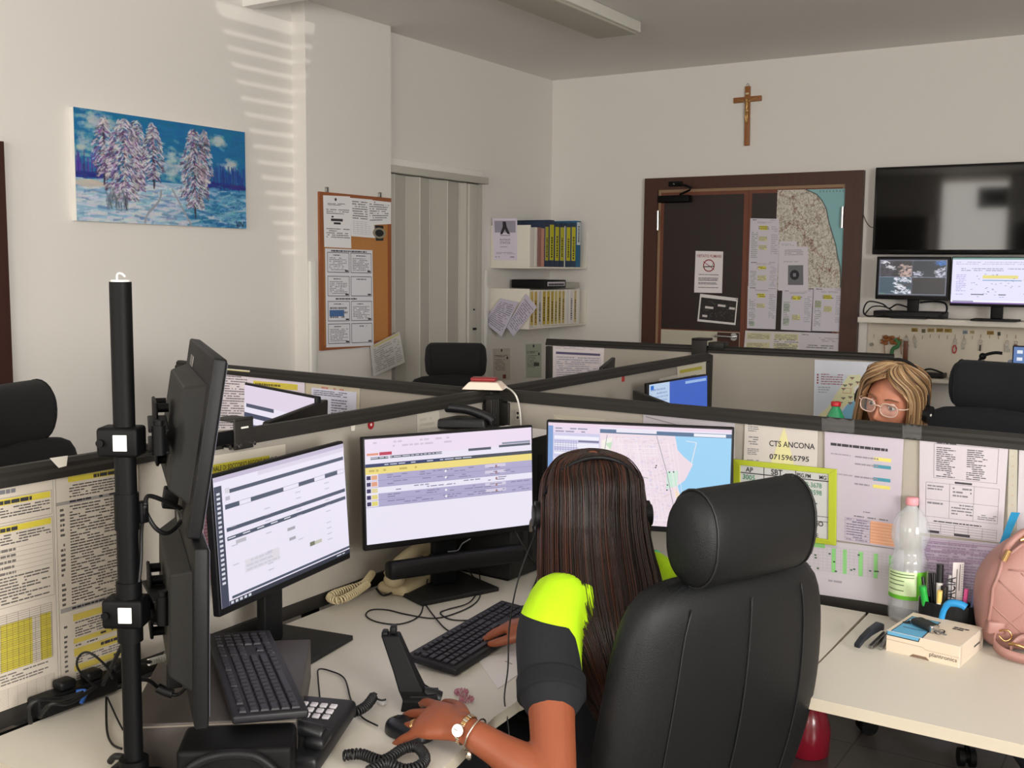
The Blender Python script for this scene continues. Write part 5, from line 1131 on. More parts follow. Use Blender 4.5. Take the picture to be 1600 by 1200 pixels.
def screen2(S):
    S.rect(0, 0, 1, 0.17, (238, 222, 242), 2); S.words(0.02, 0.02, 0.5, 0.10, 2, (210, 196, 214), lay=3, fill=0.4)
    S.rect(0.01, 0.135, 0.075, 0.155, (226, 150, 120), 3); S.rect(0.08, 0.13, 0.15, 0.16, (190, 60, 90), 3)
    A = (84, 92, 108)
    S.rect(0.03, 0.172, 0.13, 0.195, A, 3); S.rect(0.14, 0.17, 0.44, 0.193, A, 3); S.words(0.03, 0.172, 0.44, 0.193, 1, (210, 210, 220), lay=4, h=0.4); S.rect(0.6, 0.165, 0.74, 0.19, A, 3); S.rect(0.79, 0.155, 0.99, 0.178, A, 3); S.rect(0.81, 0.13, 0.99, 0.15, (140, 150, 168), 3)
    S.rect(0, 0.235, 0.5, 0.268, (52, 62, 104), 3); S.rect(0.5, 0.235, 1, 0.268, (70, 76, 88), 3); S.words(0.05, 0.24, 0.97, 0.262, 1, (200, 204, 220), lay=4, fill=0.5)
    S.rect(0, 0.268, 1, 0.335, (240, 220, 130), 3); S.words(0.02, 0.28, 0.5, 0.325, 1, (200, 180, 100), lay=4, fill=0.3)
    for k in range(5):
        v = 0.335+0.062*k
        if k != 2:
            S.rect(0.07, v, 1, v+0.062, (176, 170, 206), 3); S.rect(0.7, v+0.005, 0.83, v+0.035, (214, 206, 228), 4)
            S.rect(0, v+0.06, 1, v+0.064, (150, 144, 180), 4)
        else: S.rect(0, v, 1, v+0.062, (236, 232, 248), 3)
        S.words(0.12, v+0.008, 0.98, v+0.05, 2, (136, 130, 162), lay=5, fill=0.5); S.rect(0.005, v+0.012, 0.028, v+0.05, (60, 50, 96), 5); S.rect(0.032, v+0.01, 0.065, v+0.052, ((226, 170, 130), (226, 160, 130), (226, 212, 160), (226, 212, 130), (226, 212, 120))[k], 5)
        S.disc(0.46, v+0.03, 0.012, (246, 244, 250), 6, n=8); S.rect(0.765, v+0.015, 0.775, v+0.04, (150, 110, 110), 6)
def screen3(S):
    S.rect(0, 0, 1, 0.03, (236, 214, 232), 2); S.rect(0, 0.03, 0.028, 1, (120, 156, 210), 3); S.rect(0.028, 0.03, 0.29, 0.1, (232, 216, 236), 2); S.words(0.04, 0.04, 0.28, 0.1, 2, (150, 150, 176), lay=3, fill=0.7)
    S.rect(0.29, 0.045, 1, 0.085, (90, 116, 150), 3); S.rect(0.38, 0.035, 0.6, 0.072, (236, 232, 244), 4); S.rect(0.8, 0.05, 0.97, 0.08, (240, 240, 248), 4)
    S.rect(0.028, 0.1, 0.29, 0.6, (206, 204, 234), 2)
    for k in range(6): S.rect(0.035, 0.13+0.075*k, 0.285, 0.165+0.075*k, (240, 238, 250), 3)
    S.grid(0.04, 0.18, 0.16, 0.29, 8, 5, 0.004, (150, 150, 190), 4); S.rect(0.17, 0.2, 0.285, 0.29, (236, 234, 246), 4); S.rect(0.17, 0.17, 0.285, 0.19, (120, 120, 150), 4)
    S.rect(0.028, 0.6, 0.08, 1, (200, 190, 226), 3); S.rect(0.05, 0.62, 0.09, 0.9, (244, 240, 250), 4)
    S.rect(0.29, 0.085, 1, 1, (240, 222, 232), 2)
    sea = [(0.70, 0.085), (1, 0.085), (1, 1), (0.83, 1), (0.80, 0.88), (0.74, 0.70), (0.72, 0.58), (0.76, 0.52), (0.80, 0.36), (0.745, 0.28), (0.715, 0.22)]
    S.poly(sea[::-1], (160, 212, 246), 3); S.line((0.815, 0.14), (0.79, 0.36), 0.008, (240, 236, 240), 4); S.line((0.76, 0.13), (0.815, 0.14), 0.006, (240, 236, 240), 4)
    S.poly([(0.70, 0.60), (0.74, 0.68), (0.79, 0.84), (0.82, 0.99), (0.78, 0.99), (0.72, 0.75)], (246, 222, 190), 4)
    S.poly([(0.30, 0.16), (0.36, 0.12), (0.34, 0.3), (0.40, 0.46), (0.46, 0.6), (0.30, 0.62)], (244, 240, 232), 4)
    S.poly([(0.66, 0.44), (0.72, 0.43), (0.72, 0.58), (0.66, 0.62)], (206, 236, 218), 4); S.poly([(0.32, 0.19), (0.36, 0.17), (0.35, 0.25)], (200, 226, 196), 5)
    Q = random.Random(8)
    for i in range(26):
        u = 0.36+0.34*Q.random(); S.line((u, 0.1+0.1*Q.random()), (u+0.02+0.05, 0.95), 0.0035, (250, 240, 246), 5)
    for i in range(34):
        v = 0.12+0.85*Q.random(); u = 0.36+0.2*Q.random(); S.line((u, v), (min(0.72, u+Q.uniform(.06, .2)), v-0.01), 0.003, (250, 240, 246), 5)
    for i in range(240):
        u, v = 0.37+0.32*Q.random(), 0.1+0.86*Q.random(); S.rect(u, v, u+0.012, v+0.012, Q.choice(((226, 206, 224), (222, 214, 238), (232, 210, 214))), 4)
    for a, b in (((0.33, 0.1), (0.315, 0.3)), ((0.60, 0.09), (0.66, 0.45)), ((0.66, 0.45), (0.70, 0.78)), ((0.38, 0.46), (0.56, 0.52))): S.line(a, b, 0.007, (166, 164, 172), 6)
    for i in range(12): u, v = 0.4+0.3*Q.random(), 0.12+0.8*Q.random(); S.disc(u, v, 0.008, (60, 60, 66), 7, n=6)
R_ = math.radians
MON1 = monitor('monitor', 'left desk monitor showing a white form with dark blue bars', 'monitor', (-1.684, 1.727, 0.73), R_(99.3), zc=1.027, tilt=0.062, draw=screen1, base=(0.24, 0.20), base_off=(0.0, -0.005))
MON2 = monitor('monitor', 'middle desk monitor showing a table with one yellow row', 'monitor', (-1.636, 2.288, 0.73), R_(62.25), zc=1.02, tilt=0.05, draw=screen2, base=(0.24, 0.20), base_off=(-0.01, 0.03), baserz=0.1, soundbar=True)
MON3 = monitor('monitor', 'right desk monitor showing a pink and blue street map of a harbour', 'monitor', (-1.245, 2.592, 0.73), R_(19.5), zc=1.038, tilt=0.0, draw=screen3, base=(0.22, 0.16), base_off=(0, -0.02))
# monitors of the other bays
def scr_grey(S):
    S.rect(0, 0, 1, 0.2, (226, 214, 232), 2); S.rect(0.03, 0.2, 0.45, 0.24, (84, 90, 110), 3); S.rect(0.6, 0.22, 0.8, 0.26, (84, 90, 110), 3); S.rect(0, 0.30, 1, 0.35, (74, 80, 104), 3); S.rect(0.04, 0.42, 1, 1, (120, 122, 166), 2)
    for k in range(12): S.rect(0.005, 0.42+0.05*k, 0.03, 0.45+0.05*k, (60, 50, 90), 4); S.rect(0.05, 0.46+0.05*k, 1, 0.464+0.05*k, (160, 162, 196), 4)
    S.words(0.06, 0.43, 0.95, 0.98, 12, (150, 152, 190), lay=5)
def solve_mon(TL, d1, TR, d2): return atd(*TL, d1), atd(*TR, d2)
a_, b_ = solve_mon((380, 597), 3.45, (491, 621), 3.10)
# left bay: lit screen seen beside the rear of its neighbour
rv = (b_-a_); yw = math.atan2(rv.y, rv.x); Lw = rv.length
cM = (a_+b_)/2; 
MON4 = monitor('monitor', 'angled monitor with a grey-blue table in the left bay above the long rail', 'monitor', (cM.x, cM.y, 0.73), yw, W=max(0.46, min(0.56, Lw)), H=0.31, zc=(a_.z+b_.z)/2-0.155, tilt=0.03, draw=scr_grey, base=(0.2, 0.16))
def rear_monitor(label, near_px, near_d, far_px, far_d, Hh=0.31, zt=None, facing=1):
    a, b = atd(*near_px, near_d), atd(*far_px, far_d)
    z = zt if zt else (a.z+b.z)/2; rv = V((b.x-a.x, b.y-a.y, 0))*facing; yw = math.atan2(rv.y, rv.x); c = (a+b)/2
    return monitor('monitor', label, 'monitor', (c.x, c.y, 0.73), yw, W=max(0.48, min(0.56, rv.length)), H=Hh, zc=z-Hh/2, tilt=0.03, base=(0.2, 0.16))
def blue_desktop(S):
    S.rect(0, 0, 0.33, 1, (186, 206, 232), 2); S.words(0.02, 0.06, 0.3, 0.9, 16, (120, 140, 180)); S.rect(0.33, 0, 1, 1, (60, 96, 190), 2); S.rect(0.6, 0.03, 0.98, 0.07, (150, 180, 226), 3); S.rect(0.02, 0.02, 0.07, 0.08, (40, 110, 200), 3); S.words(0.28, 0.35, 0.42, 0.9, 6, (70, 80, 100), lay=3)
a_, b_ = atd(1014, 600, 4.15), atd(1107, 584, 4.55); rv = b_-a_; cM = (a_+b_)/2
MON5 = monitor('monitor', 'monitor with a blue desktop picture in the middle bay', 'monitor', (cM.x, cM.y, 0.73), math.atan2(rv.y, rv.x), W=0.50, H=0.30, zc=cM.z-0.15, tilt=0.03, draw=blue_desktop, base=(0.2, 0.16))
def blank_blue(S):
    S.rect(0, 0, 1, 1, (70, 110, 170), 2); S.poly([(0.1, 1), (0.3, 0.6), (0.7, 0.75), (1, 0.4), (1, 1)], (110, 150, 196), 3)
    for k in range(8): S.rect(0.03, 0.05+0.11*k, 0.08, 0.10+0.11*k, (220, 226, 236), 4)
    S.rect(0, 0.94, 1, 0.985, (200, 206, 216), 4)
a_ = ony(1586, 540, 5.6)
MON6 = monitor('monitor', 'blue desktop monitor cut by the right edge behind the navy chair', 'monitor', (a_.x+0.24, 5.6, 0.73), 0.0, W=0.50, H=0.33, zc=a_.z-0.165, tilt=0.03, draw=blank_blue, base=(0.2, 0.16))
dkG = desk('cream desk at the far right edge carrying the blue desktop monitor', [(a_.x-0.1, 5.35), (a_.x+1.2, 5.35), (a_.x+1.2, 6.0), (a_.x-0.1, 6.0)], legs=((a_.x, 5.5), (a_.x+1.1, 5.5), (a_.x, 5.9), (a_.x+1.1, 5.9)))

rear_monitor('dark rear of a monitor standing before the angled grey-blue screen of the left bay', (490, 622), 3.12, (422, 660), 2.78)
rear_monitor('dark rear of a monitor whose corner peeps over the rail under the door handle side', (953, 558), 4.7, (935, 573), 4.25)
rear_monitor('dark rear of a monitor sloping down beside the blue screen of the middle bay', (1062, 634), 3.50, (1001, 611), 3.92)
# ================================================================ pole with two arm-mounted monitors
PP = atd(199, 830, 1.76); PX_, PY_ = PP.x, PP.y
pole = thing('monitor_pole', 'tall black steel pole clamped on the left of the corner desk', 'monitor stand', (PX_, PY_, 0.73))
zt = atd(195, 440, 1.745).z
MB().cyl((0, 0, 0.012), (0, 0, 0.26), 0.0155, BLACKM, n=28).cyl((0, 0, 0.26), (0, 0, zt-0.73), 0.0172, BLACKM, n=28).build('pole', pole)
MB().rbox((-0.05, -0.04, 0), (0.05, 0.05, 0.012), 0.004, BLACKM).cyl((0, 0, 0.012), (0, 0, 0.045), 0.024, BLACKM).build('foot_plate', pole)
MB().cyl((0, 0, zt-0.73), (0, 0, zt-0.73+0.003), 0.0145, WHITEP).tube([(-0.008, 0, zt-0.73+0.003), (-0.006, 0, zt-0.73+0.012), (0.004, 0, zt-0.73+0.013), (0.010, 0.002, zt-0.73+0.008)], 0.0018, WHITEP).build('end_cap', pole)
zc1 = atd(195, 688, 1.75).z-0.73; zc2 = atd(199, 962, 1.75).z-0.73; zc3 = atd(199, 800, 1.75).z-0.73
MB().cyl((0, 0, zc3-0.03), (0, 0, zc3+0.03), 0.0195, BLACKM).build('collar', pole)
MB().cyl((0, 0, zc2-0.05), (0, 0, zc2+0.05), 0.0205, BLACKM).build('collar', pole)
cr3 = V((CR.x, CR.y, 0)).normalized(); cf3 = V((CF.x, CF.y, 0)).normalized()
n_scr = V((0.6, 0.8, 0)); r_scr = V((-0.8, 0.6, 0))
tops = [(V((-1.497, 1.322, 0)), 1.300, -0.16, zc1), (V((-1.470, 1.279, 0)), 1.010, -0.02, zc2)]
for k, (c, zc_, tl, zcl) in enumerate(tops):
    z_ = zcl
    m = MB(); M_ = rotz(math.atan2(cr3.y, cr3.x), (0, 0, z_))
    m.rbox((-0.038, -0.024, -0.024), (0.028, 0.024, 0.024), 0.006, BLACKM, M=M_); m.cyl((-0.03, -0.03, 0), (-0.03, 0.03, 0), 0.006, BLACKM, M=M_)
    arm = m.build('clamp', pole)
    MB().rbox((-0.010, -0.0265, -0.013), (0.012, -0.0238, 0.013), 0.001, WHITEP, M=M_).build('square_sticker', arm)
    rear = c-n_scr*0.075-V((PX_, PY_, 0)); rear.z = zc_-0.73+0.0
    mid = V((cr3.x*0.055, cr3.y*0.055, z_))
    m = MB(); m.cyl(mid+V((0, 0, -0.022)), mid+V((0, 0, 0.026)), 0.011, BLACKM)
    d_ = V((rear.x, rear.y, z_))-mid; L = d_.length; ang = math.atan2(d_.y, d_.x)
    Ma = rotz(ang, mid)
    m.rbox((0, -0.016, 0.014), (L, 0.016, 0.019), 0.002, BLACKM, M=Ma).rbox((0, -0.016, -0.022), (L, 0.016, -0.017), 0.002, BLACKM, M=Ma).rbox((0.02, -0.004, -0.02), (L, 0.004, 0.018), 0.002, BLACKM, M=Ma)
    m.cyl(mid+V((0, 0, 0.024)), mid+V((0, 0, 0.034)), 0.008, BLACKM)
    m.build('swivel_arm', pole)
    ms = rotz(math.atan2(r_scr.y, r_scr.x), (rear.x, rear.y, rear.z))
    m = MB(); m.rbox((-0.055, 0.0, -0.055), (0.055, 0.006, 0.055), 0.003, BLACKM, M=ms @ Matrix.Rotation(0, 4, 'X'))
    for sx in (-1, 1):
        m.cyl((sx*0.04, -0.018, 0.045), (sx*0.04, 0.0, 0.045), 0.008, BLACKM, M=ms).cyl((sx*0.04, -0.018, -0.045), (sx*0.04, 0.0, -0.045), 0.008, BLACKM, M=ms)
    m.build('mount_plate', pole)
    t = monitor('monitor', ('upper dark monitor seen from behind on the black pole', 'lower dark monitor seen from behind on the black pole')[k], 'monitor', (c.x, c.y, 0.73), R_(143.1), W=0.49, H=0.29, zc=zc_, tilt=tl, base=None, body=0.022, draw=lambda S: S.rect(0, 0, 1, 1, (150, 150, 170), 1))
    # deep moulded rear housing
    ct_, st_ = math.cos(tl), math.sin(tl); X = V((1, 0, 0)); Z = V((0, st_, ct_)); Yv = V((0, ct_, -st_)); M_ = frameM(V((0, 0, zc_-0.73)), X, Yv, Z)
    bm_ = MB(); ring = lambda w_, h_, y_: [(-w_, y_, -h_), (w_, y_, -h_), (w_, y_, h_), (-w_, y_, h_)]
    bm_.loft([ring(0.205, 0.10, 0.020), ring(0.165, 0.085, 0.055)], GREYP, M=M_, smooth=False); bm_.build('rear_housing', t, bevel=0.004)
    MB().rbox((-0.03, 0.0225, 0.055+0.0), (0.03, 0.0235, 0.075), 0.0004, STEEL, M=M_ @ Matrix.Translation((0.12, 0, 0.045))).build('maker_badge', t)
    MB().rbox((-0.10, 0.03, -0.13), (-0.07, 0.055, -0.095), 0.003, BLACK, M=M_).build('plug', t)
cb_ = MB()
a0 = V((PX_, PY_, 0.73+zc3+0.01))+cr3*0.03
e0 = atd(277, 795, 1.80)
cb_.tube([a0, atd(232, 775, 1.77), atd(258, 783, 1.8), atd(283, 795, 1.83)], 0.0038, CABLE).tube([a0, atd(228, 800, 1.77), atd(243, 825, 1.78), atd(262, 833, 1.8), atd(282, 815, 1.83), atd(285, 795, 1.83)], 0.0038, CABLE)
cb_.tube([a0, atd(221, 830, 1.77), atd(220, 880, 1.77), atd(214, 930, 1.765)], 0.003, CABLE)
cb_.build('monitor_cable', label='black cable looping from the pole to the upper dark monitor', cat='cable')
cp = atd(222, 800, 1.765); MB().rbox(cp-V((0.008, 0.008, 0.018)), cp+V((0.008, 0.008, 0.018)), 0.003, BLACKM).build('cable_clip', label='black clip holding the cable on the pole', cat='clip')
m = MB(); m.tube([atd(214, 1034, 1.79), atd(240, 1034, 1.9), atd(262, 1028, 1.92), atd(280, 1015, 1.9), atd(281, 985, 1.86)], 0.0035, CABLE); m.build('wrapped_cable', label='cable wrapped in white spiral below the lower dark monitor', cat='cable')
for k in range(9):
    pass
m = MB(); q0, q1 = atd(232, 1035, 1.88), atd(270, 1024, 1.915)
for k in range(10): a = q0.lerp(q1, k/10); b = q0.lerp(q1, (k+0.6)/10); m.cyl(a, b, 0.0062, mat('pale_spiral_wrap', (190, 188, 182), 0.5), n=12)
m.build('spiral_wrap', label='pale ribbed cable wrap right of the pole', cat='cable wrap')
m = MB(); m.tube([atd(215, 1062, 1.79), atd(232, 1063, 1.85), atd(248, 1075, 1.9), atd(262, 1083, 1.9), atd(278, 1085, 1.9), atd(292, 1073, 1.88)], 0.0035, CABLE).tube([atd(246, 1074, 1.90), atd(258, 1080, 1.9), atd(270, 1084, 1.9)], 0.0085, CABLE); m.build('power_cable', label='black cable with a thick connector lying on the grey box', cat='cable')
# bracket on the screen rail behind
bkt = onpl(378, 682, PL1[0]+PL1[1]*0.014, PL1[1])
t = thing('rail_bracket', 'black bracket with three silver bolts hooked on the rail beside the upper dark monitor', 'bracket', bkt)
d1 = pvec((-1.845, 0.2), NODE).normalized(); Mk = frameM(V((0, 0, 0)), d1, V((0, 0, 1)).cross(d1), V((0, 0, 1)))
MB().rbox((-0.032, -0.010, -0.028), (0.028, -0.004, 0.045), 0.003, RAIL, M=Mk).rbox((-0.10, -0.008, -0.012), (-0.03, 0.0, 0.018), 0.003, BLACKM, M=Mk).rbox((-0.032, -0.010, 0.036), (0.028, 0.06, 0.042), 0.002, RAIL, M=Mk).build('plate', t)
MB().box((-0.012, -0.0112, 0.020), (0.010, -0.0098, 0.024), WHITEP, M=Mk).build('slot', t)
for xx in (-0.055, -0.022, 0.022): MB().cyl((xx, -0.019, -0.017), (xx, -0.004, -0.017), 0.0045, CHROME, M=Mk, n=14).build('bolt', t)

# ================================================================ grey box with the spare keyboard
u_ = V((0.77, 0.638, 0)); v_ = V((-0.638, 0.77, 0)); NR = V((-1.268, 1.318, 0)); bw, bd_, bh = 0.288, 0.40, 0.088
KB2 = V((-1.464, 1.405, 0))
bx = thing('desktop_computer', 'flat dark grey computer case lying under the spare keyboard', 'computer', (NR.x, NR.y, 0.73), math.atan2(u_.y, u_.x))
CASE = mat('brown_grey_case', (56, 50, 46), 0.45, bump=0.08, bscale=600, var=0.05)
MB().rbox((-bw, 0, 0.004), (0, bd_, bh), 0.003, CASE).build('case', bx)
MB().box((-bw+0.002, -0.0015, bh-0.007), (-0.002, 0.0, bh-0.004), mat('edge_highlight', (110, 102, 92), 0.4)).build('edge_highlight_strip', bx)  # highlight along the near top edge, drawn as a paler strip
for xx in (-bw+0.03, -0.03):
    for yy_ in (0.03, bd_-0.03): MB().cyl((xx, yy_, 0), (xx, yy_, 0.004), 0.012, BLACK).build('foot', bx)
KEYB = mat('keyboard_body', (19, 18, 23), 0.5, bump=0.1, bscale=800)
KEYC = mat('keycap', (26, 25, 31), 0.45, bump=0.05, bscale=900)
_kc = {}
def keycap_mesh(w_, d_):
    k = (round(w_, 4), round(d_, 4))
    if k not in _kc:
        m = MB(); m.loft([[(-w_/2, -d_/2, 0), (w_/2, -d_/2, 0), (w_/2, d_/2, 0), (-w_/2, d_/2, 0)], [(-w_/2+0.0006, -d_/2+0.0006, 0.0035), (w_/2-0.0006, -d_/2+0.0006, 0.0035), (w_/2-0.0006, d_/2-0.0006, 0.0035), (-w_/2+0.0006, d_/2-0.0006, 0.0035)], [(-w_/2+0.002, -d_/2+0.0018, 0.0048), (w_/2-0.002, -d_/2+0.0018, 0.0048), (w_/2-0.002, d_/2-0.0025, 0.0048), (-w_/2+0.002, d_/2-0.0025, 0.0048)]], KEYC, smooth=False)
        me = bpy.data.meshes.new('key'); me.from_pydata([tuple(p) for p in m.v], [], m.f); me.materials.append(KEYC); me.update(); _kc[k] = me
    return _kc[k]
def keyboard(label, loc, rz, tilt=0.07, lift=0.0):
    t = thing('keyboard', label, 'keyboard', loc, rz)
    W, D = 0.442, 0.128; Tm = Matrix.Translation((0, -D/2, lift)) @ Matrix.Rotation(tilt, 4, 'X') @ Matrix.Translation((0, D/2, 0))
    MB().rbox((-W/2, -D/2, 0.001), (W/2, D/2, 0.016), 0.004, KEYB, M=Tm).build('body', t)
    U = 0.01905*0.965; x0 = -W/2+0.010; zt_ = 0.0158
    rows = []
    y6 = D/2-0.016
    def row(y, items, x): 
        for it_ in items:
            if it_ < 0: x += -it_*U; continue
            rows.append((x+it_*U/2, y, it_*U-0.0032)); x += it_*U
    ys = [y6-0.002]+[y6-0.002-0.0195-0.0175*i for i in range(5)]
    row(ys[0], [1, -1]+[1]*4+[-.5]+[1]*4+[-.5]+[1]*4+[-.25]+[1]*3+[-.25]+[1]*4, x0)
    row(ys[1], [1]*13+[2]+[-.25]+[1]*3+[-.25]+[1]*4, x0)
    row(ys[2], [1.5]+[1]*12+[1.5]+[-.25]+[1]*3+[-.25]+[1]*4, x0)
    row(ys[3], [1.75]+[1]*11+[2.25]+[-3.5]+[1]*3+[1], x0)
    row(ys[4], [1.25]+[1]*11+[2.75]+[-1.25]+[1]+[-1.25]+[1]*4, x0)
    row(ys[5], [1.25, 1.25, 1.25, 6.25, 1.25, 1.25, 1.25, 1.25]+[-.25]+[1]*3+[-.25]+[2, 1, 1], x0)
    for i, (x_, y_, w_) in enumerate(rows):
        o = bpy.data.objects.new('key', keycap_mesh(w_, 0.0140 if y_ != ys[0] else 0.0115)); C.objects.link(o); o.parent = t
        o.matrix_local = Tm @ Matrix.Translation((x_, y_, zt_))
    return t
KB2a = math.atan2(0.593, -0.805)
keyboard('spare black keyboard lying on the grey computer case in the left foreground', (KB2.x, KB2.y, 0.73+bh), KB2a, tilt=0.05)
keyboard('black keyboard on the desk before the brunette operator', (-1.361, 2.018, 0.73), math.atan2(0.996, -0.09), tilt=0.09, lift=0.002)

# black bag / headset heap before the case, lower left
hp = thing('black_device', 'black rounded device squeezed in front of the grey computer case', 'device', (NR.x, NR.y, 0.73), math.atan2(u_.y, u_.x))
MB().rbox((-0.185, -0.105, 0.004), (0.0, -0.003, 0.084), 0.010, BLACKM).build('case', hp)
MB().tube([(-0.17, -0.11, 0.02), (-0.165, -0.112, 0.055), (-0.12, -0.114, 0.078), (-0.06, -0.114, 0.075), (-0.02, -0.112, 0.04)], 0.008, BLACK, n=10).build('curved_handle', hp)
# ================================================================ helper for coiled cords
def coil(pts, R0, pitch, r, m_, mb=None, sub=14, n=6):
    P = spline(pts, sub); mb = mb or MB(); out = []; ph = 0.0; up = V((0, 0, 1))
    res = []
    for i in range(len(P)-1):
        seg = (P[i+1]-P[i]).length; k = max(1, int(seg/(pitch/10)))
        for j in range(k):
            t = j/k; res.append((P[i].lerp(P[i+1], t), (P[i+1]-P[i]).normalized(), seg/k))
    for p, d, ds in res:
        a = up-d*up.dot(d); a = a.normalized() if a.length > 1e-4 else d.orthogonal().normalized(); b = d.cross(a)
        ph += 2*PI*ds/pitch; out.append(p+(a*math.cos(ph)+b*math.sin(ph))*R0)
    mb.tube(out, r, m_, n=n, sub=1); return mb

# black desk phone bottom left of centre
ph1 = onz(476, 1163, 0.73)
pht = thing('desk_phone', 'black desk telephone with pale keys, half hidden by the spare keyboard', 'telephone', (ph1.x, ph1.y, 0.73), math.atan2(cr3.y, cr3.x)-0.20)
PHB = mat('phone_black', (18, 18, 21), 0.42, bump=0.05)
Mt = Matrix.Rotation(0.12, 4, 'X')
MB().rbox((-0.085, -0.105, 0.006), (0.065, 0.105, 0.04), 0.010, PHB, M=Mt).build('body', pht)
for i in range(5):
    for j in range(3):
        MB().rbox((-0.050+i*0.019, 0.022+j*0.019, 0.040), (-0.037+i*0.019, 0.034+j*0.019, 0.0445), 0.0015, mat('pale_phone_key', (196, 192, 196), 0.5), M=Mt).build('key', pht)
hs_ = MB(); hs_.tube([(-0.09, -0.055, 0.058), (-0.05, -0.058, 0.070), (0.01, -0.058, 0.070), (0.06, -0.055, 0.058)], lambda q: 0.0165-0.004*math.sin(PI*q), PHB, n=14, M=Mt).rbox((0.030, -0.082, 0.040), (0.070, -0.032, 0.062), 0.010, PHB, M=Mt).rbox((-0.100, -0.082, 0.040), (-0.06, -0.032, 0.062), 0.010, PHB, M=Mt)
hs_.build('handset', pht)
m = coil([onz(536, 1181, .745), onz(563, 1178, .745), onz(598, 1188, .745), onz(630, 1170, .748), onz(652, 1168, .748), onz(664, 1184, .748), onz(655, 1197, .75), onz(630, 1202, .75), onz(603, 1192, .756), onz(575, 1206, .75)], 0.0078, 0.0062, 0.0026, CABLE)
m.build('coiled_cord', label='looped black coiled cord on the desk edge near the hand', cat='cord')
m = coil([onz(512, 1107, .75), onz(532, 1112, .75), onz(553, 1113, .75), onz(572, 1103, .75), onz(584, 1088, .752)], 0.0078, 0.0062, 0.0026, CABLE); m.tube([onz(585, 1090, .75), onz(595, 1094, .748), onz(603, 1093, .748)], 0.002, CABLE)
m.build('coiled_cord', label='short black coiled cord between desk phone and the upright cradle', cat='cord')
cj = onz(597, 1098, .735); MB().rbox(cj+V((-0.008, -0.006, -0.004)), cj+V((0.008, 0.006, 0.004)), 0.002, mat('clear_plug', (206, 204, 202), 0.15, alpha=0.7)).build('cord_plug', label='tiny clear plug where the coiled cord meets the cradle', cat='plug')
m = MB(); m.tube([onz(501, 1103, .745), onz(497, 1060, .735), onz(498, 1046, .735), onz(515, 1048, .735), onz(538, 1060, .735), onz(549, 1095, .735), onz(565, 1120, .735), onz(590, 1134, .737)], 0.0017, CABLE, sub=8); m.build('mouse_cable', label='thin black mouse cable arching over the desk left of the cradle', cat='cable')

# upright handset cradle
B0 = onz(655, 1100, 0.735); T0 = atd(609, 986, 2.155); ux = cr3; 
CRB = mat('cradle_black', (9, 9, 11), 0.55, spec=0.2, bump=0.05)
crd = thing('handset_cradle', 'black upright desk cradle with two prongs, just behind the mouse hand', 'cradle', (B0.x, B0.y, 0.73))
def rg(c, wx, wy, sk=0.0):
    return [c+ux*(-wx)+cf3*(-wy), c+ux*wx+cf3*(-wy), c+ux*wx+cf3*wy, c+ux*(-wx)+cf3*wy]
b0 = V((0, 0, 0.0)); t0 = T0-V((B0.x, B0.y, 0.73))
m = MB(); m.loft([rg(b0+V((0, 0, 0.0)), 0.034, 0.03), rg(b0+V((0, 0, 0.022)), 0.030, 0.028), rg(b0.lerp(t0, 0.25), 0.024, 0.022), rg(b0.lerp(t0, 0.5), 0.021, 0.018), rg(b0.lerp(t0, 0.97), 0.018, 0.015)], CRB, smooth=False); m.build('upright', crd, bevel=0.003)
for sx in (-0.009, 0.0075): MB().rbox((-0.0065, -0.012, -0.008), (0.0065, 0.012, 0.008), 0.004, BLACK, M=frameM(t0+ux*sx+V((0, 0, 0.004 if sx > 0 else -0.006)), ux, cf3, V((0, 0, 1)))).build('prong', crd)
m = MB(); m.loft([rg(b0+ux*0.01+V((0, 0, 0.0)), 0.03, 0.028), rg(b0+ux*0.01+V((0, 0, 0.03)), 0.026, 0.022)], BLACK, smooth=False)
e_ = onz(688, 1092, 0.745)-V((B0.x, B0.y, 0.73)); m.tube([b0+V((0, 0, 0.022))+ux*0.01, e_*0.6+V((0, 0, 0.012)), e_+V((0, 0, 0.0))], lambda q: 0.0175-0.003*q, PHB, n=12); m.build('base', crd)

# cream old telephone behind the middle monitor stand
OLD = mat('yellowed_plastic', (206, 190, 152), 0.42, bump=0.05, var=0.04)
oc = V((-1.765, 2.275, 0.73)); ot = thing('old_telephone', 'yellowed cream telephone behind the stand of the middle monitor', 'telephone', oc, R_(95))
m = MB(); m.rbox((-0.10, -0.05, 0.0), (0.10, 0.045, 0.03), 0.014, OLD); m.build('body', ot)
m = MB(); m.tube([(-0.105, -0.01, 0.055), (-0.07, -0.012, 0.082), (0.0, -0.012, 0.098), (0.06, -0.012, 0.092), (0.10, -0.01, 0.062)], lambda q: 0.024-0.007*math.sin(PI*q), OLD, n=16).ell((-0.095, -0.012, 0.045), (0.03, 0.028, 0.022), OLD).ell((0.09, -0.012, 0.05), (0.03, 0.028, 0.022), OLD); m.build('handset', ot)
m = coil([onz(582, 895, .775), onz(568, 912, .765), onz(545, 920, .76), onz(522, 928, .758), onz(515, 934, .755), onz(530, 938, .758), onz(555, 926, .762), onz(575, 912, .765)], 0.0085, 0.0080, 0.0023, OLD)
m.build('coiled_cord', label='cream coiled cord resting by the foot of the long screen', cat='cord')
m = MB(); m.tube([onz(588, 920, .745), onz(598, 930, .74), onz(612, 926, .738), onz(614, 917, .738), onz(604, 910, .745)], 0.003, CABLE); m.build('short_cable', label='short black cable loop beside the cream telephone', cat='cable')
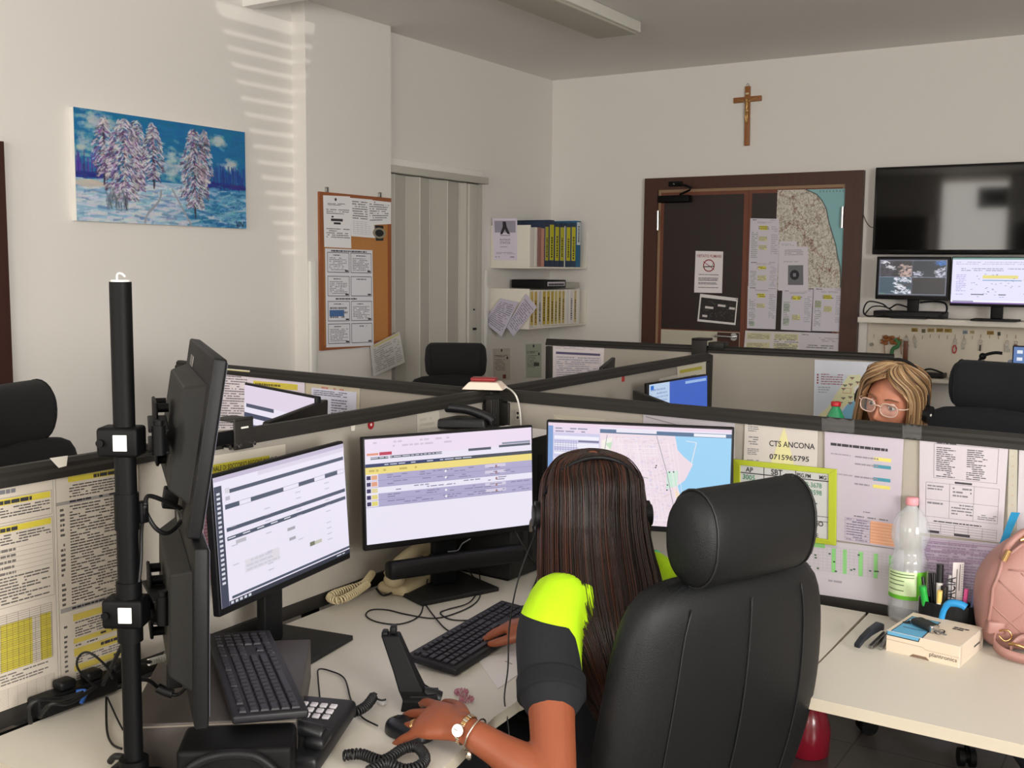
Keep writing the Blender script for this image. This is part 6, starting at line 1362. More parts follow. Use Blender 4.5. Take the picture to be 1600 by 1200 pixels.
# computer tower in the corner with the conference phone and papers on it
tw = thing('computer_tower', 'black computer tower standing in the corner behind the middle monitor', 'computer', (-1.665, 2.59, 0.73), -0.06)
MB().rbox((-0.125, -0.125, 0.006), (0.115, 0.11, 0.392), 0.006, GREYP).build('case', tw)
for k in range(4): MB().box((0.1152, -0.09+0.045*k, 0.05), (0.1162, -0.07+0.045*k, 0.34), BLACK).build('vent', tw)
MB().box((-0.11, -0.12, 0), (0.10, 0.10, 0.006), BLACK).build('base', tw)
topz = 0.73+0.3925
cpb = onz(727, 668, topz)
cpt = thing('desk_phone', 'black telephone with its handset resting on the computer tower', 'telephone', (cpb.x-0.01, cpb.y-0.005, topz), math.atan2(cr3.y, cr3.x)-0.05)
m = MB(); m.loft([[(x_*0.075, y_*0.05, 0.002) for x_, y_ in ((-1, -1), (1, -1), (1, 1), (-1, 1))], [(x_*0.07-0.0, y_*0.048, 0.03) for x_, y_ in ((-1, -1), (1, -1), (1, 1), (-1, 1))]], PHB, smooth=False); m.build('body', cpt, bevel=0.006)
m = MB(); m.tube([(-0.085, 0.0, 0.046), (-0.05, 0, 0.058), (0.02, 0, 0.052), (0.075, 0, 0.032), (0.09, 0, 0.02)], lambda q: 0.0165-0.003*math.sin(PI*q), PHB, n=14); m.build('handset', cpt)
MB().tube([(0.085, -0.02, 0.02), (0.095, -0.03, 0.006), (0.088, -0.045, 0.0)], 0.002, CABLE).build('cord', cpt)
pq = [onz(774, 663, topz+0.001), onz(852, 672, topz+0.001), onz(852, 655, topz+0.001), onz(776, 650, topz+0.001)]
PA = V((-1.655, 2.60, topz))
m = MB()
for k, (dx_, dy_, rz_) in enumerate(((0.0, 0.0, 0.1), (0.008, 0.004, 0.02), (-0.004, 0.006, -0.05))): m.box((-0.075, -0.09, 0.0006*k), (0.105, 0.09, 0.0006*k+0.0005), mat('white_paper', (232, 228, 230), 0.7), M=rotz(rz_, (PA.x+dx_, PA.y+dy_, PA.z+0.0004)))
m.build('paper_stack', label='few white sheets lying on top of the computer tower', cat='papers')
# second dark thing: round black knob object right of the tower foot and white alarm unit on the junction
hb = onz(813, 893, 0.73); MB().cyl((hb.x, hb.y, 0.73), (hb.x, hb.y, 0.738), 0.022, BLACK).ell((hb.x, hb.y, 0.757), (0.018, 0.018, 0.022), BLACK).build('knob_speaker', label='small round black speaker ball at the foot of the tower', cat='speaker')
m = MB(); m.tube([onz(805, 830, .95), onz(828, 870, .80), onz(842, 888, .736), onz(838, 905, .735), onz(832, 920, .735)], 0.0016, CABLE).tube([atd(858, 800, 2.35), atd(855, 850, 2.4), onz(845, 886, .74), onz(836, 915, .735), onz(832, 940, .735)], 0.0016, CABLE); m.build('thin_cables', label='two thin black cables falling between tower and brunette', cat='cable')
al = onz(762, 604, HP+0.003)
at_ = thing('alarm_beacon', 'white wedge-shaped unit with a red translucent top on the screen junction', 'beacon', (-1.87, 2.79, HP+0.003), 0.4)
m = MB(); m.loft([[(x_*0.065, y_*0.05, 0.0) for x_, y_ in ((-1, -1), (1, -1), (1, 1), (-1, 1))], [(x_*0.045+0.0, y_*0.035, 0.022) for x_, y_ in ((-1, -1), (1, -1), (1, 1), (-1, 1))]], mat('ivory_plastic', (232, 214, 198), 0.4), smooth=False); m.build('base', at_, bevel=0.003)
MB().rbox((-0.045, -0.015, 0.022), (0.035, 0.035, 0.034), 0.005, mat('red_translucent', (150, 40, 44), 0.3, trans=0.2)).build('red_lens', at_)
m = MB(); m.tube([onz(778, 603, HP+0.01), onz(793, 606, HP+0.005), onpl(806, 618, PL2[0]+PL2[1]*0.03, PL2[1]), onpl(812, 640, PL2[0]+PL2[1]*0.02, PL2[1]), onpl(814, 665, PL2[0]+PL2[1]*0.018, PL2[1])], 0.0028, WCABLE); m.build('white_cable', label='white cable dropping from the beacon down the grooved post', cat='cable')
S = psheet([(806, 642), (812, 642), (812, 656), (806, 656)], PL2, 6, bgc=(206, 200, 188)); S.disc(0.5, 0.25, 0.16, (30, 30, 30)); S.disc(0.5, 0.75, 0.16, (30, 30, 30)); S.build('socket_plate', 'tiny plate with two dark holes beside the white cable', 'socket')
# cables on the desk before the middle monitor
m = MB(); Z = 0.7325
m.tube([onz(668, 905, .76), onz(663, 935, Z), onz(655, 962, Z), onz(625, 975, Z), onz(590, 972, Z), onz(572, 962, Z), onz(580, 953, Z), onz(605, 953, Z), onz(635, 960, Z), onz(680, 966, Z), onz(720, 955, Z), onz(745, 940, Z), onz(750, 922, Z+.002), onz(735, 895, .76), onz(712, 870, .80), onz(700, 862, .83)], 0.0018, CABLE, sub=8)
m.tube([onz(665, 945, Z+.003), onz(680, 965, Z+.003), onz(700, 985, Z), onz(725, 989, Z), onz(742, 985, .74)], 0.0018, CABLE, sub=8)
m.tube([onz(715, 868, .80), onz(742, 885, .76), onz(750, 910, Z+.003), onz(735, 940, Z+.003), onz(700, 952, Z), onz(688, 958, Z), onz(705, 968, Z), onz(740, 968, Z), onz(765, 955, Z), onz(800, 950, Z), onz(822, 946, Z)], 0.0018, CABLE, sub=8)
m.build('cable_tangle', label='tangle of thin black cables on the desk under the middle monitor', cat='cables')
m = MB(); m.tube([onz(700, 862, .86), atd(715, 860, 2.84), atd(722, 850, 2.84), atd(735, 842, 2.86)], 0.0015, mat('grey_cable', (90, 90, 92), 0.5)); m.build('hanging_cable', label='thin grey cable hanging below the middle monitor', cat='cable')
# small note sheet and the two spiral hair ties
S = Sheet(onz(746, 1030, .7312), onz(835, 1010, .7312), onz(815, 1050, .7312), onz(778, 1076, .7312), bgc=(222, 216, 214), thick=0.0004); S.line((0.45, 0.3), (0.6, 0.5), 0.02, (150, 150, 156)); S.build('note_paper', 'white note sheet lying by the near edge of the brunette\'s keyboard', 'paper')
PINK = mat('clear_pink_plastic', (214, 150, 170), 0.12, trans=0.75, ior=1.3)
for a, b, lab in ((721, 1081, 'translucent pink spiral hair tie, the one farther from the desk edge'), (729, 1092, 'translucent pink spiral hair tie, the one nearer the desk edge')):
    c_ = onz(a, b, 0.7365); pts = [c_+V((0.011*math.cos(2*PI*k/16), 0.011*math.sin(2*PI*k/16), 0.0)) for k in range(17)]
    coil(pts, 0.0035, 0.006, 0.0012, PINK, sub=2).build('hair_tie', label=lab, cat='hair tie')
# power strip and cables at the foot of the charts
ps = thing('power_strip', 'black power strip tangled with cables below the yellow charts', 'power strip', (-1.795, 1.27, 0.73))
sA = onz(58, 1124, 0.735); sB = onz(182, 1078, 0.735)
m = MB(); dd = (sB-sA).normalized(); nn = V((0, 0, 1)).cross(dd); Mm = frameM((sA+sB)/2-V((-1.795, 1.27, 0.73))-V((0.012, 0, 0)), dd, nn, V((0, 0, 1)))
Ls = (sB-sA).length
m.rbox((-Ls/2, -0.02, 0.0), (Ls/2, 0.02, 0.036), 0.005, BLACK, M=Mm); m.build('strip', ps)
for k in range(3): MB().rbox((-Ls/2+0.05+0.06*k, -0.016, 0.036), (-Ls/2+0.085+0.06*k, 0.016, 0.055), 0.006, BLACK, M=Mm).build('plug', ps)
MB().tube([Mm @ V((-Ls/2+0.08, -0.02, 0.03)), Mm @ V((-Ls/2+0.09, -0.035, 0.03)), Mm @ V((-Ls/2+0.075, -0.04, 0.012))], 0.004, mat('blue_plug', (40, 90, 170), 0.4)).build('blue_plug', ps)
m = MB(); m.tube([onz(48, 1130, .745), onz(46, 1105, .78), onz(62, 1093, .79), onz(95, 1092, .775), onz(130, 1082, .775)], 0.0042, CABLE).tube([onz(62, 1120, .75), onz(80, 1100, .78), onz(110, 1098, .77), onz(150, 1072, .78)], 0.004, CABLE)
m.tube([onz(150, 1075, .775), onz(122, 1045, .83), onz(124, 1025, .86), onz(140, 1020, .87), onz(165, 1040, .84), onz(175, 1060, .80)], 0.0022, CABLE).tube([onz(160, 1070, .78), onz(180, 1030, .84), onz(192, 1005, .88)], 0.004, CABLE)
m.tube([onz(166, 1090, .74), onz(167, 1140, .735), onz(175, 1162, .735), onz(190, 1170, .735)], 0.0022, CABLE).tube([onz(168, 1090, .74), onz(184, 1125, .735), onz(192, 1140, .735)], 0.0018, CABLE)
m.build('cable_heap', label='heap of black cables at the foot of the charts, left of the pole', cat='cables')
m = MB(); m.tube([onz(172, 1190, .738), onz(180, 1182, .75), onz(195, 1186, .75), onz(175, 1205, .738), onz(165, 1215, .738)], 0.006, CABLE); m.build('cable_coil', label='thick black cable coiled round the foot of the pole', cat='cable')
# ================================================================ people
SKIN = mat('tanned_skin', (136, 73, 46), 0.48, bump=0.12, bscale=500, var=0.05, vscale=14)
_s = SKIN.node_tree.nodes['Principled BSDF']; _s.inputs['Subsurface Weight'].default_value = 0.12; _s.inputs['Subsurface Radius'].default_value = (0.02, 0.008, 0.004); _s.inputs['Subsurface Scale'].default_value = 0.3
SKIN2 = mat('fair_skin', (186, 122, 96), 0.48, bump=0.1, bscale=500, var=0.04, vscale=14)
LIP = mat('lips', (176, 92, 84), 0.4, var=0.03)
def remesh(mb, voxel, smooth=6, fac=0.5):
    me = bpy.data.meshes.new('tmp'); me.from_pydata([tuple(p) for p in mb.v], [], mb.f); me.update()
    o = bpy.data.objects.new('tmp', me); C.objects.link(o)
    md = o.modifiers.new('r', 'REMESH'); md.mode = 'VOXEL'; md.voxel_size = voxel; md.use_smooth_shade = True
    m2 = o.modifiers.new('s', 'SMOOTH'); m2.iterations = smooth; m2.factor = fac
    dg = bpy.context.evaluated_depsgraph_get(); dg.update()
    out = bpy.data.meshes.new_from_object(o.evaluated_get(dg)); bpy.data.objects.remove(o); bpy.data.meshes.remove(me)
    for p in out.polygons: p.use_smooth = True
    return out
def link_mesh(me, name, parent, mats, pred=None):
    for m in mats: me.materials.append(m)
    if pred:
        for p in me.polygons: p.material_index = pred(p.center)
    me.name = name; o = bpy.data.objects.new(name, me); C.objects.link(o); o.parent = parent; return o
def limb(mb, pts, radii, n=18, sub=5):
    R_l = list(radii)
    def rf(t):
        x = t*(len(R_l)-1); i = min(int(x), len(R_l)-2); f = x-i; f = f*f*(3-2*f); return R_l[i]*(1-f)+R_l[i+1]*f
    mb.tube(pts, rf, None, n=n, sub=sub)
    for p, r in ((pts[0], R_l[0]), (pts[-1], R_l[-1])): mb.ell(tuple(p), (r, r, r), None, n=14, k=8)
def ering(c, a, b, ra, rb, n=28, pw=1.0, off=0.0):
    return [c+a*(ra*math.copysign(abs(math.cos(2*PI*i/n))**pw, math.cos(2*PI*i/n)))+b*(rb*math.copysign(abs(math.sin(2*PI*i/n))**pw, math.sin(2*PI*i/n))) for i in range(n)]
def hand_(mb, W, d, s, up, curl=0.35, spread=1.0, k=1.0, thumb_out=0.6):
    """W wrist, d towards the fingers, s towards the thumb side, up out of the back of the hand"""
    K = []
    mb.loft([ering(W-d*0.01, s, up, 0.026*k, 0.019*k), ering(W+d*0.02*k, s, up, 0.029*k, 0.019*k), ering(W+d*0.055*k+up*0.002, s, up, 0.040*k, 0.0165*k), ering(W+d*0.085*k+up*0.001, s, up, 0.042*k, 0.013*k), ering(W+d*0.094*k, s, up, 0.036*k, 0.009*k)], None)
    L = ((0.030, 0.042, 0.025, 0.021), (0.0105, 0.046, 0.029, 0.022), (-0.0105, 0.042, 0.027, 0.022), (-0.0305, 0.033, 0.020, 0.019))
    tips = []
    for i, (off, a, b, c) in enumerate(L):
        kn = W+d*(0.088-0.006*abs(i-1))*k+s*off*k
        dd = (d+s*(0.16*spread*(1.4-i))*1.0).normalized()
        p = kn; pts = [kn-dd*0.014, kn]; ang = 0.12
        for seg in (a, b, c):
            ang += curl; v = dd*math.cos(ang)-up*math.sin(ang); p = p+v*seg*k; pts.append(p)
        limb(mb, pts, [0.0095*k, 0.0098*k, 0.0088*k, 0.0080*k, 0.0068*k] if i < 3 else [0.0085*k, 0.0086*k, 0.0078*k, 0.0070*k, 0.006*k], n=12, sub=4)
        tips.append((pts, dd))
    b0 = W+d*0.022*k+s*0.024*k-up*0.004
    td = (d*(1-thumb_out*0.4)+s*thumb_out-up*0.25).normalized()
    tp = [b0, b0+td*0.035*k, b0+td*0.035*k+(td*0.7+d*0.5-up*0.1).normalized()*0.032*k, b0+td*0.035*k+(td*0.7+d*0.5-up*0.1).normalized()*0.032*k+(td*0.4+d*0.8-up*0.15).normalized()*0.026*k]
    limb(mb, tp, [0.015*k, 0.0125*k, 0.0105*k, 0.008*k], n=12, sub=4)
    return tips, tp
def head_(mb, M, k=1.0):
    nu, nv = 96, 72; vs_ = []; fs = []
    g = lambda x, c, s: math.exp(-((x-c)/s)**2)
    for j in range(nv+1):
        t = PI*j/nv
        for i in range(nu):
            a = 2*PI*i/nu; X = math.sin(t)*math.cos(a); Y = math.sin(t)*math.sin(a); Z = math.cos(t)
            x, y, z = 0.074*X, 0.094*Y, 0.114*Z
            if z < 0:
                q = -z/0.114; x *= 1-0.30*q**1.4
                if y < 0: y *= 1-0.42*q
                else: y *= 1-0.04*q
            if y > 0: y = y*(1-0.10*g(z, 0.06, 0.05)) 
            if y > 0.02:
                ax = abs(x); w_ = min(1, (y-0.02)/0.03)
                y += w_*(0.024*g(x, 0, 0.0115)*g(z, -0.034, 0.013)+0.014*g(x, 0, 0.008)*g(z, -0.014, 0.02)+0.005*g(ax, 0.011, 0.006)*g(z, -0.038, 0.007))
                y -= w_*0.013*g(ax, 0.031, 0.015)*g(z, 0.004, 0.0125)
                y += w_*(0.005*g(ax, 0.03, 0.022)*g(z, 0.027, 0.008)+0.006*g(ax, 0.042, 0.016)*g(z, -0.028, 0.017))
                y += w_*(0.0075*g(x, 0, 0.020)*g(z, -0.060, 0.0055)+0.0075*g(x, 0, 0.017)*g(z, -0.071, 0.0055)-0.003*g(x, 0, 0.024)*g(z, -0.0655, 0.0025)-0.004*g(x, 0, 0.02)*g(z, -0.083, 0.006)+0.008*g(x, 0, 0.018)*g(z, -0.100, 0.012))
            vs_.append(M @ V((x*k, y*k, z*k)))
    fs = [(j*nu+i, j*nu+(i+1) % nu, (j+1)*nu+(i+1) % nu, (j+1)*nu+i) for j in range(nv) for i in range(nu)]
    mb.add(vs_, fs, None, True)
    for sx in (-1, 1):  # ears
        mb.ell((0, 0, 0), (0.007*k, 0.018*k, 0.031*k), None, M=M @ Matrix.Translation((sx*0.073*k, -0.006*k, -0.005*k)) @ Matrix.Rotation(sx*0.25, 4, 'Z'))
def torso(mb, spine, side, infl=0.0, n=32):
    """spine: list of (centre, half width, half depth, forward vector)"""
    rings = []
    for c, wd, dp, f in spine:
        rings.append(ering(c, side, f, wd+infl, dp+infl, n=n, pw=0.85))
    mb.loft(rings, None)
def hmat(c, f, roll=0.0, pitch=0.0):
    f = V((f[0], f[1], 0)).normalized(); x = V((f.y, -f.x, 0))
    return frameM(V(c), x, f, V((0, 0, 1))) @ Matrix.Rotation(roll, 4, 'Y') @ Matrix.Rotation(pitch, 4, 'X')

def hair_strands(mb, guides, N, rad, mats, seed=0, jitter=0.004):
    Q = random.Random(seed)
    for i in range(N):
        g0 = Q.uniform(0, len(guides)-1.001); k = int(g0); f = g0-k
        pts = [guides[k][j].lerp(guides[k+1][j], f) for j in range(len(guides[0]))]
        jx = V((Q.gauss(0, jitter), Q.gauss(0, jitter), 0)); e = Q.uniform(0.86, 1.0)
        pts = pts[:max(4, int(len(pts)*e))]
        pts = [p+jx*min(1, j/3) for j, p in enumerate(pts)]
        mb.tube(pts, lambda t: rad*(1-0.7*t), mats[Q.randrange(len(mats))], n=4, sub=3)

# ---------------------------------------------------------------- brunette operator, seen from behind
f1 = V((-0.955, 0.297, 0)); L1 = V((-f1.y, f1.x, 0)); R1_ = -L1; UP = V((0, 0, 1))
base1 = V((-0.95, 1.93, 0)); 
p1 = thing('person', 'woman with long dark hair seen from behind, navy and neon polo, hand on mouse', 'person', base1)
def w1(x, y, z): return V((x, y, z))-base1
neck = w1(-0.985, 1.885, 1.005)
spine = [(w1(-0.93, 1.93, 0.475), 0.165, 0.11, f1), (w1(-0.93, 1.93, 0.54), 0.17, 0.12, f1), (w1(-0.925, 1.915, 0.66), 0.14, 0.095, f1), (w1(-0.935, 1.90, 0.78), 0.145, 0.10, f1), (w1(-0.95, 1.89, 0.88), 0.165, 0.105, f1), (w1(-0.96, 1.885, 0.94), 0.17, 0.085, f1), (w1(-0.97, 1.885, 0.985), 0.12, 0.062, f1), (w1(-0.98, 1.885, 1.015), 0.055, 0.05, f1)]
shL = w1(-0.965, 1.885, 0.945)+L1*0.158; shR = w1(-0.965, 1.885, 0.945)+R1_*0.158
elL = w1(-0.868, 1.512, 0.727); wrL = w1(-1.052, 1.508, 0.783)
mbp = MB(); torso(mbp, spine, L1)
limb(mbp, [neck-V((0, 0, 0.03)), neck+f1*0.02+V((0, 0, 0.03)), neck+f1*0.035+V((0, 0, 0.08))], [0.055, 0.047, 0.05])
fh1 = V((-0.60, 0.80, 0)); hc1 = w1(-1.035, 1.945, 1.105)
HM1 = hmat(hc1, fh1, 0, -0.12); head_(mbp, HM1)
limb(mbp, [shL+R1_*0.02, shL.lerp(elL, 0.35), shL.lerp(elL, 0.75), elL], [0.052, 0.046, 0.040, 0.039])
limb(mbp, [elL, elL.lerp(wrL, 0.3), elL.lerp(wrL, 0.7), wrL], [0.039, 0.038, 0.029, 0.0235])
dH = (w1(-1.24, 1.530, 0.765)-wrL).normalized(); sH = V((0.0, 0.90, 0.42)); sH = (sH-dH*sH.dot(dH)).normalized(); uH = sH.cross(dH); uH = uH if uH.z > 0 else -uH
tipsL, thL = hand_(mbp, wrL, dH, sH, uH, curl=0.17, spread=1.5, k=1.08, thumb_out=0.6)
# right arm towards the keyboard
elR = shR+V((-0.05, 0.06, -0.22)); wrR = w1(-1.20, 2.03, 0.79)
limb(mbp, [shR+L1*0.02, shR.lerp(elR, 0.5), elR], [0.052, 0.044, 0.039]); limb(mbp, [elR, elR.lerp(wrR, 0.4), wrR], [0.039, 0.037, 0.0235])
dR = V((-0.99, -0.05, -0.12)).normalized(); sR = V((0, -1, 0)); hand_(mbp, wrR, dR, sR, V((-0.1, 0, 1)).normalized(), curl=0.3, k=1.0)
# legs
for sd, o_ in ((L1, 0.09), (R1_, 0.09)):
    hp_ = w1(-0.94, 1.93, 0.535)+sd*o_; kn_ = hp_+f1*0.40+V((0, 0, 0.0)); an_ = kn_+f1*0.03+V((0, 0, -0.46))
    limb(mbp, [hp_, hp_.lerp(kn_, 0.5), kn_], [0.085, 0.072, 0.056]); limb(mbp, [kn_, kn_.lerp(an_, 0.35), an_], [0.055, 0.052, 0.036])
    limb(mbp, [an_, an_+f1*0.09+V((0, 0, -0.03)), an_+f1*0.17+V((0, 0, -0.037))], [0.036, 0.034, 0.024])
TROU = mat('navy_trousers', (28, 30, 38), 0.85, bump=0.3, bscale=700)
bmesh1 = remesh(mbp, 0.0036, 5)
body1 = link_mesh(bmesh1, 'body', p1, [SKIN, LIP], None)
# trousers and shoes over the legs
mt_ = MB(); torso(mt_, [(c, a, b, f) for c, a, b, f in spine[:3]], L1, 0.012)
ms_ = MB()
for sd in (L1, R1_):
    hp_ = w1(-0.94, 1.93, 0.535)+sd*0.09; kn_ = hp_+f1*0.40; an_ = kn_+f1*0.03+V((0, 0, -0.46))
    limb(mt_, [hp_, hp_.lerp(kn_, 0.5), kn_], [0.097, 0.086, 0.070]); limb(mt_, [kn_, kn_.lerp(an_, 0.5), an_.lerp(kn_, 0.08)], [0.070, 0.064, 0.055])
    sh_ = MB(); limb(sh_, [an_+V((0, 0, -0.035))-f1*0.01, an_+f1*0.09+V((0, 0, -0.037)), an_+f1*0.19+V((0, 0, -0.04))], [0.042, 0.041, 0.032]); link_mesh(remesh(sh_, 0.007, 2), 'shoe', p1, [BLACK])
link_mesh(remesh(mt_, 0.008, 4), 'trousers', p1, [TROU])
# polo shirt: navy with neon shoulder panels
NAVYF = mat('navy_polo_cloth', (9, 12, 18), 0.9, bump=0.4, bscale=900, var=0.04, vscale=20)
NEON = mat('neon_yellow_cloth', (196, 250, 0), 0.75, bump=0.4, bscale=900, var=0.03)
msh = MB(); torso(msh, [(c+V((0, 0, 0)), a, b, f) for c, a, b, f in spine[1:7]]+[(w1(-0.98, 1.885, 1.012), 0.058, 0.055, f1)], L1, 0.014)
sl_end = shL.lerp(elL, 0.50)
limb(msh, [shL+R1_*0.03, shL.lerp(elL, 0.15), shL.lerp(elL, 0.42), sl_end], [0.066, 0.064, 0.060, 0.060])
limb(msh, [shR+L1*0.03, shR.lerp(elR, 0.3), shR.lerp(elR, 0.55)], [0.066, 0.064, 0.062])
def neon(p):
    q = p-neck; ab = abs(q.dot(L1)); z = p.z
    t = (0.99-z)/0.15
    a_in = float(np.interp(z, [0.84, 0.88, 0.92, 0.945, 0.99, 1.05], [0.164, 0.142, 0.110, 0.085, 0.055, 0.045]))
    a_out = float(np.interp(z, [0.84, 0.88, 0.92, 0.94, 0.955, 1.0], [0.176, 0.178, 0.176, 0.185, 0.24, 0.27]))
    return min(ab-a_in, a_out-ab, z-0.838)
POLO = bpy.data.materials.new('navy_and_neon_cloth'); POLO.use_nodes = True; nt = POLO.node_tree; b_ = nt.nodes['Principled BSDF']; b_.inputs['Roughness'].default_value = 0.88
at2 = nt.nodes.new('ShaderNodeAttribute'); at2.attribute_name = 'panel'; mr = nt.nodes.new('ShaderNodeMapRange'); mr.inputs[1].default_value = -0.0006; mr.inputs[2].default_value = 0.0006
mx = nt.nodes.new('ShaderNodeMix'); mx.data_type = 'RGBA'; mx.inputs[6].default_value = rgb(9, 12, 18); mx.inputs[7].default_value = rgb(176, 222, 0)
nt.links.new(at2.outputs['Fac'], mr.inputs[0]); nt.links.new(mr.outputs[0], mx.inputs[0]); nt.links.new(mx.outputs[2], b_.inputs['Base Color'])
tc2 = nt.nodes.new('ShaderNodeTexCoord'); nz = nt.nodes.new('ShaderNodeTexNoise'); nz.inputs['Scale'].default_value = 900; bp2 = nt.nodes.new('ShaderNodeBump'); bp2.inputs['Strength'].default_value = 0.4; bp2.inputs['Distance'].default_value = 0.002
nt.links.new(tc2.outputs['Object'], nz.inputs[0]); nt.links.new(nz.outputs[0], bp2.inputs['Height']); nt.links.new(bp2.outputs[0], b_.inputs['Normal'])
shm = remesh(msh, 0.0050, 6)
for v in shm.vertices:
    n_ = mnoise.noise(V((v.co.x*14, v.co.y*14, v.co.z*9))); v.co += v.normal*0.0035*n_
pa = shm.attributes.new('panel', 'FLOAT', 'POINT'); pa.data.foreach_set('value', [neon(v.co) for v in shm.vertices])
link_mesh(shm, 'polo_shirt', p1, [POLO])
# hem band of the left sleeve
dA = (elL-shL).normalized(); cu = MB(); cu.tube([sl_end-dA*0.022, sl_end-dA*0.01, sl_end+dA*0.012], lambda t: 0.0635-0.001*t, NAVYF, n=28, sub=3); cu.build('sleeve_cuff', p1)
# hair
hb = -fh1; hl = V((-fh1.y, fh1.x, 0))
HB1 = mat('dark_brown_hair', (40, 24, 18), 0.34, bump=0.6, bscale=90, var=0.35, vscale=30, stretch=(8, 8, 0.25)); HB2 = mat('reddish_brown_hair', (66, 35, 24), 0.36, var=0.2, vscale=20, stretch=(8, 8, 0.3)); HB3 = mat('near_black_hair', (28, 18, 14), 0.34, var=0.2, vscale=20)
prof = [  # z, back shift, side half width, back half depth, opening angle
 (1.219, 0.000, 0.028, 0.032, 3.12), (1.212, 0.000, 0.052, 0.058, 3.1), (1.198, 0.0, 0.072, 0.080, 3.0), (1.17, 0.0, 0.090, 0.099, 2.3), (1.13, 0.0, 0.099, 0.107, 2.05), (1.08, -0.004, 0.103, 0.106, 2.0), (1.03, -0.004, 0.107, 0.104, 2.0), (0.98, 0.0, 0.113, 0.106, 1.95),
 (0.93, 0.010, 0.112, 0.112, 1.7), (0.88, 0.028, 0.103, 0.108, 1.4), (0.83, 0.040, 0.088, 0.104, 1.25), (0.78, 0.048, 0.070, 0.100, 1.1), (0.74, 0.052, 0.052, 0.098, 0.95), (0.71, 0.054, 0.032, 0.097, 0.8)]
def hair_ring(z, sh, a, b, th, n=40, thick=0.022, infl=0.0):
    hbz = hb; hlz = hl; zz_ = [0.70, 0.80, 0.88, 0.94, 1.0, 1.06, 1.12]
    c = V((hc1.x, hc1.y, z))+hb*sh*0.2+V((float(np.interp(z, zz_, [0.118, 0.112, 0.098, 0.080, 0.046, 0.012, 0])), float(np.interp(z, zz_, [-0.105, -0.112, -0.112, -0.100, -0.060, -0.015, 0])), 0)); out = []; inn = []
    for i in range(n+1):
        q = -th+2*th*i/n; no = 1+0.035*mnoise.noise(V((q*9, 0.3, z*1.4)))+0.02*mnoise.noise(V((q*26, 1.3, z*2.0)))
        out.append(c+hbz*(b*no*math.cos(q))+hlz*(a*no*math.sin(q)))
        inn.append(c+hbz*((b-thick)*math.cos(q))+hlz*((a-thick)*math.sin(q)))
    return out, inn
hm = MB(); rings = []; outs = []
for z, sh, a, b, th in prof:
    o_, i_ = hair_ring(z, sh, a, b, th, thick=min(0.022, a*0.6)); rings.append(o_+i_[::-1]); outs.append(o_)
hm.loft(rings, HB1); 
gd = [[outs[j][i]+(outs[j][i]-V((hc1.x, hc1.y, outs[j][i].z))).normalized()*0.001 for j in range(len(prof))] for i in range(41)]
hair_strands(hm, gd, 500, 0.0016, [HB1, HB1, HB3, HB2], 5, 0.0035)
lefts = gd[26:41]; hair_strands(hm, lefts, 170, 0.0016, [HB2, HB2, HB1], 6, 0.004)
hm.build('hair', p1)
# headset
hsm = MB(); pts = []
for k in range(17):
    q = math.radians(-88+176*k/16); pts.append(hc1+hl*(0.106*math.sin(q))+UP*(0.122*math.cos(q)-0.010)+hb*(0.062*math.cos(q)))
hsm.tube(pts, 0.0048, BLACK, n=8, sub=2); hs1 = hsm.build('headset', p1)
for sgn in (1, -1):
    c = hc1+hl*sgn*0.103+UP*(-0.02); MB().cyl(c-hl*sgn*0.008, c+hl*sgn*0.016, 0.030, BLACK, n=24).cyl(c+hl*sgn*0.016, c+hl*sgn*0.021, 0.022, GREYP, n=24).build('earpad', hs1)
c = hc1+hl*0.118+UP*(-0.02); MB().tube([c, c-hb*0.03+hl*0.006+UP*(-0.02), c-hb*0.055+hl*0.004+UP*(-0.045)], 0.0035, STEEL, n=8).build('microphone_boom', hs1)
c2 = hc1+hl*0.112+UP*(-0.045)
MB().tube([c2, w1(-1.12, 1.80, 0.98), w1(-1.13, 1.78, 0.88), w1(-1.12, 1.76, 0.80), w1(-1.115, 1.74, 0.745), w1(-1.10, 1.73, 0.70), w1(-1.08, 1.72, 0.60)], 0.0016, CABLE).build('headset_cable', hs1)
# watch, ring and bracelet
SIL = mat('watch_steel', (206, 200, 184), 0.25, metal=1.0); GLD = mat('gold', (206, 168, 116), 0.22, metal=1.0)
ax_ = (wrL-elL).normalized(); wc_ = wrL-ax_*0.006; wa = ax_.orthogonal().normalized(); wb_ = ax_.cross(wa)
wm = MB()
for k in range(26):
    q = 2*PI*k/26; pc = wc_+wa*0.0268*math.cos(q)+wb_*0.0268*math.sin(q); rd = (wa*math.cos(q)+wb_*math.sin(q)); tn = ax_.cross(rd)
    wm.rbox((-0.0030, -0.0045, -0.0012), (0.0030, 0.0045, 0.0012), 0.0008, (SIL, GLD)[k % 2], M=frameM(pc, tn, ax_, rd))
wm.build('watch_strap', p1)
fd = (V((-0.1, -0.88, 0.36))).normalized(); fd = (fd-ax_*fd.dot(ax_)).normalized(); fc = wc_+fd*0.028
MB().cyl(fc, fc+fd*0.006, 0.0108, SIL, n=28).cyl(fc+fd*0.0055, fc+fd*0.0066, 0.0090, mat('watch_dial', (232, 226, 206), 0.3), n=28).box((-0.0004, -0.0004, 0), (0.0004, 0.007, 0.0004), BLACK, M=frameM(fc+fd*0.0067, ax_.cross(fd), ax_, fd)).build('watch_case', p1)
brc = wrL-ax_*0.026-V((0, 0, 0.0)); MB().tube([brc+wa*0.031*math.cos(2*PI*k/20)+wb_*0.031*math.sin(2*PI*k/20) for k in range(21)], 0.0016, SIL, sub=1).ell(tuple(brc+V((0.0, -0.018, -0.030))), (0.006, 0.006, 0.009), SIL).build('bracelet', p1)
rp, rdv = tipsL[2]; rc_ = rp[1].lerp(rp[2], 0.45); ra = (rp[2]-rp[1]).normalized(); r1v = ra.orthogonal().normalized(); r2v = ra.cross(r1v)
